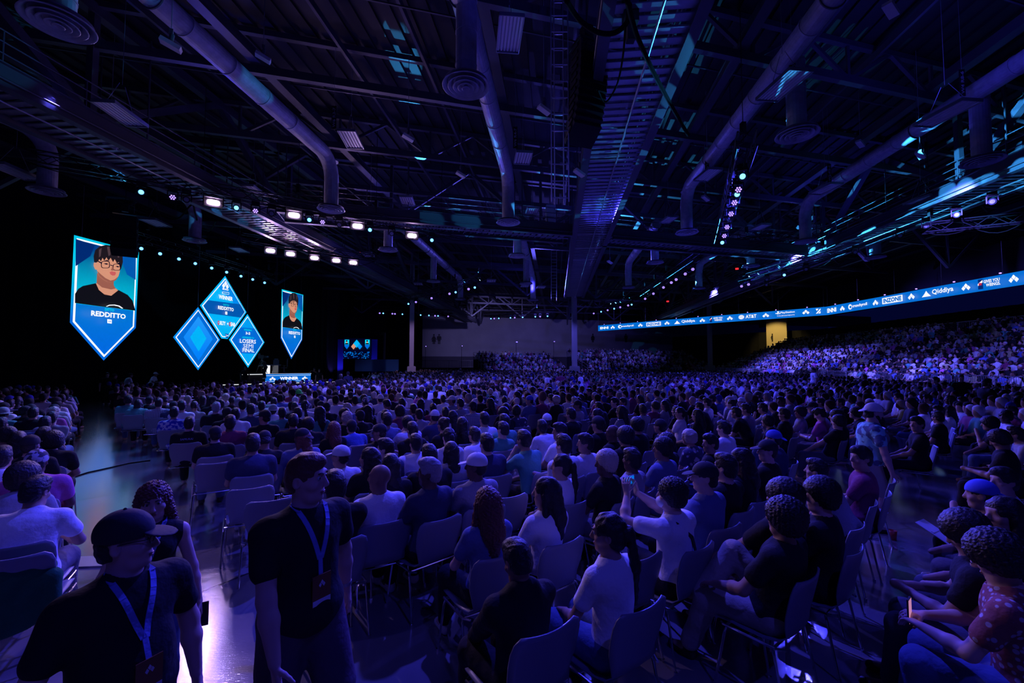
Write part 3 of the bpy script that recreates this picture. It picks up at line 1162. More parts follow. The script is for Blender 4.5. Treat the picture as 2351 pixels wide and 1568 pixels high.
def duct(name_label, end, y0, drops, r=0.29, z=ZP):
    root = empty('air_duct', (0, 0, 0))
    tag(root, name_label, 'duct')
    e = Vector((end.x, end.y, 0))
    x0 = e.x - e.y * 0.1
    s = Vector((x0 + y0 * 0.1, y0, 0))
    pts = [s + UP * z]
    bend = 0.9
    e2 = e - A * bend
    pts.append(e2 + UP * z)
    for k in range(1, 7):
        t = k / 6 * math.pi / 2
        pts.append(e2 + A * (bend * math.sin(t)) + UP * (z - bend * (1 - math.cos(t))))
    pts.append(e + UP * (ZD + .1))
    c = MB().path(pts, r, n=24)
    L = (e2 - s).length
    for k in range(int(L / 1.5)):
        a = s + A * (k * 1.5 + .4) + UP * z
        c.tube(a, a + A * 0.05, r + 0.018, n=24)
    c.build('main_pipe', M['duct'], root, smooth=False)
    dd = MB()
    for k in range(int(L / 6)):
        a = s + A * (k * 6 + 1) + UP * z
        dd.tube(a + UP * r, a + UP * 2.92, 0.012, n=5)
        dd.tube(a - UP * 0.02, a + A * .03 - UP * .02, r + .022, n=24)
    dd.build('hanger', M['steel'], root)
    diffuser(root, e, r * .86, z - .6)
    for p in drops:
        diffuser(root, p, 0.25, z)
    return root


D = lambda px, py: at_z(px, py, ZD)
duct('round air duct left of centre bending down by the stage lamps, one near diffuser', D(760, 482), -3, [D(134, 56)])
duct('round air duct right of the hanging lamp panel with two diffusers', D(1167, 512), -3, [D(1070, 200)])
duct('round air duct passing behind the moving light truss, blue spot on its drop', D(1577, 535), -3, [D(1830, 311)])
duct('round air duct farthest right, near the right catwalk', D(1850, 556), -3, [D(2255, 372)])
duct('round air duct at the far left edge behind the left catwalk', D(107, 441), 4, [])
far_d = [(447, 554, None), (891, 575, (995, 647)), (1188, 589, (1208, 652)), (1504, 603, (1443, 660)), (1724, 612, (1605, 662))]
duct('far air duct above the left screens', D(447, 554), 19, [])
duct('far air duct behind the second lamp row', D(1057, 688), 26, [D(891, 575), D(995, 647)])
duct('far air duct just left of the middle catwalk', D(1224, 690), 27, [D(1188, 589), D(1208, 652)])
duct('far air duct just right of the middle catwalk', D(1443, 661), 27, [D(1504, 604)])
duct('far air duct over the ribbon screen', D(1605, 663), 28, [D(1724, 612)])
duct('low air duct behind the right catwalk', D(2010, 592), 17, [])


# ------------------------------------------------------------------ columns
def column(px, pyb, y, label, w=0.5, base=0.95):
    c = at_y(px, pyb, y)
    root = empty('column', (c.x, c.y, 0))
    tag(root, label, 'column')
    root['kind'] = 'structure'
    MB().box((0, 0, 7.5), w, w, 13.0, RB).build('shaft', M['column'], root)
    b = MB().box((0, 0, 0.9), base, base, 1.8, RB)
    b.box((0, 0, 1.83), base * .9, base * .9, 0.08, RB)
    b.build('base_casing', M['column'], root)


column(945, 800, 50, 'pale steel column with a square base casing near the far screen')
column(1319, 800, 52, 'pale steel column at the end of the middle catwalk')
column(1116 + 514, 800, 66, 'dark column behind the ribbon screen')

# restroom pictograms and the lit doorway on the far wall
def picto(px, woman, label, y0=767, y1=790):
    mp = lambda x, y: far(px + x, y) + WN * 0.06
    b = MB()
    c = far(px, y0 + 2.2) + WN * 0.06
    h = (far(px, y0) - far(px, y1)).z
    X = lambda x, z: far(px, y1) + WN * 0.06 + B * (x * h) + UP * (z * h)
    b.poly([X(.09 * math.cos(t * math.pi / 6), .91 + .09 * math.sin(t * math.pi / 6)) for t in range(12)], .04, WN)
    if woman:
        b.poly([X(-.08, .8), X(.08, .8), X(.26, .46), X(.2, .42), X(.12, .58), X(.22, .24), X(-.22, .24), X(-.12, .58), X(-.2, .42), X(-.26, .46)], .04, WN)
    else:
        b.poly([X(-.13, .8), X(.13, .8), X(.22, .72), X(.22, .42), X(.15, .42), X(.15, .68), X(.13, .3), X(-.13, .3), X(-.15, .68), X(-.15, .42), X(-.22, .42), X(-.22, .72)], .04, WN)
    b.poly([X(-.11, .32), X(-.02, .32), X(-.02, 0), X(-.11, 0)], .04, WN)
    b.poly([X(.02, .32), X(.11, .32), X(.11, 0), X(.02, 0)], .04, WN)
    tag(b.build('restroom_pictogram', M['picto']), label, 'sign')


picto(996, True, 'dark woman pictogram on the far wall, left one of the pair')
picto(1008, False, 'dark man pictogram on the far wall, right one of the pair')
picto(1361, True, 'dark woman pictogram under the left end of the ribbon screen', 766, 786)
picto(1437, False, 'dark man pictogram under the left end of the ribbon screen', 766, 786)
# lit recess right of the column, warm lamp inside
cvn = Vector((.81, .587, 0))
r0, r1 = [at_plane(q, 784, Vector((41.4, 68.0, 0)), cvn) for q in (1761, 1808)]
RD = Matrix((Vector((-.587, .81, 0)), cvn, UP)).transposed()
lit = MB().box((r0 + r1) / 2 + UP * (4.5 - (r0.z + r1.z) / 2), (r1 - r0).length, .3, 9.0, RD)
M['tan'] = mat('tan_plaster', (0.55, 0.45, 0.25), 0.8)
struct(lit.build('door_1', M['tan']), 'tan doorway block lit by warm light on the far wall', 'doorway')
pm = (r0 + r1) / 2
add_light('SPOT', 'doorway_lamp', pm - cvn * 5 + UP * (8.2 - pm.z), pm + UP * (5.0 - pm.z), (1.0, 0.72, 0.25), 900, spot_size=math.radians(78), spot_blend=.5, shadow_soft_size=.1)
_far = far
far = lambda px, py=784: at_plane(px, py, Vector((41.4, 68.0, 0)) - cvn * .22, cvn)
picto(1773, True, 'dark woman pictogram on the tan lit doorway', 766, 784)
far = _far
# ------------------------------------------------------------------ hanging LED screens
ZS = 3.357                       # scale of the sheet the outlines were read from
def zz(x, y):
    return (100 + x / ZS, 500 + y / ZS)


def wpt(x, y, off=0.0):
    return wall_pt(*zz(x, y), off)


def inset(poly, t):
    """move every edge of a convex 2-D outline inwards by t"""
    n = len(poly)
    cx = sum(p[0] for p in poly) / n; cy = sum(p[1] for p in poly) / n
    lines = []
    for i in range(n):
        a, b = poly[i], poly[(i + 1) % n]
        dx, dy = b[0] - a[0], b[1] - a[1]
        L = math.hypot(dx, dy)
        nx, ny = -dy / L, dx / L
        if (cx - a[0]) * nx + (cy - a[1]) * ny < 0:
            nx, ny = -nx, -ny
        lines.append((a[0] + nx * t, a[1] + ny * t, dx, dy))
    out = []
    for i in range(n):
        x1, y1, dx1, dy1 = lines[i - 1]
        x2, y2, dx2, dy2 = lines[i]
        det = dx1 * dy2 - dy1 * dx2
        s = ((x2 - x1) * dy2 - (y2 - y1) * dx2) / det
        out.append((x1 + dx1 * s, y1 + dy1 * s))
    return out


def clip_poly(poly, a, b):
    """keep what lies left of the line a->b"""
    out = []
    f = lambda p: (b[0] - a[0]) * (p[1] - a[1]) - (b[1] - a[1]) * (p[0] - a[0])
    for i in range(len(poly)):
        p, q = poly[i], poly[(i + 1) % len(poly)]
        fp, fq = f(p), f(q)
        if fp >= 0:
            out.append(p)
        if (fp >= 0) != (fq >= 0):
            t = fp / (fp - fq)
            out.append((p[0] + (q[0] - p[0]) * t, p[1] + (q[1] - p[1]) * t))
    return out


class Screen:
    """a hanging LED screen: 2-D outline in its own plane (metres along `right`, metres up)"""
    def __init__(self, name, origin, right, normal, label, cat='screen', layer=0.012):
        self.o = Vector(origin)
        self.r, self.n = Vector(right), Vector(normal)
        self.root = empty(name, self.o)
        tag(self.root, label, cat)
        self.k = 0
        self.layer = layer

    def P(self, u, v, lift=None):
        return self.r * u + UP * v + self.n * (self.k * self.layer if lift is None else lift)

    def flat(self, name, pts, m, label=None):
        self.k += 1
        b = MB().poly([self.P(*p) for p in pts], self.layer * .9, self.n)
        return tag(b.build(name, m, self.root), label)

    def back(self, pts, t=0.14):
        b = MB().poly([self.r * p[0] + UP * p[1] for p in pts], t, self.n)
        return b.build('cabinet', M['black'], self.root)

    def grad(self, name, pts, cols, label=None):
        """bands of the picture shown, top to bottom"""
        ys = [p[1] for p in pts]
        y1, y0 = max(ys), min(ys)
        n = len(cols)
        self.k += 1
        for i, c in enumerate(cols):
            a, b_ = y1 - (y1 - y0) * i / n, y1 - (y1 - y0) * (i + 1) / n
            q = clip_poly(pts, (-50, b_), (50, b_)); q = clip_poly(q, (50, a), (-50, a)) if q else q
            if len(q) > 2:
                MB().poly([self.P(*p) for p in q], self.layer * .9, self.n).build(name, c, self.root)

    def text(self, s, cu, cv, w, h, m, bold=0.018):
        self.k += 1
        return put_text(s, lambda u, v: self.P(u, v, self.k * self.layer), cu, cv, w, h, m, self.root, bold=bold)

    def hang(self, pts, z):
        b = MB()
        for (u, v) in pts:
            b.tube(self.r * u + UP * v, self.r * u + UP * (z - self.o.z), 0.012, n=5)
        b.build('hanging_cable', M['wire'], self.root)


def uv(scr, x, y):
    p = wpt(x, y) - scr.o
    return (p.dot(scr.r), p.z)


logo3 = [[(0, 1), (.42, .52), (0, .04), (-.42, .52)], [(-.55, .48), (-.12, 0), (-.55, -.48), (-.98, 0)], [(.55, .48), (.98, 0), (.55, -.48), (.12, 0)]]


def logo(scr, cu, cv, s, m=None, sx=1.0):
    """the three white lozenges: one on top, two below"""
    scr.k += 1
    b = MB()
    for q in logo3:
        b.poly([scr.P(cu + x * s * .5 * sx, cv + (y - .26) * s * .62) for x, y in q], scr.layer, scr.n)
    return b.build('emblem', m or E['white'], scr.root)


def gmat(name, c0, c1, z0, z1):
    """a picture on the screen that runs from one colour to another"""
    m = emis(name, c0)
    nt = m.node_tree
    b = nt.nodes['Principled BSDF']
    g = nt.nodes.new('ShaderNodeNewGeometry')
    s = nt.nodes.new('ShaderNodeSeparateXYZ')
    r = nt.nodes.new('ShaderNodeMapRange')
    r.inputs['From Min'].default_value = z0; r.inputs['From Max'].default_value = z1
    x = nt.nodes.new('ShaderNodeMix'); x.data_type = 'RGBA'
    x.inputs[6].default_value = (*c0, 1); x.inputs[7].default_value = (*c1, 1)
    nt.links.new(g.outputs['Position'], s.inputs[0]); nt.links.new(s.outputs['Z'], r.inputs['Value'])
    nt.links.new(r.outputs[0], x.inputs[0]); nt.links.new(x.outputs[2], b.inputs['Emission Color'])
    return m


def banner_content(scr, O, T, simple=False):
    """O: outline corners [tl, tr, r, tip, l] in the screen's plane; T maps a point of the reading sheet to it"""
    W = O[1][0] - O[0][0]
    scr.back(O)
    scr.flat('border', O, gm['border'])
    scr.flat('border_line', inset(O, W * .035), E['white'])
    inn = inset(O, W * .062)
    scr.flat('lower_panel', inn, gm['lower'])
    cut_a, cut_b = T(232, 662), T(697, 718)
    top = clip_poly(inn, cut_a, cut_b)
    scr.flat('portrait_background', top, gm['portrait'])
    # darker wedges of the backdrop
    for q in ([(245, 375), (245, 165), (400, 215), (365, 300)], [(565, 235), (705, 270), (702, 480), (640, 440), (600, 330)]):
        scr.flat('backdrop_wedge', [T(*p) for p in q], E['navy'] if q[0][0] < 300 else E['deep'])
    f = lambda n, q, m: scr.flat(n, [T(*p) for p in q], E[m])
    # neck, shirt
    f('portrait_neck', [(416, 430), (412, 508), (400, 512), (430, 565), (480, 602), (530, 602), (574, 560), (552, 545), (540, 522), (540, 480)], 'skin2')
    f('portrait_collarbone', [(412, 508), (402, 514), (440, 585), (520, 604), (572, 566), (556, 548), (520, 556), (450, 540)], 'skin')
    f('portrait_shirt', [(235, 590), (262, 552), (300, 530), (402, 509), (425, 560), (470, 597), (520, 604), (574, 560), (640, 596), (676, 640), (696, 716), (465, 690), (234, 661)], 'tee')
    f('portrait_ear', [(386, 350), (402, 350), (410, 405), (396, 402), (384, 375)], 'skin')
    f('portrait_face', [(402, 340), (430, 310), (500, 300), (560, 325), (582, 365), (580, 420), (570, 452), (552, 482), (520, 502), (488, 497), (455, 478), (425, 452), (410, 415)], 'skin')
    f('portrait_jaw_shade', [(410, 415), (425, 452), (455, 478), (488, 497), (520, 502), (552, 482), (566, 458), (540, 480), (510, 488), (470, 468), (432, 436)], 'skin2')
    f('portrait_hair', [(398, 350), (384, 346), (380, 300), (392, 255), (425, 226), (475, 214), (530, 222), (575, 252), (598, 300), (600, 345), (586, 400), (576, 380), (572, 345), (556, 352), (540, 322), (528, 345), (510, 312),
                        (494, 335), (478, 308), (462, 334), (448, 312), (436, 340), (424, 322), (410, 345)], 'hair')
    for q in ([(420, 250), (440, 238), (432, 300), (420, 310)], [(480, 228), (500, 228), (505, 290), (492, 300)], [(550, 250), (566, 262), (570, 310), (560, 312)]):
        f('hair_strand', q, 'hair2')
    if simple:
        pass
    for (cx, cy, rx, ry) in ((465, 366, 34, 28), (549, 385, 29, 26)):
        ring = [(cx + rx * math.copysign(abs(math.cos(t * math.pi / 7)) ** .55, math.cos(t * math.pi / 7)), cy + ry * math.copysign(abs(math.sin(t * math.pi / 7)) ** .55, math.sin(t * math.pi / 7))) for t in range(14)]
        scr.k += 1
        b = MB()
        for i in range(14):
            a, c = ring[i], ring[(i + 1) % 14]
            a2 = (cx + (a[0] - cx) * .86, cy + (a[1] - cy) * .86); c2 = (cx + (c[0] - cx) * .86, cy + (c[1] - cy) * .86)
            b.poly([scr.P(*T(*a)), scr.P(*T(*c)), scr.P(*T(*c2)), scr.P(*T(*a2))], scr.layer, scr.n)
        b.build('glasses_rim', E['ink'], scr.root)
    f('glasses_bridge', [(499, 366), (520, 372), (520, 378), (499, 372)], 'ink')
    f('glasses_temple', [(405, 336), (434, 352), (433, 360), (404, 344)], 'ink')
    for q in ([(444, 358), (466, 355), (484, 362), (466, 366)], [(534, 378), (550, 376), (564, 384), (550, 386)]):
        f('portrait_eye', q, 'ink')
    for q in ([(440, 338), (470, 330), (490, 340), (470, 338)], [(532, 352), (556, 352), (570, 362), (552, 360)]):
        f('portrait_eyebrow', q, 'ink')
    f('portrait_nose', [(508, 372), (516, 400), (512, 412), (494, 408), (500, 398)], 'skin2')
    f('portrait_mouth', [(484, 424), (500, 417), (512, 421), (524, 420), (532, 430), (524, 448), (506, 450), (490, 440)], 'lip')
    f('shirt_print', [(455, 686), (480, 674), (520, 672), (556, 680), (584, 700), (574, 702), (548, 686), (515, 679), (480, 681), (462, 689)], 'white')
    tt = lambda s, x, y, w, h, m, bold=.03: scr.text(s, *T(x, y), T(x + w / 2, y)[0] - T(x - w / 2, y)[0], abs(T(x, y - h / 2)[1] - T(x, y + h / 2)[1]), E[m], bold)
    tt('DITTO', 480, 713, 70, 20, 'teal')
    tt('REDDITTO', 475, 752, 264, 40, 'white', .04)
    f('country_box', [(461, 784), (494, 788), (494, 819), (461, 815)], 'white')
    tt('US', 477, 802, 20, 11, 'blue')
    f('lower_facet', [(300, 830), (620, 862), (474, 1046)], 'mid') if False else None


# the left banner: corners read from the photograph, laid on the stage plane
tl = wpt(235, 133)
scr = Screen('led_banner', tl, A, SN, 'nearest tall pointed banner screen, left of the stage, showing a player portrait')
O = [uv(scr, *p) for p in ((235, 133), (733, 268), (715, 848), (473, 1100), (207, 812))]
Wb = (O[1][0] + O[2][0]) / 2 - (O[0][0] + O[4][0]) / 2
Hs = -(O[4][1] + O[2][1] - O[1][1] - O[0][1]) / 2
Ht = -O[3][1]
Ob = [(0, 0), (Wb, 0), (Wb, -Hs), (Wb / 2, -Ht), (0, -Hs)]
zt = tl.z
gm = {
    'border': gmat('screen_border', (0.0, 0.12, 0.62), (0.0, 0.52, 0.74), zt - 4.6, zt - 2.0),
    'lower': gmat('screen_lower', (0.0, 0.12, 0.72), (0.0, 0.16, 0.60), zt - 7, zt - 4),
    'portrait': gmat('screen_portrait', (0.0, 0.62, 0.80), (0.0, 0.04, 0.22), zt - 4.2, zt - 0.5),
}


def sheet_T(x, y):
    """point of the reading sheet -> plane of the banner, straightened"""
    u, v = uv(scr, x, y)
    return (u, v)


# straighten the read outline so that both banners share one shape
src = O
_ft = (O[3][0] - O[0][0]) / (O[1][0] - O[0][0])
_pw = math.log(.5) / math.log(_ft)
def TT(x, y):
    u, v = uv(scr, x, y)
    fu = (u - src[0][0]) / (src[1][0] - src[0][0])
    vt = src[0][1] + (src[1][1] - src[0][1]) * fu
    vb = src[4][1] + (src[2][1] - src[4][1]) * fu
    if fu > 0:
        fu = fu ** _pw
    return (fu * Wb, -(v - vt) / (vb - vt) * Hs)


banner_content(scr, Ob, TT)
scr.hang([(.4, 0), (Wb - .4, 0)], 12.3)
tl2 = wpt(1836, 550)
br2 = wpt(2002, 935)
scr2 = Screen('led_banner', tl2, A, SN, 'farther tall pointed banner screen, right of the diamond screens')
W2 = (wpt(2002, 700) - wpt(1836, 700)).dot(A)
S2 = W2 / Wb
H2 = tl2.z - wpt(1923, 1090).z
SH = H2 / Ht
_P = scr2.P
scr2.P = lambda u, v, lift=None: _P(u * S2, v * SH, lift)
scr2.back = lambda pts, t=.14: MB().poly([scr2.r * p[0] * S2 + UP * p[1] * SH for p in pts], t, scr2.n).build('cabinet', M['black'], scr2.root)
banner_content(scr2, Ob, TT)
scr2.hang([(.4, 0), (W2 - .4, 0)], 12.3)

# ---- three diamond screens
def diamond(name_label, pts, cols):
    o = wpt(*pts[0])
    s = Screen('led_diamond', o, A, SN, name_label)
    Q = [uv(s, *p) for p in pts]
    s.back(Q, .2)
    s.flat('border', Q, cols[0])
    s.flat('border_line', inset(Q, .13), E['white'])
    I_ = inset(Q, .20)
    s.flat('picture', I_, cols[1])
    T = lambda x, y: uv(s, x, y)
    return s, I_, T


g_d = gmat('diamond_blue', (0.0, 0.36, 0.86), (0.0, 0.26, 0.74), 2.5, 9)
def ttx(s, T, txt, x, y, w, h, m, bold=.018, slope=0.0):
    a, b = T(x - w / 2, y), T(x + w / 2, y)
    c, d = T(x, y - h / 2), T(x, y + h / 2)
    return s.text(txt, *T(x, y), b[0] - a[0], abs(c[1] - d[1]), E[m], bold)


s, I_, T = diamond('top diamond screen with the word WINNER above a player name', [(1399, 448), (1563, 728), (1418, 935), (1370, 930), (1205, 675)], (E['cyan'], E['cyan']))
s.flat('picture_shade', clip_poly(clip_poly(I_, T(1200, 640), T(1600, 690)), T(1290, 480), T(1560, 760)) or I_, E['mid'])
band = clip_poly(I_, T(1600, 678), T(1200, 627)); band = clip_poly(band, T(1200, 728), T(1600, 780))
s.flat('name_band', band, E['deep'])
logo(s, *T(1397, 517), .72)
ttx(s, T, 'EVO', 1396, 552, 46, 15, 'white', .05)
s.flat('small_box', [T(1370, 569), T(1422, 575), T(1422, 592), T(1370, 586)], E['white'])
s.flat('small_box_inner', [T(1373, 573), T(1419, 578), T(1419, 589), T(1373, 583)], E['mid'])
ttx(s, T, 'WINNER', 1395, 617, 110, 32, 'white', .04)
ttx(s, T, 'DITTO', 1396, 673, 44, 15, 'teal')
ttx(s, T, 'REDDITTO', 1394, 700, 122, 28, 'white', .04)
s.flat('country_box', [T(1387, 722), T(1403, 724), T(1403, 747), T(1387, 745)], E['white'])
ttx(s, T, 'US', 1395, 734, 9, 8, 'blue')
ttx(s, T, 'UILTY', 1361, 812, 52, 30, 'white', .045)
ttx(s, T, 'EAR', 1443, 822, 38, 30, 'white', .045)
ttx(s, T, 'G', 1329, 809, 13, 34, 'red', .06)
ttx(s, T, 'G', 1416, 819, 13, 34, 'red', .06)
s.flat('small_star', [T(1400, 808), T(1405, 817), T(1400, 826), T(1395, 817)], E['white'])
s.flat('number_tab', clip_poly(I_, T(1600, 910), T(1200, 880)) if False else [T(1378, 892), T(1408, 896), T(1402, 928), T(1384, 925)], E['deep'])
ttx(s, T, '24', 1392, 908, 22, 15, 'white')
s.hang([(0, -.1)], 12.3)
s, I_, T = diamond('lower left diamond screen showing a plain bright blue picture', [(1190, 688), (1360, 940), (1190, 1175), (998, 920)], (E['mid'], E['blue']))
s.flat('picture_facet', [T(1190, 760), T(1300, 935), T(1190, 1100), T(1075, 920)], gmat('facet_blue', (0.0, 0.20, 0.85), (0.02, 0.33, 0.9), 3, 7))
s.flat('picture_facet', [T(1190, 830), T(1250, 930), T(1190, 1030), T(1125, 920)], E['cyan'])
s.hang([(0, -.1)], 12.3)
s, I_, T = diamond('lower right diamond screen reading ADVANCES TO LOSERS SEMI FINAL', [(1571, 742), (1702, 960), (1575, 1155), (1428, 940)], (E['cyan'], g_d))
band = clip_poly(clip_poly(I_, T(1720, 862), T(1400, 835)), T(1400, 1040), T(1720, 1052))
s.flat('text_band', band, E['blue'])
ttx(s, T, 'WINNING', 1570, 865, 62, 13, 'teal')
ttx(s, T, '3-2', 1570, 890, 36, 20, 'white', .04)
ttx(s, T, 'ADVANCES TO', 1570, 924, 92, 14, 'teal')
ttx(s, T, 'LOSERS', 1569, 952, 124, 31, 'white')
ttx(s, T, 'SEMI', 1570, 988, 78, 29, 'white')
ttx(s, T, 'FINAL', 1571, 1021, 92, 30, 'white')
s.hang([(0, -.1)], 12.3)

# ------------------------------------------------------------------ the stage
stage = empty('stage', (0, 0, 0))
tag(stage, 'low black stage with white lit edge behind the WINNER panel', 'stage')
tr = lambda px, py, z: at_z(px, py, z)
b = MB()
top = [at_y(556, 860, 35.6), at_y(714, 857, 39)]
ZT = top[1].z
e0, e1 = Vector((top[0].x, top[0].y, 0)), Vector((top[1].x, top[1].y, 0))
e2 = Vector((wall_pt(500, 868).x + .4, wall_pt(500, 868).y, 0))
pl = [e0 + UP * ZT, e1 + UP * ZT, e1 - SN * 5.0 + A * 3 + UP * ZT, e0 - SN * 2.2 + A * 2 + UP * ZT]
b.poly(pl, ZT, UP)
b.build('platform', M['riser'], stage)
ed = (e1 - e0).normalized()
en = Vector((ed.y, -ed.x, 0))
g = MB().beam(e0 + UP * (ZT - .02) + en * .03, e1 + UP * (ZT - .02) + en * .03, .05, .05)
g.beam(e0 - ed * 1.5 + UP * .55 + en * .9, e1 + ed * 5 + UP * .55 + en * .9, .05, .05)
g.build('edge_light', E['white'], stage)
b = MB().box((e0 + e1) / 2 + ed * 1.7 + en * .45 + UP * .26, (e1 - e0).length + 6.5, .85, .52, Matrix((ed, -en, UP)).transposed())
b.build('step', M['riser'], stage)
# LED front panel with the word WINNER
w0_, w1_ = at_y(608.5, 866, 36.6), at_y(712.5, 866, 38.9)
dd = (w1_ - w0_); dd.z = 0
Lp = dd.length
rr_ = dd.normalized()
nn_ = Vector((rr_.y, -rr_.x, 0))
ps = Screen('led_sign', Vector((w0_.x, w0_.y, 0)) + nn_ * .12 + UP * .60, rr_, nn_, 'long low LED panel on the stage front reading WINNER', layer=.008)
hp = .72
rect = lambda a, b_, c, d: [(a, b_), (c, b_), (c, d), (a, d)]
ps.back(rect(0, 0, Lp, hp), .12)
ps.flat('picture', rect(0, 0, Lp, hp), E['blue'])
ps.flat('top_line', rect(0, hp * .80, Lp, hp * .84), E['white'])
ps.flat('bottom_line', rect(0, hp * .12, Lp, hp * .15), E['white'])
ps.text('WINNER', Lp * .51, hp * .47, Lp * .41, hp * .36, E['white'], .05)
logo(ps, Lp * .15, hp * .46, hp * .5, sx=1.4)
logo(ps, Lp * .86, hp * .46, hp * .5, sx=1.4)

# desk, chairs on stage
def sp(px, y, z=None):
    z = ZT if z is None else z
    p = at_y(px, 857, y)
    return Vector((p.x, p.y, z))


dk = sp(622, 38.6)
desk = empty('stage_desk', dk)
tag(desk, 'white trimmed gaming desk on the stage', 'desk')
MB().box((0, 0, .74), 1.8, .7, .06, RA).build('tabletop', M['desk'], desk)
MB().box(A * -.6 + UP * .36, .08, .6, .72, RA).build('leg', E['white'], desk)
MB().box(A * .6 + UP * .36, .08, .6, .72, RA).build('leg', M['desk'], desk)
MB().box(UP * .45 - SN * .25, 1.1, .04, .5, RA).build('front_panel', M['black'], desk)
for k, q in enumerate((634, 652)):
    c = sp(q, dk.y + .9 + k * .4)
    r = empty('office_chair', c, 0.4 + k * 1.6)
    tag(r, ('grey high backed office chair beside the stage desk', 'grey high backed office chair farthest from the stage desk')[k], 'chair')
    MB().box((0, 0, .48), .5, .48, .08).build('seat', M['steel'], r)
    MB().box((0, -.25, .88), .46, .07, .62).box((0, -.27, 1.24), .3, .06, .16).build('backrest', M['steel'], r)
    MB().tube((0, 0, .1), (0, 0, .46), .03).build('gas_post', M['chrome'], r)
    bb = MB()
    for t in range(5):
        a = t * 2 * math.pi / 5
        bb.beam((0, 0, .1), (.3 * math.cos(a), .3 * math.sin(a), .05), .05, .04)
    bb.build('star_base', M['steel'], r)
    for sg in (-1, 1):
        MB().box((sg * .27, 0, .68), .07, .26, .04).box((sg * .27, 0, .58), .04, .05, .2).build('armrest', M['steel'], r)
rc = empty('stage_camera', sp(600, dk.y - .8))
tag(rc, 'large broadcast camera on a tripod beside the stage desk', 'camera')
MB().box((0, 0, 1.45), .5, .25, .3).box((.32, 0, 1.45), .25, .18, .18).build('body', M['black'], rc)
MB().tube((.43, 0, 1.45), (.6, 0, 1.45), .08, n=12).build('lens', M['steel'], rc)
MB().box((-.2, 0, 1.68), .2, .12, .12).build('viewfinder', M['black'], rc)
for k in range(3):
    a = k * 2.1
    MB().tube((0, 0, 1.3), (.5 * math.cos(a), .5 * math.sin(a), 0.02), .025).build('leg', M['black'], rc)

# beams of two small floor lamps at the stage edge
for k, (px, py) in enumerate(((480, 878), (570, 873))):
    p = at_z(px, py, .35)
    r = empty('floor_lamp', p)
    tag(r, ('small blue floor lamp at the near end of the stage', 'small blue floor lamp below the lower right diamond screen')[k], 'lamp')
    MB().box((0, 0, 0), .25, .2, .12).build('housing', M['black'], r)
    MB().tube((0, 0, .06), (0, 0, .1), .08, n=12).build('lens', E['spot'], r)

# ------------------------------------------------------------------ second stage far away, with its small screen
FS = 62.0
P0, P1 = at_y(788, 824, FS), at_y(851, 824, FS)
fr = (P1 - P0); fr.z = 0
fr.normalize()
fn = Vector((fr.y, -fr.x, 0))
wS = (P1 - P0).length; hS = at_y(788, 777, FS).z - P0.z
ms = Screen('led_screen', P0, fr, fn, 'small far screen repeating the stage picture above the crowd', layer=.02)
ms.back(rect(0, 0, wS, hS), .25)
ms.flat('picture', rect(0, 0, wS, hS), E['ink'])
for cx in (.125, .88):
    q = [(cx * wS - .32, hS * .94), (cx * wS + .32, hS * .94), (cx * wS + .32, hS * .62), (cx * wS, hS * .48), (cx * wS - .32, hS * .62)]
    ms.flat('banner_picture', q, E['bright'])
    ms.flat('banner_picture_lower', [(cx * wS - .32, hS * .70), (cx * wS + .32, hS * .70), (cx * wS + .32, hS * .62), (cx * wS, hS * .48), (cx * wS - .32, hS * .62)], E['blue'])
    ms.flat('portrait_shirt', [(cx * wS - .28, hS * .71), (cx * wS - .2, hS * .77), (cx * wS + .2, hS * .77), (cx * wS + .28, hS * .71)], E['tee'])
    ms.flat('portrait_face', [(cx * wS - .09, hS * .77), (cx * wS + .09, hS * .77), (cx * wS + .1, hS * .87), (cx * wS - .1, hS * .87)], E['skin'])
    ms.flat('portrait_hair', [(cx * wS - .12, hS * .84), (cx * wS + .12, hS * .84), (cx * wS + .09, hS * .91), (cx * wS - .09, hS * .91)], E['hair'])
dm = lambda cx, cy, r: [(cx * wS, cy * hS + r), (cx * wS + r * .82, cy * hS), (cx * wS, cy * hS - r), (cx * wS - r * .82, cy * hS)]
ms.flat('diamond_picture', dm(.50, .74, .58), E['cyan'])
ms.flat('diamond_picture', dm(.39, .60, .42), E['skin'])
ms.flat('diamond_picture', dm(.62, .60, .42), E['mid'])
rnd = random.Random(5)
ms.k += 1
cb = MB(); cb2 = MB()
for i in range(90):
    x = rnd.uniform(.03, .97) * wS; y = rnd.uniform(.02, .34) * hS; r_ = rnd.uniform(.035, .08)
    (cb if i % 3 else cb2).poly([ms.P(x + r_ * math.cos(t), y + r_ * 1.2 * math.sin(t)) for t in (0, 1.05, 2.1, 3.14, 4.2, 5.25)], .02, fn)
cb.build('crowd_picture', E['deep'], ms.root)
cb2.build('crowd_picture', E['mid'], ms.root)
M['bluedrape'] = mat('blue_drape', (0.05, 0.06, 0.55), .8)
for k, (a, c) in enumerate(((775, 788), (852, 866))):
    p, q = at_y(a, 824, FS + .5), at_y(c, 824, FS + .5)
    drape('blue_curtain', (p.x, p.y, 0), (q.x, q.y, 0), 0, 5.6, ('blue lit curtain left of the small far screen', 'blue lit curtain right of the small far screen')[k], m='bluedrape', amp=.1)
    add_light('SPOT', 'curtain_lamp', Vector((p.x, p.y, 0)) * .99 + UP * .5 + fn * 1.2, Vector((p.x, p.y, 4)), (0.15, .1, 1), 160, spot_size=1.6, spot_blend=.5, shadow_soft_size=.1)
p, q = at_y(768, 824, FS + 1), at_y(882, 824, FS + 1)
tb = MB()
for z in (6.3, 6.6):
    tb.beam((p.x, p.y, z), (q.x, q.y, z), .06, .06)
for t in np.linspace(0, 1, 20):
    a = p.lerp(q, t); tb.beam((a.x, a.y, 6.3), (a.x, a.y, 6.6), .04, .04)
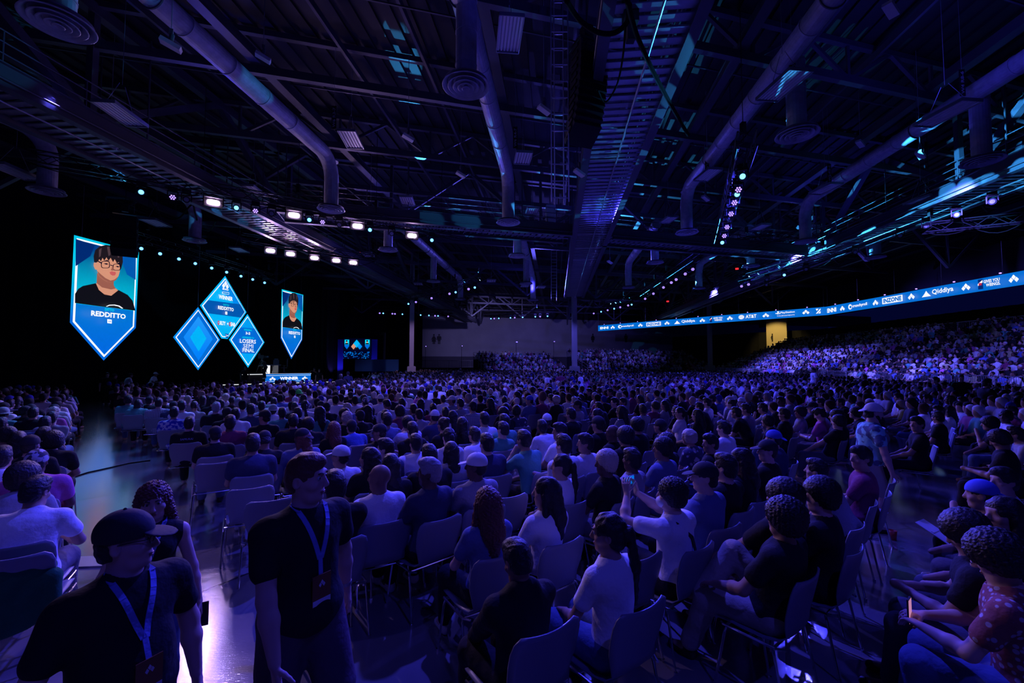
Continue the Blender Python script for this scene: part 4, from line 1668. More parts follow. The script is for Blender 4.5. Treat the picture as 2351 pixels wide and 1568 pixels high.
for x in (p, q):
    tb.beam((x.x, x.y, 0), (x.x, x.y, 6.6), .25, .25)
tag(tb.build('truss_arch', M['truss']), 'black truss frame around the small far screen', 'truss')
a, c = at_y(816, 832, FS - 3), at_y(915, 832, FS - 3)
M['bluecloth'] = mat('blue_cloth', (0.05, 0.2, 0.42), .7, bump=.2, bscale=2)
tag(MB().beam((a.x, a.y, 1.9), (c.x, c.y, 1.9), .3, 1.6).build('banner_table', M['bluecloth']), 'long teal covered desk under the small far screen', 'desk')

# ------------------------------------------------------------------ ribbon screen over the right hand bleacher
def vplane(pA, pB):
    d = (pB - pA); d.z = 0
    d.normalize()
    return d, Vector((d.y, -d.x, 0))


RZ0, RZ1 = at_y(1373.5, 747.5, 80), at_y(1899.7, 704, 52.6)
RZ2 = at_y(2351, 621, 31.2)
def ribbon(pA, pB, pxs, label, ext=0.0):
    d, n = vplane(pA, pB)
    if n.dot(Vector((0, 0, 0)) - pA) < 0:
        n = -n
    h = 1.02
    L = Vector((pB.x - pA.x, pB.y - pA.y, 0)).length + ext
    sl = (pB.z - pA.z) / (L - ext)
    s = Screen('ribbon_screen', pA, d, n, label, layer=.02)
    P = s.P
    s.P = lambda u, v, lift=None: P(u, v + sl * u, lift)
    s.back = lambda pts, t=.25: MB().poly([s.r * p[0] + UP * (p[1] + sl * p[0]) for p in pts], t, s.n).build('cabinet', M['black'], s.root)
    s.back(rect(0, -h, L, 0))
    s.flat('picture', rect(0, -h, L, 0), E['ribbon'])
    def U(px):
        p = at_plane(px, 700, pA, n)
        return (p - pA).dot(d)
    C = -h / 2
    for it in pxs:
        k, c = it[0], it[1]
        if k == 'logo':
            logo(s, U(c), C, .62, sx=abs(U(c + it[2] / 2) - U(c - it[2] / 2)) / .62)
        elif k == 'text':
            s.text(it[2], U(c), C + it[4] * h, U(c + it[3] / 2) - U(c - it[3] / 2), it[5] * h, E[it[6]] if len(it) > 6 else E['white'], it[7] if len(it) > 7 else .03)
        elif k == 'disc':
            r = (U(c + it[2] / 2) - U(c - it[2] / 2)) / 2
            s.flat('round_mark', [(U(c) + r * math.cos(t * math.pi / 8), C + .29 * h * math.sin(t * math.pi / 8)) for t in range(16)], E['white'])
            if it[3] == 'c':
                s.flat('round_mark_inner', [(U(c) + r * .3 + r * .5 * math.cos(t * math.pi / 8), C - .02 + .15 * h * math.sin(t * math.pi / 8)) for t in range(16)], E['ribbon'])
            else:
                for z in (-.16, -.05, .06, .17):
                    s.flat('globe_line', rect(U(c) - r * .95, C + z * h - .014, U(c) + r * .8, C + z * h + .014), E['ribbon'])
        elif k == 'box':
            a, b_ = U(c - it[2] / 2), U(c + it[2] / 2)
            s.flat('word_box', rect(a, C - .3 * h, b_, C + .3 * h), E['white'])
        elif k == 'mount':
            a, b_ = U(c - it[2] / 2), U(c + it[2] / 2); m_ = (a + b_) / 2
            s.flat('mountain_mark', [(a, C - .26 * h), (m_ - (m_ - a) * .4, C), (m_, C + .25 * h), (m_ + (b_ - m_) * .35, C + .02), (b_, C - .26 * h)], E['white'])
        elif k == 'can':
            a, b_ = U(c - it[2] / 2), U(c + it[2] / 2)
            s.flat('can_picture', rect(a, C - .38 * h, b_, C + .38 * h), E['navy'])
            s.flat('can_picture_stripe', [(a, C - .1 * h), (b_, C + .12 * h), (b_, C + .3 * h), (a, C + .05 * h)], E['white'])
            s.flat('can_picture_sun', rect(a + (b_ - a) * .25, C - .08 * h, b_ - (b_ - a) * .2, C + .1 * h), E['red'])
        elif k == 'zmark':
            a, b_ = U(c - it[2] / 2), U(c + it[2] / 2)
            s.flat('z_mark', [(a, C + .28 * h), (a + (b_ - a) * .6, C + .28 * h), (a + (b_ - a) * .2, C + .02)], E['white'])
            s.flat('z_mark', [(a, C - .3 * h), (b_, C + .3 * h), (b_, C + .1 * h), (a + (b_ - a) * .35, C - .3 * h)], E['white'])
            s.flat('z_mark', [(b_, C - .3 * h), (a + (b_ - a) * .5, C - .3 * h), (b_, C - .02)], E['white'])
        elif k == 'psmark':
            a, b_ = U(c - it[2] / 2), U(c + it[2] / 2); w = b_ - a
            s.flat('ps_mark', rect(a + w * .38, C - .02 * h, a + w * .52, C + .38 * h), E['white'])
            s.flat('ps_mark', [(a + w * .52, C + .38 * h), (a + w * .8, C + .3 * h), (a + w * .8, C + .16 * h), (a + w * .52, C + .22 * h)], E['white'])
            s.flat('ps_mark', [(a, C + .06 * h), (b_, C + .0 * h), (b_, C + .1 * h), (a, C + .15 * h)], E['white'])
    # small violet tell-tale lamps over and under the ribbon
    lb = MB()
    n_l = int(L / 3.4)
    for i in range(n_l):
        u = (i + .4) * L / n_l
        lb.box(s.r * u + UP * (.12 + sl * u) + s.n * .05, .1, .1, .08)
    lb.build('marker_lamp', E['spotv'], s.root)
    hb = MB()
    for i in range(int(L / 5) + 1):
        u = i * 5.0
        hb.tube(s.r * u + UP * (sl * u), s.r * u + UP * (11.5 - pA.z), .015, n=5)
    hb.build('hanging_cable', M['wire'], s.root)
    return s


ribbon(RZ0, RZ1, [
    ('text', 1387, 'ENNI', 19, 0, .42, 'white', .045), ('logo', 1406.5, 10), ('disc', 1423, 8, 'c'), ('text', 1441, 'crunchyroll', 27, 0, .36), ('logo', 1470.5, 11),
    ('box', 1501, 33), ('text', 1501, 'INZONE', 30, 0, .44, 'ribbon', .05), ('logo', 1532, 12), ('mount', 1555.5, 14), ('text', 1581, 'Qiddiya', 31, 0, .52, 'white', .02), ('logo', 1613.5, 13),
    ('can', 1633.5, 5), ('text', 1650, 'GIVES YOU', 21, .15, .24, 'white', .03), ('text', 1651, 'WIIINGS.', 18, -.15, .24, 'white', .03), ('logo', 1677.5, 14),
    ('disc', 1704, 13, 'g'), ('text', 1727, 'AT&T', 25, 0, .46), ('logo', 1761, 16), ('psmark', 1789, 11), ('text', 1811.5, 'PlayStation', 33, .13, .3, 'white', .02), ('text', 1807, 'TOURNAMENTS', 41, -.24, .14, 'white', .04), ('logo', 1853.5, 17),
    ('zmark', 1882, 11)], 'far blue ribbon screen of sponsor names over the back bleacher')
ribbon(RZ1, RZ2, [
    ('text', 1909, 'ENNI', 22, 0, .5, 'white', .045), ('logo', 1934.5, 11), ('disc', 1953, 8, 'c'), ('text', 1976, 'crunchyroll', 34, 0, .4), ('logo', 2013, 13),
    ('box', 2053, 47), ('text', 2053, 'INZONE', 42, 0, .44, 'ribbon', .05), ('logo', 2098, 16), ('mount', 2133.5, 21), ('text', 2172, 'Qiddiya', 50, 0, .54, 'white', .02), ('logo', 2227, 21),
    ('can', 2262, 11), ('text', 2290, 'GIVES YOU', 38, .14, .25, 'white', .03), ('text', 2294, 'WIIINGS.', 34, -.15, .25, 'white', .03), ('logo', 2343, 24)],
    'near blue ribbon screen of sponsor names over the right hand bleacher', ext=8)
# ------------------------------------------------------------------ lighting trusses
ZR = 9.1
def truss(p, q, label, s=0.42, hang=True):
    p, q = Vector(p), Vector(q)
    root = empty('lighting_truss', p)
    tag(root, label, 'truss')
    d = q - p
    L = d.length
    d.normalize()
    sd = d.cross(UP).normalized()
    up = sd.cross(d)
    b = MB()
    cs = [(a * sd + c * up) * (s / 2) for a, c in ((-1, -1), (1, -1), (1, 1), (-1, 1))]
    for c in cs:
        b.tube(c, d * L + c, .028, n=6)
    b.build('chord', M['truss'], root)
    w = MB()
    n = max(2, int(L / .5))
    for i in range(n):
        a, e = d * (L * i / n), d * (L * (i + 1) / n)
        for k in range(4):
            c0, c1 = cs[k], cs[(k + 1) % 4]
            w.tube(a + (c0 if i % 2 else c1), e + (c1 if i % 2 else c0), .014, n=4, caps=False)
    w.build('lacing', M['truss'], root)
    if hang:
        for t in np.arange(.08, 1, max(.12, 3.5 / L)):
            h = MB()
            a = d * (L * t)
            h.tube(a + up * .2, a + UP * (13.84 - p.z - d.z * L * t), .012, n=5)
            h.box(a + UP * .75, .14, .14, .4)
            h.build('hoist_chain', M['truss'], root)
        cc = MB()
        m = max(2, int(L / 2.2))
        for i in range(m):
            a, e = d * (L * i / m) - up * .2, d * (L * (i + 1) / m) - up * .2
            cc.path([a.lerp(e, t) - UP * (.5 * math.sin(math.pi * t)) * (0.4 + .6 * ((i * 7) % 3) / 2) for t in np.linspace(0, 1, 7)], .016, n=5)
        cc.build('cable_loop', M['cable'], root)
    return root


def moving_head_proto(kind):
    root = empty('moving_light')
    MB().box((0, 0, -.08), .30, .24, .14).build('base', M['black'], root)
    y = MB()
    y.box((0, 0, -.17), .34, .10, .04)
    for sg in (-1, 1):
        y.box((sg * .16, 0, -.32), .04, .12, .30)
    y.build('yoke', M['black'], root)
    h = MB().tube((0, .14, -.36), (0, -.16, -.44), .11, .13, n=14)
    hd = h.build('head', M['black'], root)
    l = MB()
    if kind == 'v':
        for a in range(7):
            t = a * math.pi / 3
            r = 0 if a == 6 else .075
            l.tube((r * math.cos(t), -.161, -.442 + r * math.sin(t)), (r * math.cos(t), -.178, -.446 + r * math.sin(t)), .027, n=8)
        l.build('lens', E['spotv'], hd)
    else:
        l.tube((0, -.161, -.442), (0, -.18, -.447), .085, n=14)
        l.build('lens', E['spot'] if kind == 'b' else M['galv'], hd)
    remember(root)
    return root


def project(x, y, z):
    c, s_ = math.cos(TH), math.sin(TH)
    w = z - CAM_H
    f = y * c + w * s_
    return 1175.5 + F * x / f, 784 - F * (w * c - y * s_) / f


def on_line(a, b, px=None, py=None, drop=.2):
    """the place under the truss a-b that is seen at that picture column (or row)"""
    best = min((i / 400 for i in range(401)), key=lambda t: abs(project(*a.lerp(b, t))[0 if px is not None else 1] - (px if px is not None else py)))
    return a.lerp(b, best) - UP * drop


PROTO = {k: moving_head_proto(k) for k in ('b', 'v', 'o')}
used_p = set()


def fixture(p, kind, label, group, aim=None):
    o = PROTO[kind]
    if kind in used_p:
        o = copy_tree(o)
    used_p.add(kind)
    o.location = p
    t = Vector((0, 0, CAM_H)) - Vector(p)
    o.rotation_euler = (0, 0, math.atan2(t.x, -t.y) + (aim or 0))
    tag(o, label, 'stage light', group)
    return o


def blinder(p, label):
    r = empty('wash_lamp', p)
    t = Vector((0, 0, CAM_H)) - Vector(p)
    r.rotation_euler = (0, 0, math.atan2(t.x, -t.y))
    tag(r, label, 'stage light')
    r['group'] = 'bright purple wash lamps on the stage rigs'
    MB().box((0, .09, 0), .62, .14, .36).box((0, -.03, .175), .64, .20, .012).box((-.315, -.03, 0), .012, .16, .34).box((.315, -.03, 0), .012, .16, .34).build('housing', M['black'], r)  # added top plate keeps the lens glow off the catwalk above
    MB().poly([(.22 * math.copysign(abs(math.cos(t * math.pi / 10)) ** .6, math.cos(t * math.pi / 10)), -.02, .105 * math.copysign(abs(math.sin(t * math.pi / 10)) ** .6, math.sin(t * math.pi / 10))) for t in range(20)], .03, (0, -1, 0)).build('lens', E['lamp'], r)
    b = MB()
    for sg in (-1, 1):
        b.box((sg * .34, .08, .12), .03, .06, .4)
    b.box((0, .08, .31), .70, .06, .03)
    b.build('bracket', M['black'], r)
    return r


Z1 = ZR
row1 = [(490, 465), (675, 494), (821, 519), (946, 541)]
row2 = [(621, 575.5), (667, 583), (722, 592), (772, 598), (811, 603)]
pts1 = [at_z(x, y, Z1 - .25) for x, y in row1]
pts2 = [at_z(x, y, Z1 - .25) for x, y in row2]
o4 = ['leftmost', 'second from left', 'second from right', 'rightmost']
for i, p in enumerate(pts1):
    blinder(p, 'large purple wash lamp, %s of four on the near stage truss' % o4[i])
    add_light('SPOT', 'wash_lamp_beam', p + Vector((0, -.12, -.05)), (p.x * .35 - 1.2, 2.5, 0.2), PURPLE, 420, spot_size=math.radians(95), spot_blend=.7, shadow_soft_size=.22)
for i, p in enumerate(pts2):
    blinder(p, 'purple wash lamp, %s of the five smaller ones on the farther stage truss' % ['leftmost', 'second', 'middle', 'fourth', 'rightmost'][i])
for i in (0, 2, 4):
    add_light('SPOT', 'wash_lamp_beam', pts2[i] + Vector((0, -.12, -.05)), (pts2[i].x * .3, 4, 0), PURPLE, 450, spot_size=math.radians(100), spot_blend=.7, shadow_soft_size=.2)

u1, u2 = pts1[0] + UP * .53, pts1[3] + UP * .53
ta, tb_ = u1 + (u1 - u2) * .62, u2 + (u2 - u1) * .42
v1, v2 = pts2[0] + UP * .53, pts2[4] + UP * .53
truss(ta, tb_, 'near stage truss carrying the four large purple lamps')
truss(v1 + (v1 - v2) * .3, v2 + (v2 - v1) * .3, 'farther stage truss carrying the five smaller purple lamps')

fx = [  # px, py, kind
    (326, 452, 'b'), (397, 467, 'v'), (545, 488, 'b'), (587, 494, 'v'), (711, 515, 'b'), (741, 523, 'v'), (850, 538, 'b'), (992, 560, 'b'), (430, 470, 'o'), (623, 500, 'o'), (780, 528, 'o'), (900, 546, 'o')]
fx.sort()
for i, (x, y, k) in enumerate(fx):
    fixture(on_line(ta, tb_, px=x), k, 'moving light on the near stage truss, %s from its left end' % ORD[i], 'moving lights on the near stage truss')
# distant rigs: each row is a truss with its lamps
rows = [
    ('far truss left of the pale column with a row of blue lights', (850, 706), (1040, 716), [(872, 709, 'v'), (880, 709, 'b'), (901, 710, 'v'), (907, 710, 'v'), (924, 711, 'b'), (944, 712, 'b'), (966, 713, 'b'), (985, 714, 'b'), (999, 714, 'v'), (1006, 714, 'b'), (1029, 715, 'v')]),
    ('far truss right of the pale column with blue lights', (1110, 722), (1275, 714), [(1127, 721, 'b'), (1135, 721, 'v'), (1145, 722, 'b'), (1172, 720, 'b'), (1182, 719, 'v'), (1200, 719, 'b'), (1229, 717, 'b'), (1240, 715, 'v'), (1257, 714, 'b')]),
    ('slanting truss rising right from the pale column', (915, 690), (1100, 640), [(938, 685, 'b'), (955, 679, 'v'), (991, 671, 'v'), (1032, 661, 'v'), (1046, 659, 'b'), (1076, 650, 'v'), (1090, 647, 'b')]),
    ('distant truss above the left end of the ribbon screen', (1355, 710), (1480, 678), [(1363, 706, 'v'), (1380, 704, 'b'), (1395, 701, 'v'), (1410, 698, 'b'), (1424, 692, 'v'), (1442, 690, 'v'), (1450, 685, 'b')]),
    ('middle right truss with a slanting row of violet lights', (1475, 675), (1600, 590), [(1481, 670, 'v'), (1500, 658, 'v'), (1523, 642, 'v'), (1541, 632, 'v'), (1552, 623, 'v'), (1573, 609, 'v'), (1590, 595, 'v')]),
    ('right truss beneath the catwalk speckled with blue light', (1700, 640), (1925, 575), [(1702, 637, 'v'), (1718, 629, 'v'), (1760, 620, 'o'), (1800, 606, 'b'), (1850, 596, 'o')]),
]
for ri, (lab, a, c, ls) in enumerate(rows):
    z = ZR - .2
    pa, pc = at_z(*a, z), at_z(*c, z)
    truss(pa, pc, lab)
    for i, (x, y, k) in enumerate(sorted(ls)):
        fixture(on_line(pa, pc, px=x), k, 'small stage light on the %s, %s from left' % (lab.split(' with ')[0].split(' of the ')[0][:60], ORD[i]), 'stage lights of the ' + lab)
# the truss seen almost along its length, right of the middle, with violet lamps
va, vb = at_z(1716, 318, 8.9), at_z(1652, 548, 8.9)
truss(va, vb, 'truss running away from the camera with hanging violet lights, right of middle', s=.5)
for i, (x, y, k) in enumerate([(1695, 380, 'b'), (1688, 413, 'v'), (1693, 425, 'b'), (1686, 446, 'v'), (1683, 474, 'v'), (1672, 507, 'v'), (1668, 529, 'v'), (1657, 546, 'b')]):
    fixture(on_line(va, vb, py=y - 18, drop=.24), k, 'violet moving light on the truss running away, %s from its near end' % ORD[i], 'lights of the truss running away')
# truss with dark round fixtures against the right catwalk
z = 9.4
pa, pc = at_z(1500, 560, z), at_z(2351, 520, z)
truss(at_z(1900, 528, 10), at_z(1560, 575, 10), 'black truss crossing in front of the cyan lit right catwalk')
truss(at_z(2120, 525, 8.6), at_z(2351, 500, 8.6), 'dark truss low in front of the right side wall')
for i, (x, y) in enumerate([(2273, 430), (2195, 458), (2124, 485), (2066, 507), (1963, 540), (1760, 565), (1590, 560)]):
    fixture(on_line(Vector((rx + .4, 4, ZC - .1)), Vector((rx + 8.4, 84, ZC - .1)), px=x, drop=.1), 'o', 'dark moving light below the right catwalk, %s from the right edge' % ORD[i], 'dark moving lights below the right catwalk')
ca, cb_ = at_z(300, 538, 9.2), at_z(630, 638, 9.2)
for i, (x, y) in enumerate([(326, 550), (369, 566), (412, 580), (449, 592), (487, 601), (521, 612), (554, 621), (581, 628), (608, 635)]):
    fixture(on_line(ca, cb_, px=x), 'b', 'small blue light over the stage curtain, %s from the big banner' % ORD[i], 'small blue lights over the stage curtain')
truss(ca, cb_, 'dim truss over the stage curtain with small blue lights')

# ------------------------------------------------------------------ cyan gobo projectors: cells of light thrown on the steel
def gobo(p, t, power, size, scale, seed):
    o = add_light('SPOT', 'gobo_beam', p, t, CYAN, power, spot_size=math.radians(size), spot_blend=.08, shadow_soft_size=.012)
    l = o.data
    l.use_nodes = True
    nt = l.node_tree
    em = nt.nodes['Emission']
    tc = nt.nodes.new('ShaderNodeTexCoord')
    mp = nt.nodes.new('ShaderNodeMapping')
    mp.inputs['Location'].default_value = (seed, seed * .7, 0)
    v = nt.nodes.new('ShaderNodeTexVoronoi')
    v.inputs['Scale'].default_value = scale
    v.voronoi_dimensions = '2D'
    r = nt.nodes.new('ShaderNodeMapRange')
    r.inputs['From Min'].default_value = .42; r.inputs['From Max'].default_value = .34
    s = nt.nodes.new('ShaderNodeSeparateXYZ')
    d1 = nt.nodes.new('ShaderNodeMath'); d1.operation = 'DIVIDE'
    d2 = nt.nodes.new('ShaderNodeMath'); d2.operation = 'DIVIDE'
    cb = nt.nodes.new('ShaderNodeCombineXYZ')
    k = nt.links.new
    k(tc.outputs['Normal'], s.inputs[0])
    k(s.outputs['X'], d1.inputs[0]); k(s.outputs['Z'], d1.inputs[1])
    k(s.outputs['Y'], d2.inputs[0]); k(s.outputs['Z'], d2.inputs[1])
    k(d1.outputs[0], cb.inputs[0]); k(d2.outputs[0], cb.inputs[1])
    k(cb.outputs[0], mp.inputs[0]); k(mp.outputs[0], v.inputs['Vector']); k(v.outputs['Distance'], r.inputs['Value'])
    k(r.outputs[0], em.inputs['Strength'])
    l.energy *= 6
    return o


for (p, t, pw, sz, sc, sd) in [
    (at_z(1553, 628, 9.2), at_z(1900, 545, ZC), 9000, 26, 13, 1.3),
    (at_z(1481, 672, 9.2), at_z(1740, 610, ZC), 9000, 22, 14, 4.1),
    (at_z(1702, 640, 9.0), at_z(2150, 470, ZC), 7000, 24, 13, 2.2),
    (at_z(1686, 440, 8.1), at_z(2290, 405, ZC), 5000, 26, 12, 7.7),
    (at_z(1395, 702, 9.2), at_z(1560, 560, ZC), 7000, 20, 13, 3.3),
    (at_z(1657, 546, 8.1), at_z(1830, 190, 10.0), 1900, 11, 16, 9.1),
    (at_z(1683, 474, 8.1), at_z(2175, 282, ZP), 1600, 9, 18, 5.5),
    (at_z(1090, 648, 9.2), at_z(1345, 330, ZC), 4200, 16, 11, 6.2),
    (at_z(1693, 425, 8.1), at_z(1400, 150, 9.45), 260, 34, 7, 8.8),
    (at_z(1683, 474, 8.1), at_z(1352, 330, 9.4), 420, 24, 9, 5.8),
    (at_z(1672, 507, 8.1), at_z(1335, 480, 9.4), 700, 18, 10, 2.8),
    (at_z(326, 470, 8.4), at_z(235, 385, 9.45), 90, 40, 8, 2.8),
    (at_z(545, 500, 8.4), at_z(545, 535, 9.45), 160, 40, 8, 1.1),
    (at_z(1229, 718, 9.2), at_z(1330, 560, ZC), 6500, 12, 16, 2.9),
    (at_z(992, 560, 9.6), at_z(935, 165, 13.7), 1500, 7, 5, 0.2),
    (at_z(1046, 659, 9.2), at_z(1130, 480, 9.6), 2500, 16, 15, 1.9),
    (at_z(1424, 690, 9.2), at_z(1445, 720, 8.5), 900, 10, 18, 4.6),
    (at_z(1760, 600, 9.0), at_z(2030, 745, 4.0), 500, 9, 18, 3.6),
]:
    gobo(p + Vector((0.1, -.25, -.1)), t, pw, sz, sc, sd)

# ------------------------------------------------------------------ loudspeaker arrays
def line_array(x, y0, y1, z1, n, label, w=1.15, bend=0.55, rz=0.0):
    """n black cabinets hung in a curve; y0 and y1 are the picture heights of its ends"""
    top = at_z(x, y0, z1)
    d = top.y
    zb = at_y(x, y1, d).z
    h = (top.z - zb) / n
    root = empty('loudspeaker_array', (top.x, top.y, 0), rz)
    tag(root, label, 'loudspeaker')
    fr_ = MB().box((0, 0, top.z + .12), w * .9, .6, .08)
    fr_.box((0, 0, top.z + .45), .25, .25, .4).tube((0, 0, top.z + .5), (0, 0, 13.84), .015, n=5).tube((.25, 0, top.z + .1), (0, 0, top.z + .6), .02, n=5).tube((-.25, 0, top.z + .1), (0, 0, top.z + .6), .02, n=5)
    fr_.build('hanging_frame', M['truss'], root)
    for i in range(n):
        t = i / (n - 1)
        a = math.radians(2 + 26 * t * t * bend * 2)
        z = top.z - h * (i + .5)
        y = -.1 + .35 * t * t
        R = Matrix.Rotation(-a, 3, 'X')
        c = MB().box((0, y, z), w, .62, h * .93, R)
        for k in range(4):
            c.box(Vector((0, y, z)) + R @ Vector((0, -.315, (k - 1.5) * h * .2)), w * .9, .015, h * .06, R)
        c.box(Vector((w / 2 + .015, y, z)), .03, .3, h * .5, R).box(Vector((-w / 2 - .015, y, z)), .03, .3, h * .5, R)
        c.build('cabinet', M['black'], root)
    return root


line_array(1347, 118, 305, 10.3, 12, 'large curved black loudspeaker array hanging beside the middle catwalk', w=.78, rz=.35)
line_array(287, 498, 580, 9.6, 5, 'black loudspeaker array hanging in front of the big banner screen', w=1.0, rz=.6)

# cage ladder hanging next to the array
ld = at_z(1290, 150, 10.0)
root = empty('ladder_tower', (ld.x, ld.y, 0))
tag(root, 'tall open ladder frame of thin rails hanging left of the loudspeaker array', 'ladder')
b = MB()
for x in (-.28, -.18, .06, .16):
    b.tube((x, 0 if x in (-.28, .16) else .22, 6.4), (x, 0 if x in (-.28, .16) else .22, 13.4), .016, n=6)
b.build('rail', M['wire'], root)
b = MB()
for i in range(16):
    z = 6.5 + i * .44
    b.tube((-.28, 0, z), (.16, 0, z), .015, n=6).tube((-.18, .22, z + .1), (.06, .22, z + .1), .01, n=5)
    if i % 3 == 0:
        b.tube((-.28, 0, z), (-.18, .22, z + .1), .01, n=5).tube((.16, 0, z), (.06, .22, z + .1), .01, n=5)
b.build('rung', M['wire'], root)
p = at_z(1262, 560, 9.5)
for k, (x, y0, y1, d, lab) in enumerate([(1272, 560, 690, 40, 'dark ladder with hoops hanging left of the middle catwalk far down the hall')]):
    t, u = at_y(x, y0, d), at_y(x, y1, d)
    b = MB()
    for sx in (-.25, .25):
        b.tube((t.x + sx, d, t.z), (u.x + sx, d, u.z), .03, n=6)
    for i in range(18):
        z = t.z + (u.z - t.z) * i / 18
        b.tube((t.x - .25, d, z), (t.x + .25, d, z), .02, n=5)
    b.tube((t.x, d, t.z), (t.x, d, 13.84), .02, n=5)
    tag(b.build('ladder', M['wire']), lab, 'ladder')

# thick cables by the middle catwalk
def cable(pts, r, label, name='cable'):
    P_ = [at_z(x, y, z) for x, y, z in pts]
    sm = []
    for i in range(len(P_) - 1):
        p0 = P_[max(i - 1, 0)]; p1 = P_[i]; p2 = P_[i + 1]; p3 = P_[min(i + 2, len(P_) - 1)]
        for t in np.linspace(0, 1, 6, endpoint=False):
            sm.append(.5 * ((2 * p1) + (p2 - p0) * t + (2 * p0 - 5 * p1 + 4 * p2 - p3) * t * t + (3 * p1 - p0 - 3 * p2 + p3) * t ** 3))
    sm.append(P_[-1])
    return tag(MB().path(sm, r, n=8).build(name, M['cable'], smooth=True), label, 'cable')


cable([(1300, 0, 9.0), (1330, 45, 9.0), (1372, 74, 9.0), (1412, 75, 9.0), (1440, 50, 9.0), (1445, 10, 9.0)], .05, 'thick black cable looping across the top of the middle catwalk')
cable([(1440, 0, 8.9), (1455, 60, 8.9), (1470, 100, 8.9), (1500, 165, 8.9), (1540, 240, 8.9), (1580, 310, 8.9)], .05, 'thick black cable falling right across the middle catwalk')
cable([(1436, 60, 8.9), (1430, 130, 8.9), (1418, 190, 8.9), (1398, 228, 8.9), (1385, 232, 8.9), (1372, 205, 8.9)], .022, 'thin black cable hanging in a loop beside the loudspeaker array')
cable([(345, 455, 9.9), (360, 485, 9.9), (385, 502, 9.9), (412, 500, 9.9), (440, 470, 9.9), (448, 490, 9.9), (458, 520, 9.9), (480, 530, 9.9), (495, 510, 9.9)], .04, 'black cable loops drooping below the near stage truss')
p = at_z(1447, 20, 9.6)
tag(MB().box(p, .28, .28, .7).box(p - UP * .5, .16, .16, .4).tube(p, p + UP * 4.3, .03).build('chain_hoist', M['black']), 'black chain hoist with cables at the top of the picture over the middle catwalk', 'hoist')

# ------------------------------------------------------------------ hanging lamp panels (switched off) and small spots
def panel(px, py, w, h, z, label, slats=6, rz=0.1, tilt=0.0, cable_to=None):
    c = at_z(px, py, z)
    r = empty('lamp_panel', c, rz)
    tag(r, label, 'ceiling lamp')
    R = Matrix.Rotation(tilt, 3, 'X')
    b = MB()
    b.box((0, 0, .06), w, h, .03, R)
    for sx in (-1, 1):
        b.box(R @ Vector((sx * w / 2, 0, .02)), .02, h, .10, R)
        b.box(R @ Vector((0, sx * h / 2, .02)), w, .02, .10, R)
    b.build('housing', M['galv'], r)
    s = MB()
    for i in range(slats):
        x = (i + .5) / slats * w - w / 2
        s.box(R @ Vector((x, 0, 0.02)), w / slats * .62, h * .94, .03, R)
    s.build('reflector', M['lamp_panel'], r)
    cb = MB()
    for sy in (-1, 1):
        cb.tube(R @ Vector((0, sy * h * .42, .06)), (0, sy * .1, .9), .008, n=5)
    cb.tube((0, 0, .9), (0, 0, 13.84 - z), .008, n=5)
    cb.build('hanging_wire', M['wire'], r)
    return r


pn = [(1170, 80, .62, 1.30, 10.9, 'near louvred lamp panel hanging left of the ladder frame', 7), (278, 263, .62, 1.30, 9.6, 'louvred lamp panel over the left catwalk', 6),
      (806, 321, .62, 1.3, 10.6, 'louvred lamp panel between the two left ducts', 6), (1201, 363, .62, 1.0, 10.3, 'louvred lamp panel right of the second duct', 6),
      (581, 438, .62, 1.25, 10.4, 'louvred lamp panel beside the red exit sign and purple lamp', 6), (935, 462, .62, 1.25, 10.4, 'louvred lamp panel above the rightmost purple lamp', 6),
      (1222, 484, .62, .9, 10.4, 'small louvred lamp panel above the cross catwalk', 6), (1798, 198, .66, 1.3, 9.7, 'dark lamp panel beside the blue spotted duct drop', 7),
      (2172, 262, .66, 1.4, 9.8, 'dark lamp panel left of the far right diffuser', 7), (1625, 402, .62, 1.2, 10.2, 'dark lamp panel behind the moving light truss', 6),
      (1895, 434, .62, 1.2, 9.9, 'dark lamp panel above the right duct bend', 6), (2115, 460, .6, 1.2, 9.8, 'dim lamp panel above the right catwalk rail', 5),
      (1745, 522, .6, 1.1, 9.9, 'dim lamp panel right of the moving light truss', 5), (1535, 505, .6, 1.1, 10.2, 'dim lamp panel just right of the middle catwalk', 5),
      (35, 395, .7, 1.5, 9.4, 'lamp panel at the left edge below the catwalk', 5), (358, 512, .8, 1.3, 9.6, 'pale lamp panel above the big banner screen', 4),
      (550, 574, .7, 1.3, 9.8, 'flat lamp panel left of the second lamp row', 5), (845, 585, .7, 1.2, 10, 'flat lamp panel right of the second lamp row', 5),
      (1205, 470 + 187, .8, 1.0, 9.9, 'small lamp panel near the far end of the middle catwalk', 4), (960, 652, .8, 1.1, 9.8, 'lamp panel above the pale column', 4),
      (1128, 645, .8, 1.1, 9.8, 'lamp panel left of the slanting truss end', 4), (1242, 660, .8, 1.1, 9.8, 'farthest lamp panel left of the middle catwalk', 4)]
for (x, y, w, h, z, lab, sl) in pn:
    panel(x, y, w, h, z, lab, sl)


def hang_spot(px, py, z, label, s=1.0, rz=0.5):
    c = at_z(px, py, z)
    r = empty('hanging_floodlight', c, rz)
    tag(r, label, 'ceiling lamp')
    R = Matrix.Rotation(.35, 3, 'Y')
    MB().box((0, 0, 0), .42 * s, .2 * s, .10 * s, R).build('housing', M['white'], r)
    MB().tube((0, 0, .10 * s), (.02, 0, .26 * s), .05 * s, n=10).box((0, 0, .32 * s), .08 * s, .08 * s, .12 * s).build('bracket', M['steel'], r)
    MB().tube((0, 0, .3 * s), (0, 0, 13.84 - z), .01, n=5).build('hanging_wire', M['wire'], r)
    return r


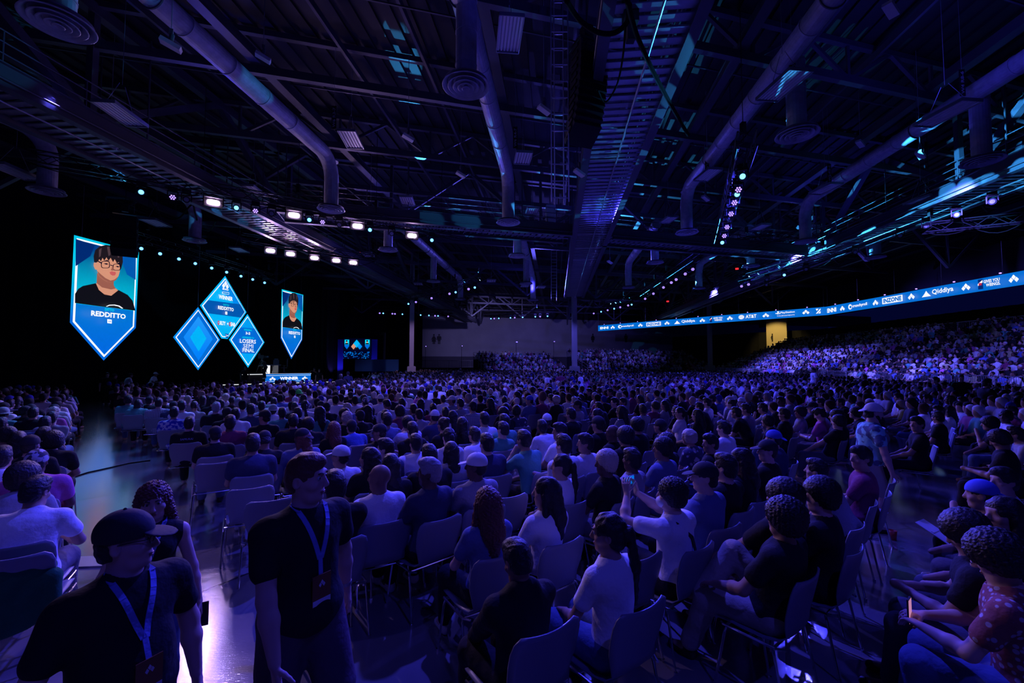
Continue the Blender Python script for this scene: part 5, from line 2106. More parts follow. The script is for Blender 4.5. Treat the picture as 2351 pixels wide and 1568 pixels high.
for (x, y, z, lab) in [(392, 103, 9.8, 'small white floodlight in front of the left duct'), (252, 333, 9.6, 'small white floodlight under the left lamp panel'), (937, 316, 10.5, 'small square floodlight left of the second duct'),
                       (1058, 401, 10.4, 'small floodlight hanging left of the second duct bend'), (1249, 252, 10.2, 'small floodlight lit cyan left of the loudspeaker array'), (1330, 397, 9.1, 'pair of white floodlights on the middle catwalk edge'),
                       (2045, 22, 10.6, 'floodlight at the top edge between the right ducts'), (2113, 355, 9.9, 'floodlight hanging behind the right duct'), (1620, 455, 10.2, 'floodlight hanging left of the moving light truss'),
                       (1975, 330, 11.5, 'tiny round lamp above the right duct'), (604, 132, 11.5, 'tiny round lamp at top left of middle'), (851, 480, 10.2, 'small floodlight above the near stage truss'), (1400, 770 - 168, 9.4, 'small floodlight far under the middle catwalk')]:
    hang_spot(x, y, z, lab)

# bay number boards hanging from the steel
for (x, y, z, t) in [(1818, 128, 11, 'W4 R7-6'), (2209, 190, 11, 'W4 R8-6'), (1183, 316, 11, 'W6 R4-7'), (767, 270, 11, 'W6 R3-7'), (1623, 372, 10.8, 'W5 R7-6'), (1904, 398, 10.8, 'W5 R8-6')]:
    c = at_z(x, y, z)
    r = empty('bay_sign', c)
    tag(r, 'small black bay sign reading %s hanging from the roof steel' % t, 'sign')
    MB().box((0, 0, 0), .17, .02, .85).build('board', M['black'], r)
    M['signwhite'] = M.get('signwhite') or mat('sign_letters', (.6, .6, .62), .6)
    put_text(t, lambda u, v: Vector((-v, -.014, u)), 0, 0, .72, .10, M['signwhite'], r)
    MB().tube((0, 0, .42), (0, 0, 13.84 - z), .006, n=4).build('hanging_wire', M['wire'], r)

# exit signs
for (x, y, d, lab) in [(556, 433, 26, 'above the near stage truss'), (831, 577, 34, 'left of a far diffuser'), (937, 638, 46, 'beside the pale column top'), (1012, 681, 60, 'low behind the slanting truss'), (1887, 531, 34, 'beside the right duct drop'),
                       (1692, 617, 48, 'above the ribbon screen middle'), (1533, 692, 60, 'above the ribbon screen left part'), (2348, 303, 22, 'at the far right edge'), (1601, 661, 55, 'on the far duct diffuser')]:
    c = at_y(x, y, d)
    r = empty('exit_sign', c, -math.atan2(c.x, c.y))
    tag(r, 'small glowing red exit sign %s' % lab, 'exit sign')
    MB().box((0, 0.03, 0), .34, .05, .22).build('housing', M['black'], r)
    MB().box((0, 0, 0), .32, .012, .20).build('face', E['exit'], r)
    put_text('EXIT', lambda u, v: Vector((u, -.01, v)), 0, 0, .24, .12, E['white'] if d < 30 else E['exit'], r)
    MB().tube((0, .03, .1), (0, .03, 13.84 - c.z), .012, n=5).build('stem', M['steel'], r)

# small white transformer cabinets on the cross catwalk
for (x, y0, y1, d, lab) in [(1264, 472, 522, 25.5, 'pale electrical cabinet at the corner of the cross catwalk'), (1870, 517, 555, 30, 'blue grey electrical cabinet beside the right duct drop')]:
    a, c = at_y(x, y0, d), at_y(x, y1, d)
    r = empty('electrical_cabinet', ((a.x + c.x) / 2, d, (a.z + c.z) / 2), .1)
    tag(r, lab, 'cabinet')
    MB().box((0, 0, 0), .55, .35, a.z - c.z).build('body', M['white'], r)
    MB().box((0, -.185, 0), .47, .02, (a.z - c.z) * .9).build('door', M['white'], r)

# ------------------------------------------------------------------ bleachers and barriers
def bleacher(origin, along_, back, rows_, L, rise, tread, z0, label):
    r = empty('bleacher', origin)
    tag(r, label, 'bleacher')
    R = Matrix((along_, back, UP)).transposed()
    b = MB()
    for i in range(rows_):
        z = z0 + rise * i
        b.box(along_ * (L / 2) + back * (tread * (i + .5)) + UP * (z / 2 - .01), L, tread, max(z, .04), R)
    b.build('tiers', M['riser'], r)
    s = MB()
    for i in range(rows_):
        z = z0 + rise * i
        s.box(along_ * (L / 2) + back * (tread * (i + .62)) + UP * (z + .40), L, .3, .04, R)
    s.build('bench', M['steel'], r)
    return r


ARN = Vector((A.y, -A.x, 0))
BLE = Vector((25.9, 22, 0))
WALK = .5
BLR, BLT, BLS = 12, .88, .37
bleacher(BLE, A, ARN, BLR, 44, BLS, BLT, .45, 'large bleacher filling the right side under the ribbon screen')
m0 = at_y(1362, 845, 62); m1 = at_y(1655, 845, 62 + 9)
bd = Vector((m1.x - m0.x, m1.y - m0.y, 0)); bL = bd.length; bd.normalize()
bk2 = Vector((-bd.y, bd.x, 0))
bleacher(Vector((m0.x, m0.y, 0)), bd, bk2, 9, bL, .34, .85, .5, 'back bleacher in the middle, left end at the pale column')
l0 = at_y(1118, 850, 62); l1 = at_y(1312, 850, 67)
ld_ = Vector((l1.x - l0.x, l1.y - l0.y, 0)); lL = ld_.length; ld_.normalize()
bk3 = Vector((-ld_.y, ld_.x, 0))
bleacher(Vector((l0.x, l0.y, 0)), ld_, bk3, 8, lL, .34, .85, .4, 'back bleacher left of the pale column with railings on top')


def rail_run(p, q, label, h=1.1, z=0.0, step=1.8):
    p, q = Vector(p), Vector(q)
    d = q - p; L = d.length; d.normalize()
    r = empty('guard_rail', p)
    tag(r, label, 'railing')
    b = MB()
    b.tube(UP * (z + h), d * L + UP * (z + h), .025, n=6).tube(UP * (z + .15), d * L + UP * (z + .15), .02, n=6)
    for i in range(int(L / step) + 1):
        b.tube(d * (i * step) + UP * z, d * (i * step) + UP * (z + h), .025, n=6)
    b.build('frame', M['galv'], r)
    c = MB()
    for i in range(int(L / .14)):
        c.tube(d * (i * .14) + UP * (z + .15), d * (i * .14) + UP * (z + h), .008, n=4, caps=False)
    c.build('baluster', M['galv'], r)
    return r


tb0 = BLE + ARN * (BLR * BLT)
rail_run(tb0, tb0 + A * 44, 'long railing along the top of the right hand bleacher', z=.45 + BLS * (BLR - 1), h=1.2)
t2 = Vector((m0.x, m0.y, 0)) + bk2 * (9 * .85)
rail_run(t2, t2 + bd * bL, 'railing along the top of the middle back bleacher', z=.5 + .34 * 8, h=1.1)
t3 = Vector((l0.x, l0.y, 0)) + bk3 * (8 * .85)
rail_run(t3, t3 + ld_ * lL, 'railing along the top of the left back bleacher', z=.4 + .34 * 7, h=1.1)
# sloping side rails
for (p, q, lab) in [(Vector((l0.x, l0.y, 1.4)), t3 + UP * 3.6, 'sloping side rail of the left back bleacher'), (Vector((m0.x, m0.y, 1.4)), t2 + UP * 4.1, 'sloping side rail of the middle back bleacher')]:
    b = MB().tube(p, q, .03, n=6).tube(p - UP * .5, q - UP * .5, .02, n=6)
    for t in np.linspace(0, 1, 6):
        a = p.lerp(q, t); b.tube(a, a - UP * (1.1 if t > 0 else 1.4), .025, n=6)
    tag(b.build('side_rail', M['galv']), lab, 'railing')

# low balcony railing in front of the far wall, left of the left back bleacher
a, c = at_y(955, 830, 72), at_y(1088, 830, 74)
rail_run((a.x, a.y, 1.4), (c.x, c.y, 1.4), 'railing of the raised platform beneath the restroom pictograms', h=1.2)
tag(MB().beam((a.x, a.y, .7), (c.x, c.y, .7), 2.5, 1.4).build('platform', M['riser']), 'dark raised platform beneath the restroom pictograms', 'platform')


def barrier_proto():
    r = empty('crowd_barrier')
    b = MB()
    w, h = 2.2, 1.1
    b.path([(-w / 2, 0, .18), (-w / 2, 0, h - .08), (-w / 2 + .08, 0, h), (w / 2 - .08, 0, h), (w / 2, 0, h - .08), (w / 2, 0, .18)], .02, n=7)
    b.tube((-w / 2, 0, .2), (w / 2, 0, .2), .018, n=6)
    b.build('frame', M['galv'], r)
    c = MB()
    for i in range(17):
        x = -w / 2 + .12 * (i + 1)
        c.tube((x, 0, .2), (x, 0, h - .01), .009, n=5, caps=False)
    c.build('bars', M['galv'], r)
    f = MB()
    for sx in (-1, 1):
        f.beam((sx * w * .4, -.28, .02), (sx * w * .4, .28, .02), .04, .03).beam((sx * w * .4, 0, .02), (sx * w * .4, 0, .2), .04, .03)
    f.build('foot', M['galv'], r)
    remember(r)
    return r


tag(MB().beam(BLE - ARN * .75 - A * 9 + UP * (WALK / 2), BLE - ARN * .75 + A * 44 + UP * (WALK / 2), 1.5, WALK).build('walkway', M['riser']), 'low black walkway in front of the right hand bleacher', 'platform')
bp_ = barrier_proto()
first = True
f0 = BLE - ARN * 1.0 - A * 5
for i in range(20):
    o = bp_ if first else copy_tree(bp_)
    first = False
    c = f0 + A * (i * 2.28)
    if c.y < 19:
        c = f0 + A * (i * 2.28)
    o.location = c + UP * WALK
    o.rotation_euler = (0, 0, math.atan2(A.y, A.x) + .02 * math.sin(i * 5))
    tag(o, 'steel crowd barrier in front of the right bleacher, %s from the near end' % ORD[i], 'barrier', 'steel crowd barriers in front of the right bleacher')

# platform lamps on poles near the back bleachers
for i, (x, y, d) in enumerate([(977, 796, 70), (1060, 795, 71), (1185, 786, 66), (1271, 785, 68)]):
    c = at_y(x, y, d)
    r = empty('pole_lamp', (c.x, c.y, 0))
    tag(r, 'thin pole with a small lamp behind the back stands, %s from the left' % ORD[i], 'lamp')
    MB().tube((0, 0, 0), (0, 0, c.z), .03, n=6).build('pole', M['black'], r)
    MB().box((0.1, -.1, c.z + .05), .3, .2, .15).build('head', M['galv'], r)
    MB().box((0.1, -.21, c.z + .05), .12, .02, .08).build('lens', E['spotv'], r)
# ------------------------------------------------------------------ clothing colours
def cloth(name, c, rough=.85, pat=None, c2=None, sc=20):
    m = mat(name, c, rough, bump=.75, bscale=7, bdist=.035, spec=.2)
    if pat:
        pattern(m, pat, c, c2, sc)
    return m


CL = {
    'W': (cloth('white_cotton', (.86, .86, .88)), 'white shirt'), 'G': (cloth('grey_cotton', (.34, .34, .37)), 'grey shirt'),
    'K': (cloth('black_cotton', (.018, .018, .02)), 'black shirt'), 'N': (cloth('navy_cotton', (.05, .06, .12)), 'navy shirt'),
    'B': (cloth('blue_cotton', (.10, .16, .50)), 'blue shirt'), 'T': (cloth('teal_cotton', (.10, .34, .30)), 'teal shirt'),
    'P': (cloth('pink_cotton', (.55, .14, .40)), 'pink shirt'), 'R': (cloth('maroon_cotton', (.25, .05, .12)), 'maroon shirt'),
    'S': (cloth('striped_cotton', (.6, .6, .65), pat='stripe', c2=(.03, .03, .05), sc=11), 'striped shirt'),
    'C': (cloth('checked_cotton', (.10, .11, .16), pat='check', c2=(.6, .6, .66), sc=9), 'checked shirt'),
    'F': (cloth('floral_cotton', (.05, .07, .55), pat='noise', c2=(.7, .7, .8), sc=16), 'flowered blue shirt'),
    'D': (cloth('denim', (.14, .18, .34), .85), 'denim jacket'), 'Y': (cloth('olive_cotton', (.20, .20, .12)), 'olive shirt'),
    'E': (cloth('green_cotton', (.04, .62, .12)), 'bright green shirt'), 'H': (cloth('spotted_cotton', (.62, .62, .66), pat='spots', c2=(.08, .08, .14), sc=14), 'spotted shirt'),
    'O': (cloth('hawaiian_cotton', (.30, .72, .68), pat='noise', c2=(.10, .14, .22), sc=9), 'mint Hawaiian shirt'),
    'X': (cloth('rust_print', (.50, .44, .46), pat='spots', c2=(.30, .10, .09), sc=26), 'rust and cream printed shirt'),
}
SKIN = [mat('skin_light', (.60, .40, .32), .55, spec=.35), mat('skin_mid', (.46, .28, .20), .55, spec=.35), mat('skin_tan', (.33, .19, .13), .5, spec=.35), mat('skin_dark', (.14, .075, .05), .5, spec=.4)]
HAIRM = {'dark': mat('dark_hair', (.018, .014, .013), .5, bump=.8, bscale=60), 'brown': mat('brown_hair', (.07, .035, .02), .5, bump=.8, bscale=60),
         'blond': mat('blond_hair', (.55, .48, .36), .5, bump=.8, bscale=60), 'grey': mat('grey_hair', (.33, .32, .32), .5, bump=.8, bscale=60),
         'auburn': mat('auburn_hair', (.16, .05, .03), .5, bump=.8, bscale=60)}
HATM = {'k': mat('black_cap', (.02, .02, .025), .8, bump=.2), 'w': mat('white_cap', (.72, .72, .74), .8, bump=.2), 'q': mat('blue_cap', (.08, .12, .62), .8, bump=.2),
        't': mat('grey_bucket_hat', (.40, .42, .42), .85, bump=.2), 'v': mat('green_bucket_hat', (.04, .66, .10), .8), 'z': mat('patterned_bandana', (.15, .15, .2), .8),
        'm': mat('brown_wrap', (.16, .07, .05), .8)}
pattern(HATM['z'], 'noise', (.05, .05, .07), (.5, .5, .55), 18)
PANTS = [cloth('black_trousers', (.02, .02, .024)), cloth('blue_jeans', (.10, .15, .30)), cloth('grey_trousers', (.14, .14, .16)), cloth('beige_trousers', (.42, .38, .32)), cloth('plum_shorts', (.10, .07, .10))]
SHOE = [mat('black_shoes', (.02, .02, .02), .5), mat('white_shoes', (.65, .65, .66), .5)]

# ------------------------------------------------------------------ prototypes shared by the seated crowd
POSES = {
    'up': dict(), 'lean': dict(lean=26, head=(0, -12, 0), hands=(V(-.12, .40, .60), V(.12, .40, .60))),
    'arms': dict(lean=-4, hands=(V(.10, .14, .82), V(-.08, .17, .80))),
    'slouch': dict(lean=-12, sway=6, head=(8, 6, 5)), 'left': dict(twist=8, head=(46, 0, 0)), 'right': dict(twist=-10, head=(-34, 2, -3)),
    'phone': dict(lean=8, head=(4, 26, 0), hands=(V(-.07, .30, .74), V(.07, .30, .74)), curl=(.8, .8)),
    'broad': dict(w=1.18, belly=.04, lean=4), 'chin': dict(lean=16, head=(-6, 0, 4), hands=(V(-.04, .27, .98), V(.12, .34, .62))),
    'fem': dict(fem=True, w=.9), 'femlean': dict(fem=True, w=.9, lean=16, head=(10, -6, 0), hands=(V(-.05, .33, .62), V(.09, .33, .62))),
    'femleft': dict(fem=True, w=.9, head=(42, 0, 4)),
}
HV = .0125
proto = {}


def make_pose(name, spec, h=HV, sleeve=.55, short=False, hands_hi=False):
    s = skeleton(**spec)
    d = dict(s=s)
    d['body'] = np_mesh('body', *field_mesh(body_prims(s, mitts=not hands_hi and h > .011), h), SKIN[0])
    d['shirt'] = np_mesh('shirt', *field_mesh(shirt_prims(s, sleeve), h, .0035, 15, hash(name) % 7), CL['W'][0])
    d['pants'] = np_mesh('trousers', *field_mesh(trouser_prims(s, short), h, .003, 14, 2.0), PANTS[0])
    d['shoes'] = np_mesh('shoes', *field_mesh(shoe_prims(s), h), SHOE[0])
    return d


for k, sp_ in POSES.items():
    proto[k] = make_pose(k, sp_)
hairp = {}
for k in ('short', 'flat', 'curly', 'afro', 'blondcurl', 'long', 'curllong', 'tail', 'bun', 'bowl'):
    pr, am, fq = hair_prims(k)
    hairp[k] = np_mesh('hair', *field_mesh(pr, .0075, am, fq, 1.0), HAIRM['dark'])
hatp = {}
for k in ('cap', 'capback', 'bucket', 'wrap', 'bandana'):
    cr, br_ = hat_prims(k)
    P_, Q_ = field_mesh(cr, .0075)
    if br_:
        P2, Q2 = field_mesh(br_, .0055)
        hatp[k] = (np_mesh('cap', P_, Q_, HATM['k']), np_mesh('brim', P2, Q2, HATM['k']))
    else:
        hatp[k] = (np_mesh('wrap', P_, Q_, HATM['m']), None)

HAIRCODE = {  # code: (hair mesh, colour, hat, hat material, words)
    's': ('short', 'dark', None, None, 'short dark hair'), 'l': ('long', 'dark', None, None, 'long dark hair'), 'c': ('curly', 'dark', None, None, 'curly dark hair'),
    'a': ('afro', 'dark', None, None, 'big curly dark hair'), 'b': (None, None, None, None, 'bald head'), 'h': ('bowl', 'blond', None, None, 'blond hair'),
    'o': ('bowl', 'blond', None, None, 'blond bowl cut'), 'y': ('blondcurl', 'blond', None, None, 'blond curls'), 'g': ('short', 'grey', None, None, 'grey hair'),
    'p': ('tail', 'dark', None, None, 'dark ponytail'), 'u': ('bun', 'dark', None, None, 'dark hair bun'), 'k': ('flat', 'dark', 'cap', 'k', 'black cap'),
    'K': ('flat', 'dark', 'capback', 'k', 'black backward cap'), 'w': ('flat', 'dark', 'cap', 'w', 'white cap'), 'L': ('long', 'auburn', 'capback', 'k', 'black cap, auburn hair'),
    'q': ('flat', 'dark', 'capback', 'q', 'blue cap'), 't': ('flat', 'dark', 'bucket', 't', 'grey bucket hat'), 'v': ('flat', 'dark', 'bucket', 'v', 'green bucket hat'),
    'm': (None, None, 'wrap', 'm', 'tall brown head wrap'), 'z': ('flat', 'dark', 'bandana', 'z', 'patterned bandana'), 'r': ('curllong', 'auburn', None, None, 'long curly auburn hair'),
}
FOCUS = Vector((-21.0, 33.0, 0))


def link_mat(o, m):
    o.material_slots[0].link = 'OBJECT'
    o.material_slots[0].material = m


def part(name, me, m, parent, mtx=None):
    o = bpy.data.objects.new(name, me)
    COL.objects.link(o)
    o.parent = parent
    if mtx is not None:
        o.matrix_local = mtx
    if m is not None:
        link_mat(o, m)
    return o


def head_mtx(s):
    m = Matrix.Identity(4)
    for i in range(3):
        for j in range(3):
            m[i][j] = s['HR'][i, j]
        m[i][3] = s['hc'][i]
    return m


def dress(root, d, code, shirt, rnd, skin=None, pants=None, full=True, scale=1.0):
    s = d['s']
    hm, hc, hat, hatm, words = HAIRCODE[code]
    part('body', d['body'], SKIN[skin if skin is not None else rnd.choice((0, 0, 1, 1, 2, 3))], root)
    part('shirt', d['shirt'], CL[shirt][0], root)
    part('trousers', d['pants'], PANTS[pants if pants is not None else rnd.choice((0, 0, 1, 2))], root)
    if full:
        part('shoes', d['shoes'], rnd.choice(SHOE), root)
    Hm = head_mtx(s)
    if hm:
        hr = part('hair', hairp[hm], HAIRM[hc], root, Hm)
        if hat:
            hr.scale = (.98, .98, .95)
    if hat:
        c, br2_ = hatp[hat]
        cp = part('hat', c, HATM[hatm], root, Hm)
        if br2_ is not None:
            bb = bpy.data.objects.new('brim', br2_)
            COL.objects.link(bb); bb.parent = cp
            link_mat(bb, HATM[hatm])
    return words


# ------------------------------------------------------------------ chairs
def chair_meshes():
    # seat and back are one bent shell
    prof = [(.235, .405), (.225, .432), (.17, .442), (.05, .434), (-.08, .432), (-.17, .445), (-.215, .48), (-.235, .54), (-.25, .62), (-.268, .70), (-.285, .77), (-.297, .815), (-.302, .84)]
    hw = [.19, .215, .225, .225, .22, .205, .19, .20, .225, .232, .230, .215, .175]
    n = 10
    top, bot = [], []
    for i, (y, z) in enumerate(prof):
        a = prof[max(i - 1, 0)]; c = prof[min(i + 1, len(prof) - 1)]
        t = Vector((0, c[0] - a[0], c[1] - a[1])).normalized()
        nn = Vector((0, t.z, -t.y))
        if nn.y < 0 and i > 5:
            nn = -nn
        if nn.z < 0 and i <= 5:
            nn = -nn
        for k in range(n + 1):
            u = k / n * 2 - 1
            curve = (.035 if i > 6 else .012) * u * u
            p = Vector((u * hw[i], y, z)) + nn * curve
            top.append(p); bot.append(p - nn * .009)
    m = (n + 1)
    R_ = len(prof)
    fs = []
    for i in range(R_ - 1):
        for k in range(n):
            a = i * m + k
            fs.append((a, a + 1, a + m + 1, a + m))
            o = R_ * m
            fs.append((o + a, o + a + m, o + a + m + 1, o + a + 1))
    o = R_ * m
    for k in range(n):
        fs.append((k, o + k, o + k + 1, k + 1)); e = (R_ - 1) * m + k
        fs.append((e, e + 1, o + e + 1, o + e))
    for i in range(R_ - 1):
        a = i * m; fs.append((a, a + m, o + a + m, o + a)); e = i * m + n
        fs.append((e, o + e, o + e + m, e + m))
    sh = MB().add(top + bot, fs)
    shell = sh.build('seat_shell', M['shell'], smooth=True, mesh_only=True)
    f = MB()
    for sg in (-1, 1):
        f.path([(sg * .20, .20, .405), (sg * .24, .17, .418), (sg * .245, -.16, .418), (sg * .21, -.21, .42)], .009, n=7)
    f.tube((-.24, .15, .415), (.24, .15, .415), .009, n=7).tube((-.24, -.15, .415), (.24, -.15, .415), .009, n=7)
    f.tube((-.24, 0, .418), (.24, 0, .418), .008, n=6)
    frame = f.build('frame', M['chrome'], mesh_only=True)
    legs = []
    for sx in (-1, 1):
        for sy in (-1, 1):
            l = MB().path([(sx * .235, sy * .145, .415), (sx * .245, sy * .155, .38), (sx * .262, sy * .225, .0)], .009, n=7)
            l.tube((sx * .262, sy * .225, .0), (sx * .262, sy * .225, .02), .013, n=7)
            legs.append(l.build('leg', M['chrome'], mesh_only=True))
    return shell, frame, legs


CH = chair_meshes()
lowc = MB()
# plain far chair: shell and frame in one mesh
NCH = 0


def place_chair(x, y, rz, label, parts=True, group='shell chairs on the hall floor'):
    global NCH
    NCH += 1
    r = empty('shell_chair', (x, y, 0), rz)
    tag(r, label, 'chair', group)
    r.scale = (1.04, 1.04, 1.04)
    part('seat_shell', CH[0], None, r)
    part('frame', CH[1], None, r)
    for l in (CH[2] if parts else CH[2][:]):
        if parts:
            part('leg', l, None, r)
    return r


# ------------------------------------------------------------------ the people read from the photograph, strip by strip
SC_ = 420 / 2351
Z_ = {'A': (0, 860, SC_), 'B': (380, 880, SC_), 'C': (760, 880, SC_), 'D': (1140, 880, SC_), 'E': (1520, 880, SC_), 'F': (1900, 860, .1918)}
LIST = {
 'A': '190 240 k W;130 390 s D;230 370 l W;50 430 k W;40 490 t T;400 430 k W;330 470 k K;430 495 s K;510 270 s K right;600 240 c P;700 250 c K;730 350 k W;830 260 s G;790 320 s G;700 440 k G;690 490 h P lean;'
      '665 560 s G;580 630 s D lean;560 760 s N broad;20 620 s K;80 770 c G;230 880 l K;390 930 k K;680 930 a K lean;470 1150 z P broad;300 1370 a G;20 1120 s W;'
      '1500 190 s K;1690 150 h S;1770 220 c K;1870 200 l D;2020 200 k G;2240 190 g G;2120 275 b W lean;1780 370 l T lean;1920 370 k K;2040 390 s C broad;2115 340 k K;2230 400 k N;2240 490 s F broad;1590 250 s K;1650 330 c T',
 'B': '310 150 k W;370 280 s G;480 190 l W;575 200 l K;615 240 k K right;700 260 s W;770 180 h W;855 215 s K;880 160 s W;985 140 s G;935 260 g G broad;1130 250 s G;1235 310 s W;1190 165 l T;1390 230 s W;1380 325 t W;1500 190 k G;1500 370 s T broad;'
      '1420 160 s W;1710 140 v E;1660 300 s K;1770 190 l F;1790 310 p W;1700 395 s K;1840 140 s W;1970 120 s W;1995 270 k W;2180 160 k W broad;2070 305 k K;1970 400 l T femleft;650 335 g K broad;790 390 k K;900 430 s W lean;1095 375 s N;1270 460 k K left;'
      '210 310 s W;310 500 s K broad;640 625 k K broad;830 530 s R;1270 725 k K;1640 505 s K broad;1830 540 c K;1750 700 L D;2160 560 r K;2290 430 c K;1120 800 s N broad',
 'C': '210 60 k W;340 70 l K;450 50 s K;550 70 w K;60 150 k W;250 150 k K;420 200 c W;630 220 w W;440 250 z K;720 290 s W;870 190 h W lean;990 110 b T;1160 100 k K broad;1280 60 s B;1440 210 s W lean;1540 140 l G;1640 100 s W;1720 160 s C;1830 90 l D;1900 150 s W;1965 130 s N;'
      '2050 100 h T;2230 205 s R;2040 240 l K;1660 265 s S broad;1820 325 k C broad;1470 375 s K;1560 425 l W;1310 310 s R;1330 445 w N;1150 275 l K;1060 345 s N;910 270 s C;1130 400 s G;880 410 c R;210 330 h D;200 450 h K;460 340 l K;370 445 k K;700 420 s G;720 500 s D;'
      '260 545 k B;620 615 k K broad left;980 510 c W;1045 590 s K;1440 560 u K;1680 560 l K;1970 480 s W;2210 400 a K;1510 700 p W;1840 655 s W lean;2215 610 s T;1090 745 s W;700 835 s N left;490 950 l K;760 1060 l K;1260 950 s K;1540 880 l G broad;2000 800 s N broad;'
      '120 940 w W left;620 1340 b W broad left;1260 1200 g N broad left;1860 1090 w G left;50 1400 s K',
 'D': '200 60 s W;260 170 l K;380 110 s K;300 90 w W;460 110 c W;560 120 s K;680 80 s W;820 70 w K;840 170 l K;580 220 m R;700 185 s W;765 225 h K;1010 60 s W;1190 115 s K;1090 175 s D;1320 90 s K;1460 125 s K;1640 90 s B;1820 90 s K;1840 195 l K;1940 150 s K;1310 290 s K;1040 285 k G;'
      '955 415 s K broad;1520 275 s K left;1630 260 s K;1600 385 l S fem;1880 320 s S;2040 280 c R;2160 265 l G;2310 335 l K;260 400 c H;120 375 c K;650 470 w K;580 545 s W;1300 560 k K;1290 425 l K;1800 570 c K;2100 560 k K;100 605 s T;810 645 s W left;1490 655 b K left;1140 765 s W left;'
      '860 835 s W;350 830 s T chin;830 1050 p W;1400 1040 y K broad left;1740 960 s G arms;2130 870 c D left;1650 700 a K;2180 745 c K',
 'E': '340 740 o H;620 750 s K left;790 570 s W broad;390 210 b K left;860 240 y S;1020 240 w G left;1080 345 s G;950 385 s K;580 285 s W;480 305 s K;450 405 l K;230 395 p W left;50 260 l G;700 85 l W;640 200 k K;550 60 s K;1100 60 s K;900 95 s K;1230 165 k K;1350 180 g W;1290 325 s G;1120 195 s K;'
      '1600 110 w W;1690 100 c K;1530 245 s W left;1350 475 c K;1570 405 s K;1770 355 a G;1930 325 k K;2040 255 s K;1890 100 s P;2160 125 s K;2290 235 s K;2030 465 s P phone;2240 480 c K;1430 690 q N broad;1350 880 k K left;810 1130 s K;1010 1050 l K;540 1260 k D left;1975 1085 s G lean',
 'F': '400 1050 s R broad left;1330 450 s W femleft;1070 610 s K left;1440 415 l W;1010 275 s K left;850 295 s W;960 130 s K left;620 185 s K;700 155 s K;500 190 s R left;860 80 s N left;1110 60 s K;330 470 c K;130 560 c K;1200 290 s G;1390 130 s R;1460 310 l K;1680 265 c W lean;2130 490 c W left;2280 265 k K;'
      '2200 425 s R;1930 570 a K;2060 790 c K phone;2240 700 s G;2110 1230 s W left;1830 1400 q N;1200 185 s K;60 60 s R;250 60 s W;430 60 s T;1550 170 s K;1620 330 s K',
}
EXTRA = [  # absolute picture positions: head centre, hair, shirt, pose
    (1805, 1190, 'a', 'K', 'slouch'), (1885, 1170, 'a', 'K', 'left'), (2218, 1218, 'a', 'K', 'phone'), (2305, 1185, 'l', 'K', 'femleft'), (1253, 1130, 'l', 'W', 'femleft'), (1117, 1150, 'r', 'D', 'fem'),
]
# pose geometry: where the head sits relative to the seat
placed = []         # x, y of every individual seated person


def fits(x, y, dmin=.50):
    for (a, b_) in placed:
        if (a - x) ** 2 + (b_ - y) ** 2 < dmin * dmin:
            return False
    return True


def facing(x, y, rnd, j=10):
    d = FOCUS - Vector((x, y, 0))
    return math.atan2(-d.x, d.y) + math.radians(rnd.uniform(-j, j))


people = []
for zone, txt in LIST.items():
    ox, oy, k = Z_[zone]
    for e in txt.split(';'):
        w = e.split()
        if len(w) < 4:
            continue
        px, py = ox + float(w[0]) * k, oy + float(w[1]) * k
        people.append([px, py, w[2], w[3], w[4:]])
for e in EXTRA:
    people.append([e[0], e[1], e[2], e[3], [e[4]]])
people.sort(key=lambda q: -q[1])
FEMH = set('lpruo')
rnd = random.Random(11)
GENERIC = ['up', 'lean', 'arms', 'slouch', 'broad', 'up', 'lean', 'chin', 'phone', 'left', 'right']
seated = []
HERO_SPOTS = []    # filled by the hero section before this list is placed


def head_to_seat(px, py, pose, rz=None):
    s = proto[pose]['s'] if isinstance(pose, str) else pose
    h = s['hc']
    p = at_z(px, py, h[2])
    for _ in range(2):
        rz_ = facing(p.x, p.y, random.Random(int(px * 7 + py)), 9) if rz is None else rz
        c, sn = math.cos(rz_), math.sin(rz_)
        x = p.x - (h[0] * c - h[1] * sn)
        y = p.y - (h[0] * sn + h[1] * c)
    return x, y, rz_
# ------------------------------------------------------------------ people seen large
LANY = cloth('lanyard_ribbon', (.22, .28, .62))
BADGE = mat('badge_card', (.26, .10, .03), .4)
EYEM = mat('eye', (.45, .45, .47), .25)
_nt = EYEM.node_tree
_g = _nt.nodes.new('ShaderNodeTexCoord'); _s = _nt.nodes.new('ShaderNodeSeparateXYZ'); _r = _nt.nodes.new('ShaderNodeMapRange'); _x = _nt.nodes.new('ShaderNodeMix')
_x.data_type = 'RGBA'; _x.inputs[6].default_value = (.42, .42, .44, 1); _x.inputs[7].default_value = (.03, .02, .015, 1)
_r.inputs['From Min'].default_value = .0098; _r.inputs['From Max'].default_value = .0104
_nt.links.new(_g.outputs['Object'], _s.inputs[0]); _nt.links.new(_s.outputs['Y'], _r.inputs['Value']); _nt.links.new(_r.outputs[0], _x.inputs[0])
_nt.links.new(_x.outputs[2], _nt.nodes['Principled BSDF'].inputs['Base Color'])
LIPM = mat('lips', (.30, .10, .09), .45)


def ball(c, r, n=10):
    P_ = []
    b = MB()
    b.lathe(c, [(max(r * math.sin(t), 1e-4), r * math.cos(t)) for t in np.linspace(0, math.pi, n)], n=14)
    return b


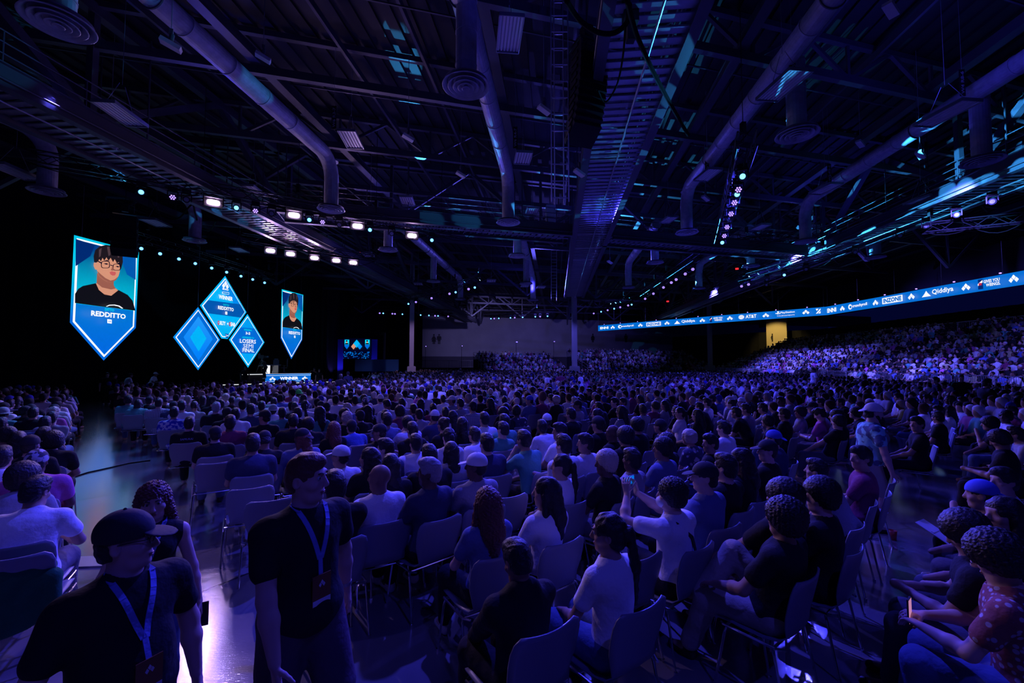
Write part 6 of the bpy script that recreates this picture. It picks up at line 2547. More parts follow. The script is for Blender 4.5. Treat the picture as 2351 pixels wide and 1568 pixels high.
def face_parts(root, s, brows=True):
    Hm = head_mtx(s)
    for q in (-1, 1):
        e = ball((0, 0, 0), .0125).build('eye', EYEM, root, smooth=True)
        e.matrix_local = Hm @ Matrix.Translation((.031 * q, .0800, .0130))
        if brows:
            b = MB().path([(.014 * q, .0995, .034), (.030 * q, .098, .040), (.046 * q, .088, .036)], .0038, n=6).build('eyebrow', HAIRM['dark'], root, smooth=True)
            b.matrix_local = Hm
    l = MB().path([(-.020, .0915, -.060), (-.008, .0965, -.0575), (0, .097, -.0590), (.008, .0965, -.0575), (.020, .0915, -.060)], .0036, n=6)
    l.path([(-.016, .0915, -.066), (0, .096, -.068), (.016, .0915, -.066)], .0042, n=6)
    o = l.build('lips', LIPM, root, smooth=True)
    o.matrix_local = Hm


def glasses(root, s, mtl='black'):
    b = MB()
    for q in (-1, 1):
        pts = [(q * .033 + .022 * math.cos(t), .105, .012 + .017 * math.sin(t)) for t in np.linspace(0, 2 * math.pi, 13)]
        b.path(pts, .0022, n=5)
        b.tube((q * .055, .103, .018), (q * .084, .0, .012), .0022, n=5)
    b.tube((-.012, .106, .016), (.012, .106, .016), .002, n=5)
    o = b.build('glasses', M[mtl], root)
    o.matrix_local = head_mtx(s)
    return o


def sdf_at(prims, p):
    v = 9.0
    for q in prims:
        if q.get('sub') or q['t'] == 'p':
            continue
        if q['t'] == 'c':
            d = q['b'] - q['a']
            t = min(max(float((p - q['a']) @ d) / max(float(d @ d), 1e-9), 0), 1)
            x = np.linalg.norm(p - q['a'] - d * t) - (q['ra'] + (q['rb'] - q['ra']) * t)
        else:
            l = q['R'].T @ (p - q['c'])
            k0 = np.linalg.norm(l / q['r']); k1 = max(np.linalg.norm(l / q['r'] ** 2), 1e-6)
            x = k0 * (k0 - 1) / k1
        k = q['k']
        h = max(k - abs(v - x), 0) / k
        v = min(v, x) - h * h * k * .25
    return v


def on_front(prims, p, fw, out=.006):
    """slide a point along the chest direction until it lies on the cloth"""
    p = np.asarray(p, float) + fw * .35
    for _ in range(60):
        d = sdf_at(prims, p) - out
        if d < .0006:
            break
        p = p - fw * max(d * .8, .0005)
    return Vector(p)


def lanyard(root, s, badge=True, sleeve=.55):
    """ribbon lying on the front of the shirt"""
    up, fw, rt = s['up'], s['fw'], s['rt']
    pr = shirt_prims(s, sleeve)
    N, Cc = s['neck'], s['chest']
    b = MB()
    zl = -.06
    for q in (-1, 1):
        sm = [Vector(N - fw * .055 + rt * .035 * q + up * .03), Vector(N + up * .028 + rt * .070 * q)]
        for t in np.linspace(0, 1, 9):
            sm.append(on_front(pr, N + rt * (.074 * (1 - t) + .006 * t) * q + up * (.012 * (1 - t) + (-.16 + zl) * t), fw))
        for i in range(len(sm) - 1):
            b.beam(sm[i], sm[i + 1] + (sm[i + 1] - sm[i]) * .12, .024, .004, up=Vector(fw))
    low = on_front(pr, N + up * (-.16 + zl), fw)
    l2 = on_front(pr, N + up * (-.24 + zl), fw, .012)
    b.beam(low, l2, .022, .004, up=Vector(fw))
    o = b.build('lanyard', LANY, root)
    if badge:
        U_, F_, R_ = Vector(up), Vector(fw), Vector(rt)
        c = on_front(pr, N + up * (-.31 + zl), fw, .016)
        R = Matrix((R_, F_, U_)).transposed()
        MB().box(c, .10, .005, .145, R).build('badge', BADGE, o)
        MB().box(c - U_ * .058 + F_ * .003, .096, .003, .026, R).build('badge_strip', M['white'], o)
        m = MB()
        for q in logo3:
            m.poly([c + F_ * .0045 + R_ * (x * .018) + U_ * (.03 + (y - .26) * .024) for x, y in q], .001, F_)
        m.build('badge_emblem', M['white'], o)
    return o


def hero(label, px, py, spec, code, shirt, pants, skin, phi=None, scale=1.0, sleeve=.55, short=False, hood=False, h=.007, face=True, group=None, shoe=0, extra=None, cloth_amp=.004, loose=.016, beard=False, hair_col=None):
    s = skeleton(**spec)
    if extra:
        s.update(extra)
    hz = s['hc'][2] * scale
    p = at_z(px, py, hz)
    x, y = p.x, p.y
    for _ in range(3):
        rz = facing(x, y, random.Random(3), 0) if phi is None else math.radians(phi - 90)
        c, sn = math.cos(rz), math.sin(rz)
        x = p.x - scale * (s['hc'][0] * c - s['hc'][1] * sn)
        y = p.y - scale * (s['hc'][0] * sn + s['hc'][1] * c)
    root = empty('person', (x, y, 0), rz)
    root.scale = (scale,) * 3
    tag(root, label, 'person', group)
    np_o = lambda n, me: part(n, me, None, root)
    np_o('body', np_mesh('body', *field_mesh(body_prims(s), h), SKIN[skin]))
    np_o('shirt', np_mesh('shirt', *field_mesh(shirt_prims(s, sleeve, loose, hood=hood), h, cloth_amp, 16, px % 5), CL[shirt][0]))
    np_o('trousers' if not short else 'shorts', np_mesh('trousers', *field_mesh(trouser_prims(s, short, .02), h, .004, 14, 2.0), PANTS[pants]))
    np_o('shoes', np_mesh('shoes', *field_mesh(shoe_prims(s), h), SHOE[shoe]))
    hm, hc, hat, hatm, _w = HAIRCODE[code]
    Hm = head_mtx(s)
    if hm:
        pr, am, fq = hair_prims(hm)
        me = np_mesh('hair', *field_mesh(pr, .0045, am, fq, 1.0), HAIRM[hair_col or hc])
        hr = part('hair', me, None, root, Hm)
        if hat:
            hr.scale = (.97, .97, .93)
    if beard:
        bp = [C_(V(-.062, .02, -.045), V(-.030, .060, -.090), .020, .022, k=.02), C_(V(.062, .02, -.045), V(.030, .060, -.090), .020, .022, k=.02), C_(V(-.03, .062, -.092), V(.03, .062, -.092), .026, k=.02),
              E_(V(0, .094, -.060), V(.020, .012, .010), k=.004, sub=True)]
        part('beard', np_mesh('beard', *field_mesh(bp, .005, .003, 90), HAIRM['dark']), None, root, Hm)
    if hat:
        cr, br3 = hat_prims(hat)
        cp = part('hat', np_mesh('cap', *field_mesh(cr, .005), HATM[hatm]), None, root, Hm)
        if br3:
            bb = part('brim', np_mesh('brim', *field_mesh(br3, .0045), HATM[hatm]), None, cp)
    if face:
        face_parts(root, s)
    placed.append((x, y))
    return root, s


def held(name, root, s, i, size, m, label, cat, off=(0, 0, 0), yaw=0):
    """an object held in hand i: a thing of its own"""
    d = nrm(s['wr'][i] - s['el'][i])
    p = Vector(s['wr'][i] + d * .10 + np.array(off))
    bpy.context.view_layer.update()
    w = root.matrix_world @ p
    r = empty(name, w, root.rotation_euler.z + yaw)
    tag(r, label, cat)
    MB().box((0, 0, 0), *size).build('case', M['black'], r)
    MB().box((0, -size[1] * .5 - .0008, 0), size[0] * .92, .001, size[2] * .92).build('screen', m, r)
    return r


walk_man, s1 = hero('man in black t-shirt and shorts with lanyard and badge striding through the aisle', 704, 1098,
    dict(kind='stand', w=1.08, head=(28, 2, 0), hands=(V(-.34, -.10, .87), V(.27, .25, .83)), legs=(V(-.11, .28, .09), V(.11, -.22, .10)), curl=(.45, .35)),
    's', 'K', 4, 0, phi=-33, scale=1.04, short=True, h=.006, hair_col='auburn', extra=dict(foot=V(0, 1, 0)))
lanyard(walk_man, s1)
for ch in walk_man.children:
    if ch.name.startswith('hair'):
        ch.scale = (.955, .94, .93)
MB().tube(tuple(s1['wr'][0] + (s1['el'][0] - s1['wr'][0]) * .10), tuple(s1['wr'][0] + (s1['el'][0] - s1['wr'][0]) * .18), .034, n=18).build('bracelet', M['galv'], walk_man)

cap_man, s2 = hero('man in black cap and glasses with lanyard, cut off by the lower left corner', 292, 1243,
    dict(kind='stand', w=1.1, belly=.03, head=(42, 0, 0), hands=(V(-.30, .04, .86), V(.30, .04, .86)), curl=(.5, .5)),
    'k', 'K', 0, 0, phi=-24, scale=.955, h=.006)
lanyard(cap_man, s2)
glasses(cap_man, s2)

woman, s3 = hero('young woman with long curly auburn hair in black tank top walking up the aisle', 352, 1150,
    dict(kind='stand', fem=True, w=.92, head=(6, 10, 3), hands=(V(-.29, .05, .84), V(.27, .02, .86)), legs=(V(-.10, .16, .09), V(.10, -.12, .09)), curl=(.85, .5)),
    'r', 'K', 1, 0, phi=-58, scale=.89, sleeve=0, h=.006)
lanyard(woman, s3, badge=False, sleeve=0)
held('phone', woman, s3, 0, (.075, .009, .15), M['black'], 'dark phone held low in the hand of the curly haired woman', 'phone')

haw, s4 = hero('man in mint Hawaiian shirt and white backward cap standing among the chairs', 2006, 948,
    dict(kind='stand', w=1.12, belly=.03, lean=9, head=(4, 6, 0), hands=(V(-.30, .22, .92), V(.32, .16, .84)), curl=(.5, .5)),
    'K', 'O', 3, 0, phi=-18, scale=1.0, h=.009, short=True, beard=True)
for ch in haw.children:
    if ch.name.startswith('hat'):
        for c2 in [ch] + list(ch.children):
            link_mat(c2, HATM['w'])
blk, s5 = hero('bearded man in black t-shirt standing before the crowd barriers at right', 2266, 880,
    dict(kind='stand', w=1.15, lean=6, head=(-6, 0, 0), hands=(V(-.28, .20, .86), V(.30, .24, .86))), 's', 'K', 0, 1, phi=-15, scale=1.05, h=.011, face=False, beard=True)

hood_, s6 = hero('hunched person in black hooded sweatshirt nearest the camera, back turned', 1188, 1288,
    dict(lean=7, w=1.08, head=(-4, 26, 0), hands=(V(-.10, .38, .58), V(.14, .36, .58))), 's', 'K', 0, 2, scale=.93, sleeve=2, hood=True, face=False, h=.008)
prn = MB()
for i, (a, c, w) in enumerate([(.25, .9, .010), (.30, .80, .007)]):
    e, f_ = Vector(s6['sh'][1]), Vector(s6['el'][1])
    prn.beam(e.lerp(f_, a) + Vector((.066, -.01 + i * .03, .0)), e.lerp(f_, c) + Vector((.056, -.01 + i * .03, 0)), w, .004, up=(1, 0, 0))
prn.build('sleeve_print', M['white'], hood_)

pony, s7 = hero('woman in white t-shirt with long dark ponytail on the front chair row', 1397, 1225,
    dict(fem=True, w=.92, lean=4, head=(34, 2, 0), hands=(V(-.12, .26, .64), V(.14, .30, .62))), 'p', 'W', 1, 1, h=.007)
mask, s8 = hero('person in white t-shirt and face mask raising a phone with both arms', 1541, 1137,
    dict(w=.98, lean=2, head=(22, 0, 0), hands=(V(-.13, .30, 1.16), V(.03, .32, 1.14)), hints=(V(-1, .2, -.7), V(1, .2, -.7)), curl=(.7, .7)),
    'c', 'W', 0, 0, h=.007, extra=dict(hdir=[V(.1, .2, 1), V(-.1, .2, 1)], palm=[V(.8, .3, 0), V(-.8, .3, 0)]))
mk = part('face_mask', np_mesh('mask', *field_mesh([E_(V(0, .072, -.058), V(.062, .052, .050)), E_(V(0, .02, -.04), V(.055, .066, .08), k=.004, sub=True)], .004), M['white']), None, mask, head_mtx(s8))
st = MB()
pp = [Vector(s8['neck']) - Vector((.11, 0, .05)) + Vector((0, .05, .03)), Vector(s8['neck']) - Vector((.09, .085, .03)), Vector(s8['chest']) + Vector((.02, -.145, .02)), Vector(s8['waist']) + Vector((.17, -.10, -.06))]
for i in range(3):
    st.beam(pp[i], pp[i + 1], .03, .006, up=(0, 1, 0))
st.build('bag_strap', M['rubber'], mask)
held('phone', mask, s8, 0, (.15, .009, .075), E['blue'], 'phone raised by the masked person in white', 'phone', off=(.05, .03, .02))

beige, s9 = hero('person with big curly hair, black shirt and beige trousers, ankle crossed over knee', 1800, 1192,
    dict(w=1.05, lean=-8, head=(-4, 0, 0), hands=(V(-.22, .24, .68), V(.10, .22, .66)), legs=(V(-.15, .50, .09), V(-.14, .42, .50))),
    'a', 'K', 3, 1, h=.008, face=False)
flor, s10 = hero('person with big curly hair, glasses and rust printed shirt in the lower right corner', 2287, 1282,
    dict(w=1.02, lean=10, head=(2, 22, 0), hands=(V(-.10, .34, .72), V(.08, .36, .72)), curl=(.8, .8)), 'a', 'X', 1, 0, h=.007)
glasses(flor, s10)
held('phone', flor, s10, 0, (.075, .009, .15), E['phone'], 'phone glowing faintly in the hands of the person in rust print', 'phone', off=(.05, .0, .03))
tee, s11 = hero('person in white t-shirt seated at the left edge behind the green jacket', 82, 1130,
    dict(w=1.08, lean=14, head=(-20, 10, 0), hands=(V(-.05, .36, .70), V(.12, .34, .72))), 's', 'W', 2, 1, h=.008, face=False)
held('phone', tee, s11, 1, (.15, .009, .075), E['phone'], 'phone with pink picture held by the person in white at left', 'phone', off=(0, .04, .02))

# stand-alone figures far off, standing
STAND = {'stand': make_pose('stand', dict(kind='stand')), 'standbend': make_pose('standbend', dict(kind='stand', lean=22, hands=(V(-.2, .42, 1.05), V(.2, .42, 1.05)))),
         'standup': make_pose('standup', dict(kind='stand', hands=(V(-.12, .45, 1.45), V(.14, .42, 1.45))))}


def standing(px, py, code, shirt, label, phi, pose='stand', scale=1.0, z0=0.0, pants=0, depth=None):
    d = STAND[pose]
    hz = d['s']['hc'][2] * scale + z0
    if depth:
        p = at_y(px, py, depth); z0 = p.z - d['s']['hc'][2] * scale
        z0 = max(z0, 0)
    else:
        p = at_z(px, py, hz)
    r = empty('person', (p.x, p.y, z0), math.radians(phi - 90))
    r.scale = (scale,) * 3
    tag(r, label, 'person')
    dress(r, d, code, shirt, random.Random(int(px)), pants=pants)
    return r


for a in [
    (246, 868, 's', 'K', 'man in black with a badge standing by the curtain at the aisle end', -40, 'stand', 1.0, 0, 0, 24),
    (262, 880, 'k', 'K', 'dark figure beside the man with a badge at the aisle end', 60, 'stand', .97, 0, 0, 23.5),
    (287, 876, 'k', 'W', 'camera operator in white shirt with dark straps below the left diamond', 60, 'standbend', 1.0, 0, 0, 24.5),
    (346, 873, 'w', 'W', 'man in white shirt and white cap standing left of the stage', 20, 'standbend', 1.0, 0, 0, 27),
    (610, 826, 's', 'Y', 'camera operator in khaki working at the stage desk', 180, 'standbend', 1.0, .95, 0, 36),
    (563, 846, 'l', 'K', 'stage hand in black with lanyard under the lower right diamond', -50, 'stand', .98, .95, 0, 34),
    (733, 852, 's', 'K', 'person in black standing right of the WINNER panel', -60, 'stand', .98, .3, 0, 39),
    (722, 848, 's', 'K', 'person in black raising an arm right of the WINNER panel', -90, 'standup', .98, .3, 0, 40),
    (799, 859, 'k', 'N', 'person in dark shirt and cap standing in the middle of the seated crowd', 110, 'stand', 1.0, 0, 0, 27),
    (782, 872, 's', 'K', 'person in black standing behind the navy one in the crowd', 110, 'stand', 1.0, 0, 0, 21),
    (1256, 864, 's', 'W', 'person in sleeveless white top standing in the crowd near the middle', 160, 'stand', 1.0, 0, 0, 24),
    (1287, 862, 's', 'R', 'person in long red top standing in the crowd near the middle', 90, 'stand', 1.0, 0, 0, 26),
    (1333, 864, 's', 'W', 'person in pale hooded top standing in the crowd behind the column', 150, 'stand', 1.0, 0, 0, 25),
    (1056, 850, 's', 'K', 'dark figure standing far off in the crowd below the left back bleacher', 120, 'stand', 1.0, 0, 0, 34),
    (2206, 868, 's', 'K', 'staff member in black jacket with pale lanyard by the crowd barriers', -120, 'stand', 1.02, 0, 0, 16.5),
    (2150, 880, 's', 'K', 'person in black standing by the barriers, left of the staff member', 150, 'stand', 1.0, 0, 0, 17),
    (1868, 850, 's', 'W', 'person in white shirt standing near the far barriers at right', 170, 'stand', 1.0, 0, 0, 24),
    (1985, 866, 's', 'K', 'person in black with white back print standing by the barriers', 120, 'stand', 1.0, 0, 0, 20),
]:
    px, py, code, sh, lab, phi, pose, sc_, z0, pn_, dep = a
    standing(px, py, code, sh, lab, phi, pose, sc_, z0, pn_, dep)

# ------------------------------------------------------------------ seating everybody
def occupied_label(desc):
    return desc


all_people = []
for (px, py, code, shirt, opt) in people:
    pose = None
    for o_ in opt:
        if o_ in POSES:
            pose = o_
    key = int(px * 3 + py * 7)
    r_ = random.Random(key)
    if pose is None:
        if 'fem' in opt or (code in FEMH):
            pose = r_.choice(['fem', 'fem', 'femlean', 'femleft'])
        else:
            pose = r_.choice(GENERIC)
    if code in FEMH and pose in ('left',):
        pose = 'femleft'
    if 'left' in opt and pose == 'broad' and code in 'bgyws':
        pose = 'left'
    x, y, rz = head_to_seat(px, py, pose)
    tries = 0
    vx, vy = x / math.hypot(x, y), y / math.hypot(x, y)
    while not fits(x, y, .44) and tries < 12:
        x += vx * .08; y += vy * .08; tries += 1
    if tries >= 12:
        continue
    placed.append((x, y))
    all_people.append(dict(x=x, y=y, rz=rz, pose=pose, code=code, shirt=shirt, key=key, px=px, py=py))

# the seats farther off follow arcs round the stage
def floor_ok(x, y):
    if x + 1.06 * (y - 8.6) + 6.4 < 0.25:                    # left of the main block
        ok = x + 1.0 * (y - 5.5) + 5.6 < -.1
        return ok and x > -24 and y < 19 and x < -5.2
    r = math.hypot(x - FOCUS.x, y - FOCUS.y)
    if r < 11.0 or (x < -16.5 + .1 * (y - 24) and y > 22):
        return False
    if y > 70 or x > 23.2 + .1 * (y - 20):
        return False
    if x > 22 and y > 56:
        return False
    if -9 < x < 1 and y > 62:
        return False
    if abs(r - 42.6) < .55 and y > 14 or abs(r - 27.5) < .5:  # cross aisles
        return False
    for (a, b_, w_) in ((.35, 0, .8),):
        ang = math.atan2(y - FOCUS.y, x - FOCUS.x)
        if abs(ang - .62) * r < .7 and r > 12 or abs(ang + .42) * r < .6 and y > 17:
            return False
    return True


rnd = random.Random(21)
cands = []
r = 9.6
while r < 66:
    n = int(2 * math.pi * r / .56)
    for i in range(n):
        a = -math.pi + (i + .3 * math.sin(r * 3)) * 2 * math.pi / n
        if -1.75 < a < 1.5:
            x, y = FOCUS.x + r * math.cos(a), FOCUS.y + r * math.sin(a)
            if y < 9 or abs(x) > 1.30 * y + 1 or not floor_ok(x, y):
                continue
            cands.append((x, y))
    r += .92
cands.sort(key=lambda q: q[0] ** 2 + q[1] ** 2)
seats_far = []
for (x, y) in cands:
    d = math.hypot(x, y)
    if d < 12.2 and not (x < -9 and d > 10.5):
        continue
    if rnd.random() > .94:
        continue
    x += rnd.uniform(-.07, .07); y += rnd.uniform(-.07, .07)
    seats_far.append((x, y))
codes_m = ['s'] * 9 + ['k'] * 4 + ['w', 'c', 'c', 'b', 'a', 'K', 'g', 'h', 't', 'q', 'w']
codes_f = ['l', 'l', 'l', 'p', 'u', 'r']
shirts = ['W'] * 5 + ['K'] * 6 + ['G'] * 3 + ['N', 'N', 'B', 'T', 'R', 'P', 'S', 'C', 'D', 'D', 'H', 'Y', 'F']
far_rest = []
for (x, y) in seats_far:
    d = math.hypot(x, y)
    if d < 20 and not fits(x, y, .5):
        continue
    key = int(abs(x * 131 + y * 37) * 10)
    r_ = random.Random(key)
    if len(all_people) < 288:
        fem = r_.random() < .28
        code = r_.choice(codes_f if fem else codes_m)
        pose = r_.choice(['fem', 'femlean', 'femleft']) if fem else r_.choice(GENERIC)
        all_people.append(dict(x=x, y=y, rz=facing(x, y, r_, 9), pose=pose, code=code, shirt=r_.choice(shirts), key=key, px=None, py=None))
        placed.append((x, y))
    else:
        far_rest.append((x, y, 0.0))

# words that tell people apart
def project(x, y, z):
    c, s_ = math.cos(TH), math.sin(TH)
    yy, zz_ = y, z - CAM_H
    f = yy * c + zz_ * s_
    u = -yy * s_ + zz_ * c
    return 1175.5 + F * x / f, 784 - F * u / f


POSEW = {'up': 'sitting upright', 'lean': 'leaning forward', 'arms': 'arms folded', 'slouch': 'slouching', 'left': 'head turned left', 'right': 'head turned right', 'phone': 'looking at a phone',
         'broad': 'broad back', 'chin': 'chin on hand', 'fem': 'sitting upright', 'femlean': 'leaning forward', 'femleft': 'head turned left'}
ZONES = [(0, 'at the left edge'), (160, 'by the left aisle'), (330, 'right of the aisle'), (520, 'under the diamond screens'), (700, 'below the WINNER panel'), (880, 'below small far screen'), (1060, 'below left back bleacher'),
         (1250, 'below the end column'), (1420, 'below middle back bleacher'), (1640, 'below lit tan doorway'), (1850, 'left of mint shirt'), (2040, 'right of mint shirt'), (2230, 'at the right edge')]
for q in all_people:
    q['X'], q['Yp'] = project(q['x'], q['y'], 1.2)
    q['zone'] = [t for a, t in ZONES if q['X'] >= a][-1] if q['X'] >= 0 else ZONES[0][1]
all_people.sort(key=lambda q: (q['zone'], -q['Yp']))
zc = {}
for q in all_people:
    zc.setdefault(q['zone'], []).append(q)
DEP = lambda i, n: ('nearest' if i == 0 else 'farthest') if i in (0, n - 1) else None
labels = set()
for zone, L_ in zc.items():
    cnt = {}
    for q in L_:
        w = HAIRCODE[q['code']][4] + '|' + CL[q['shirt']][1]
        cnt.setdefault(w, []).append(q)
    for w, qs in cnt.items():
        hw_, sw_ = w.split('|')
        for i, q in enumerate(qs):
            if len(qs) == 1:
                q['desc'] = '%s, %s, %s' % (hw_, sw_, zone)
            else:
                o_ = 'nearest' if i == 0 else ('farthest' if i == len(qs) - 1 else ORD[i] + ' nearest')
                q['desc'] = '%s %s, %s, %s' % (o_, hw_, sw_, zone)
used_pose = set()
for q in sorted(all_people, key=lambda q: -q['Yp']):
    d = proto[q['pose']]
    root = empty('person', (q['x'], q['y'], 0), q['rz'])
    sc_ = random.Random(q['key'] + 5).uniform(.965, 1.035)
    root.scale = (sc_, sc_, sc_)
    near = math.hypot(q['x'], q['y']) < 8.5
    r_ = random.Random(q['key'])
    dress(root, d, q['code'], q['shirt'], r_, full=near)
    tag(root, 'person, ' + q['desc'], 'person', 'seated audience on the hall floor')
    q['root'] = root
# chairs under them, nearest first; the hidden ones are left out
empt = [(807, 1272), (1176, 1141), (1259, 1212), (1330, 1179), (1484, 1282), (1615, 1220), (1660, 1190), (1907, 1254), (1978, 1212), (2054, 1107), (494, 1064), (513, 1095), (577, 1122), (637, 1062), (623, 1150), (1120, 1140), (2120, 1010), (1740, 1150), (1576, 985), (640, 985), (880, 940)]
chairs = []
for (x, y) in list(placed)[:11]:
    pass
hero_list = [(hood_, 'the hunched person in black'), (pony, 'the woman with the long ponytail'), (mask, 'the masked person in white'), (beige, 'the person in beige trousers'), (flor, 'the person in rust print'), (tee, 'the person in white at the left edge')]
for h_, t in hero_list:
    place_chair(h_.location.x, h_.location.y, h_.rotation_euler.z, 'shell chair under %s' % t)
    chairs.append((h_.location.x, h_.location.y))
for q in sorted(all_people, key=lambda q: math.hypot(q['x'], q['y'])):
    d = math.hypot(q['x'], q['y'])
    if d < 17:
        place_chair(q['x'], q['y'], q['rz'], 'chair of person, ' + q['desc'], parts=d < 9)
        chairs.append((q['x'], q['y']))
EW = {0: 'left of the walking man', 1: 'behind'}
n_e = 0
for i, (px, py) in enumerate(empt):
    p = at_z(px, py, .87)
    x, y = p.x, p.y
    for _ in range(3):
        rz = facing(x, y, random.Random(i), 4)
        x = p.x - math.sin(rz) * -.0 - (-.31 * -math.sin(rz)); y = p.y + .31 * math.cos(rz)
        x = p.x - .31 * math.sin(rz) * 1.0
    if min([math.hypot(x - a, y - b_) for a, b_ in chairs] + [9]) < .40:
        continue
    chairs.append((x, y))
    near_q = min(all_people + [], key=lambda q: (q['x'] - x) ** 2 + (q['y'] - y) ** 2)
    hw_, sw_ = HAIRCODE[near_q['code']][4], CL[near_q['shirt']][1]
    place_chair(x, y, rz, 'empty chair, %s nearest, beside %s and %s' % (ORD[n_e], sw_, hw_))
    n_e += 1

# a green jacket over a chair at the left edge
gp = at_z(18, 1285, .87)
rzg = facing(gp.x, gp.y, random.Random(1), 0)
gx, gy = gp.x - .31 * math.sin(rzg), gp.y + .31 * math.cos(rzg)
place_chair(gx, gy, rzg, 'shell chair at the left edge hidden under a green jacket')
GJ = cloth('green_fleece', (.02, .13, .06), .95)
jk = np_mesh('jacket', *field_mesh([E_(V(0, -.30, .62), V(.30, .075, .30), k=.05), E_(V(0, -.22, .80), V(.27, .10, .10), k=.05), C_(V(-.26, -.30, .74), V(-.30, -.33, .30), .07, .05, k=.04), C_(V(.26, -.30, .74), V(.29, -.34, .34), .07, .05, k=.04)], .01, .008, 16), GJ)
jo = bpy.data.objects.new('jacket', jk); COL.objects.link(jo)
jo.scale = (.85, .85, .92); jo.location = (gx, gy, 0); jo.rotation_euler = (0, 0, rzg)
tag(jo, 'dark green fleece jacket draped over a chair back at the left edge', 'jacket')

# name on a black jacket back, right of the aisle
for q in all_people:
    if q['px'] and abs(q['px'] - (380 + 310 * SC_)) < 1 and abs(q['py'] - (880 + 500 * SC_)) < 1:
        s_ = proto[q['pose']]['s']
        M['print'] = mat('jacket_print', (.45, .55, .8), .7)
        c = Vector(s_['chest']) - Vector(s_['fw']) * .175 + Vector(s_['up']) * .05
        put_text('SAMURAI', lambda u, v: c + Vector(s_['rt']) * u + Vector(s_['up']) * v, 0, 0, .19, .035, M['print'], q['root'], name='jacket_lettering', bold=.03)

# things on the floor and in laps
bp2 = at_z(1085, 1370, .35)
bag = np_mesh('bag', *field_mesh([C_(V(0, 0, .10), V(0, 0, .40), .15, .11, k=.05), C_(V(-.09, 0, .08), V(.10, 0, .08), .12, k=.05), C_(V(-.06, 0, .42), V(-.02, 0, .70), .02, .015, k=.03), C_(V(.06, 0, .42), V(.02, 0, .70), .02, .015, k=.03)], .01, .007, 24), None)
BM = mat('bag_plastic', (.5, .52, .6), .35)
pattern(BM, 'rings', (.5, .52, .6), (.06, .06, .12), 9)
bag.materials.append(BM)
bo = bpy.data.objects.new('carrier_bag', bag); COL.objects.link(bo)
bo.location = (bp2.x, bp2.y, 0)
tag(bo, 'patterned carrier bag hanging beside the hunched person in black', 'bag')
k1 = at_z(160, 990, .25)
bk_ = np_mesh('backpack', *field_mesh([E_(V(0, 0, .24), V(.17, .13, .26)), E_(V(0, -.10, .16), V(.12, .07, .13), k=.03), C_(V(-.06, .12, .40), V(-.07, .15, .12), .02, k=.02), C_(V(.06, .12, .40), V(.07, .15, .12), .02, k=.02)], .012, .005, 20), M['rubber'])
bo = bpy.data.objects.new('backpack', bk_); COL.objects.link(bo)
bo.location = (k1.x, k1.y, 0)
tag(bo, 'black backpack on the floor at the aisle edge of the left block', 'backpack')
fc = [at_z(150, 1000 + 0, 0.012), at_z(175, 1090, 0.012), at_z(240, 1068, .012), at_z(320, 1052, .012), at_z(400, 1040, .012)]
tag(MB().path([at_z(x, y, .012) for x, y in ((163, 1097), (200, 1085), (250, 1074), (300, 1063), (345, 1057))], .012, n=6).build('floor_cable', M['cable']), 'thin black cable lying across the aisle floor', 'cable')
rd = at_z(2050, 1232, .04)
tag(MB().lathe((rd.x, rd.y, 0), [(.001, 0), (.035, 0), (.045, .12), (.042, .12), (.033, .01), (.001, .01)], n=18).build('cup', mat('red_cup', (.5, .05, .03), .4), smooth=True), 'red plastic cup on the floor under the right hand chairs', 'cup')
p = at_z(2148, 1220, .62)
R = Matrix.Rotation(.5, 3, 'Z') @ Matrix.Rotation(.5, 3, 'X')
tag(MB().box(p, .20, .28, .006, R).box(p + Vector((0, 0, .006)), .15, .02, .004, R).build('booklet', M['white']), 'white printed booklet lying open on a lap at right', 'booklet')
# big flat mats of tape cables in the near aisle
p = at_z(200, 1290, .01)
tag(MB().box(p, .55, .28, .02, Matrix.Rotation(.1, 3, 'Z')).build('cable_cover', M['galv']), 'grey flat cable cover on the aisle floor behind the cap man', 'cable cover')

# ------------------------------------------------------------------ the rest of the crowd: beyond counting, one object
def lod(pose, h):
    s = proto[pose]['s']
    out = []
    def sub(P_, Q_, zmin):
        keep = P_[Q_].mean(1)[:, 2] > zmin
        Q_ = Q_[keep]
        u, inv = np.unique(Q_, return_inverse=True)
        return P_[u], inv.reshape(Q_.shape)
    hb = [p for p in body_prims(s, mitts=True, nose=False)][:]
    body = field_mesh(hb, h)
    out.append(sub(*body, .48) + (0,))
    out.append(sub(*field_mesh(shirt_prims(s, .6, .026), h), .48) + (1,))
    kn = [C_(s['hip'][i], s['kn'][i], .11, .085) for i in (0, 1)]
    out.append(sub(*field_mesh(kn, h * 1.2), .2) + (3,))
    hp_, hq_ = field_mesh([E_(V(0, -.022, .040), V(.090, .112, .108)), E_(V(0, -.050, -.030), V(.078, .066, .085), k=.03), E_(V(0, .115, -.03), V(.09, .07, .09), k=.01, sub=True)], h * .75)
    Hm = s['HR']
    out.append((hp_ @ Hm.T + s['hc'], hq_, 2))
    V_ = np.concatenate([o[0] for o in out]); off = 0
    Qs, G_ = [], []
    for o in out:
        Qs.append(o[1] + off); off += len(o[0]); G_.append(np.full(len(o[0]), o[2]))
    return V_, np.concatenate(Qs), np.concatenate(G_)


far_seat = list(far_rest)
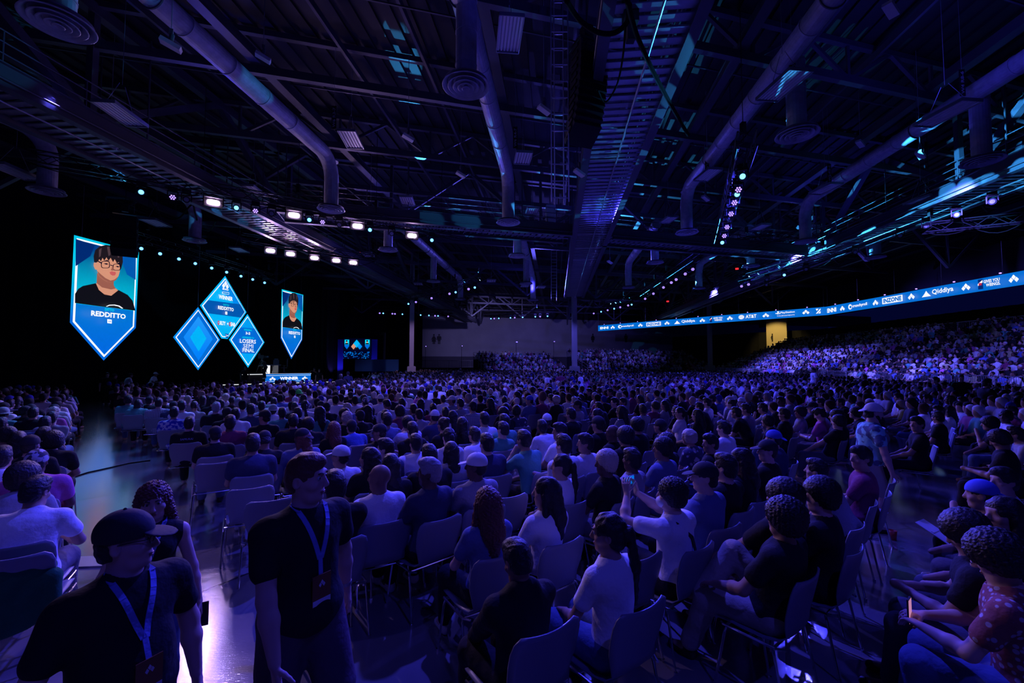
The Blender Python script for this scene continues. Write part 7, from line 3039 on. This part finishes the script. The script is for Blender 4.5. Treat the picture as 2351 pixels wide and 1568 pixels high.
# bleachers
rb = random.Random(9)
for i in range(BLR):
    for k in range(int(44 / .53)):
        if rb.random() > .96 or abs(k - 28) < 1.2 or abs(k - 57) < 1.2:
            continue
        c = BLE + A * (k * .53 + .3 + rb.uniform(-.07, .07)) + ARN * (BLT * (i + .60))
        if c.x < c.y * 1.22 + 1:
            far_seat.append((c.x, c.y, .45 + BLS * i))
for (o_, d_, b__, n_r, L_, z0, rs) in ((m0, bd, bk2, 9, bL, .5, .34), (l0, ld_, bk3, 8, lL, .4, .34)):
    for i in range(n_r):
        for k in range(int(L_ / .55)):
            if rb.random() > .93:
                continue
            c = Vector((o_.x, o_.y, 0)) + d_ * (k * .55 + .3 + rb.uniform(-.07, .07)) + b__ * (.85 * (i + .55))
            far_seat.append((c.x, c.y, z0 + rs * i))
lods = {('n', k): lod(k, .048) for k in ('up', 'lean', 'left', 'broad')}


def simple(pose):
    """a plain far figure: head, hair, lofted trunk and arms"""
    s = proto[pose]['s']
    vs, qs, gs = [], [], []
    def loft(rings, grp, cap=True):
        n = len(rings[0]); o = sum(len(v) for v in vs)
        vs.append(np.array([p for r in rings for p in r])); gs.append(np.full(n * len(rings), grp))
        for i in range(len(rings) - 1):
            for k in range(n):
                qs.append((o + i * n + k, o + i * n + (k + 1) % n, o + (i + 1) * n + (k + 1) % n, o + (i + 1) * n + k))
    def ell(c, r, R, grp, n=8, m=6):
        rg = []
        for i in range(m + 1):
            t = math.pi * (i * .96 / m + .02)
            rg.append([c + R @ V(r[0] * math.sin(t) * math.cos(2 * math.pi * k / n), r[1] * math.sin(t) * math.sin(2 * math.pi * k / n), -r[2] * math.cos(t)) for k in range(n)])
        loft(rg, grp)
    hc, HR = s['hc'], s['HR']
    ell(hc + HR @ V(0, .012, -.01), (.072, .088, .115), HR, 0)
    ell(hc + HR @ V(0, -.028, .035), (.088, .100, .098), HR, 2)
    up, fw, rt, pel = s['up'], s['fw'], s['rt'], s['pel']
    prof = [(.05, .17, .13), (.25, .17, .125), (.38, .20, .12), (.45, .185, .10), (.49, .10, .075), (.53, .055, .055)]
    loft([[pel + up * z + rt * (a_ * math.cos(2 * math.pi * k / 10)) + fw * (b_ * math.sin(2 * math.pi * k / 10)) for k in range(10)] for z, a_, b_ in prof], 1)
    for i in (0, 1):
        for (p, q, r0, r1, grp) in ((s['sh'][i], s['el'][i], .062, .052, 1), (s['el'][i], s['wr'][i], .042, .032, 0)):
            d = nrm(q - p); e = nrm(np.cross(d, V(.3, .2, 1))); f = np.cross(d, e)
            loft([[c + e * (r * math.cos(2 * math.pi * k / 5)) + f * (r * math.sin(2 * math.pi * k / 5)) for k in range(5)] for c, r in ((p - d * .03, r0 * .6), (p, r0), (q, r1), (q + d * .03, r1 * .5))], grp)
    return np.concatenate(vs), np.array(qs), np.concatenate(gs)


lods.update({('f', k): simple(k) for k in ('up', 'lean', 'arms')})
pal_shirt = [(.72, .72, .74)] * 5 + [(.02, .02, .022)] * 6 + [(.3, .3, .33)] * 3 + [(.05, .06, .12), (.1, .16, .5), (.1, .34, .3), (.25, .05, .12), (.5, .14, .4), (.4, .4, .2), (.5, .5, .62)]
pal_skin = [(.60, .40, .32), (.46, .28, .20), (.33, .19, .13), (.14, .075, .05)]
pal_hair = [(.018, .014, .013)] * 8 + [(.07, .035, .02)] * 3 + [(.6, .6, .62)] * 2 + [(.35, .3, .24), (.03, .03, .3)]
VV, QQ, CC = [], [], []
off = 0
for n_i, (x, y, z) in enumerate(far_seat):
    d = math.hypot(x, y)
    r_ = random.Random(n_i * 17 + 3)
    v, q, g = lods[('n', r_.choice(('up', 'lean', 'left', 'broad')))] if d < 20 and z < .1 else lods[('f', r_.choice(('up', 'lean', 'arms')))]
    a = facing(x, y, r_, 14)
    k = r_.uniform(.94, 1.05)
    c, s_ = math.cos(a) * k, math.sin(a) * k
    w = np.empty_like(v)
    w[:, 0] = v[:, 0] * c - v[:, 1] * s_ + x
    w[:, 1] = v[:, 0] * s_ + v[:, 1] * c + y
    w[:, 2] = v[:, 2] * k + z
    cols = np.array([r_.choice(pal_skin), r_.choice(pal_shirt), r_.choice(pal_hair), r_.choice(((.02, .02, .024), (.1, .15, .3), (.14, .14, .16)))])
    VV.append(w); QQ.append(q + off); CC.append(cols[g])
    off += len(v)
cm = mat('crowd_clothes', (.5, .5, .5), .8, spec=.2)
at = cm.node_tree.nodes.new('ShaderNodeAttribute')
at.attribute_name = 'clothes'
cm.node_tree.links.new(at.outputs['Color'], cm.node_tree.nodes['Principled BSDF'].inputs['Base Color'])
me = np_mesh('audience_crowd', np.concatenate(VV), np.concatenate(QQ), cm)
ca = me.attributes.new('clothes', 'FLOAT_COLOR', 'POINT')
C4 = np.ones((off, 4), np.float32)
C4[:, :3] = np.concatenate(CC)
ca.data.foreach_set('color', C4.ravel())
co = bpy.data.objects.new('audience_crowd', me)
COL.objects.link(co)
tag(co, 'dense far audience filling the hall floor and the bleachers behind the near rows', 'crowd', kind='stuff')
print('individual people', len(all_people), 'rest of the crowd', len(far_seat), 'verts', off, 'chairs', NCH)
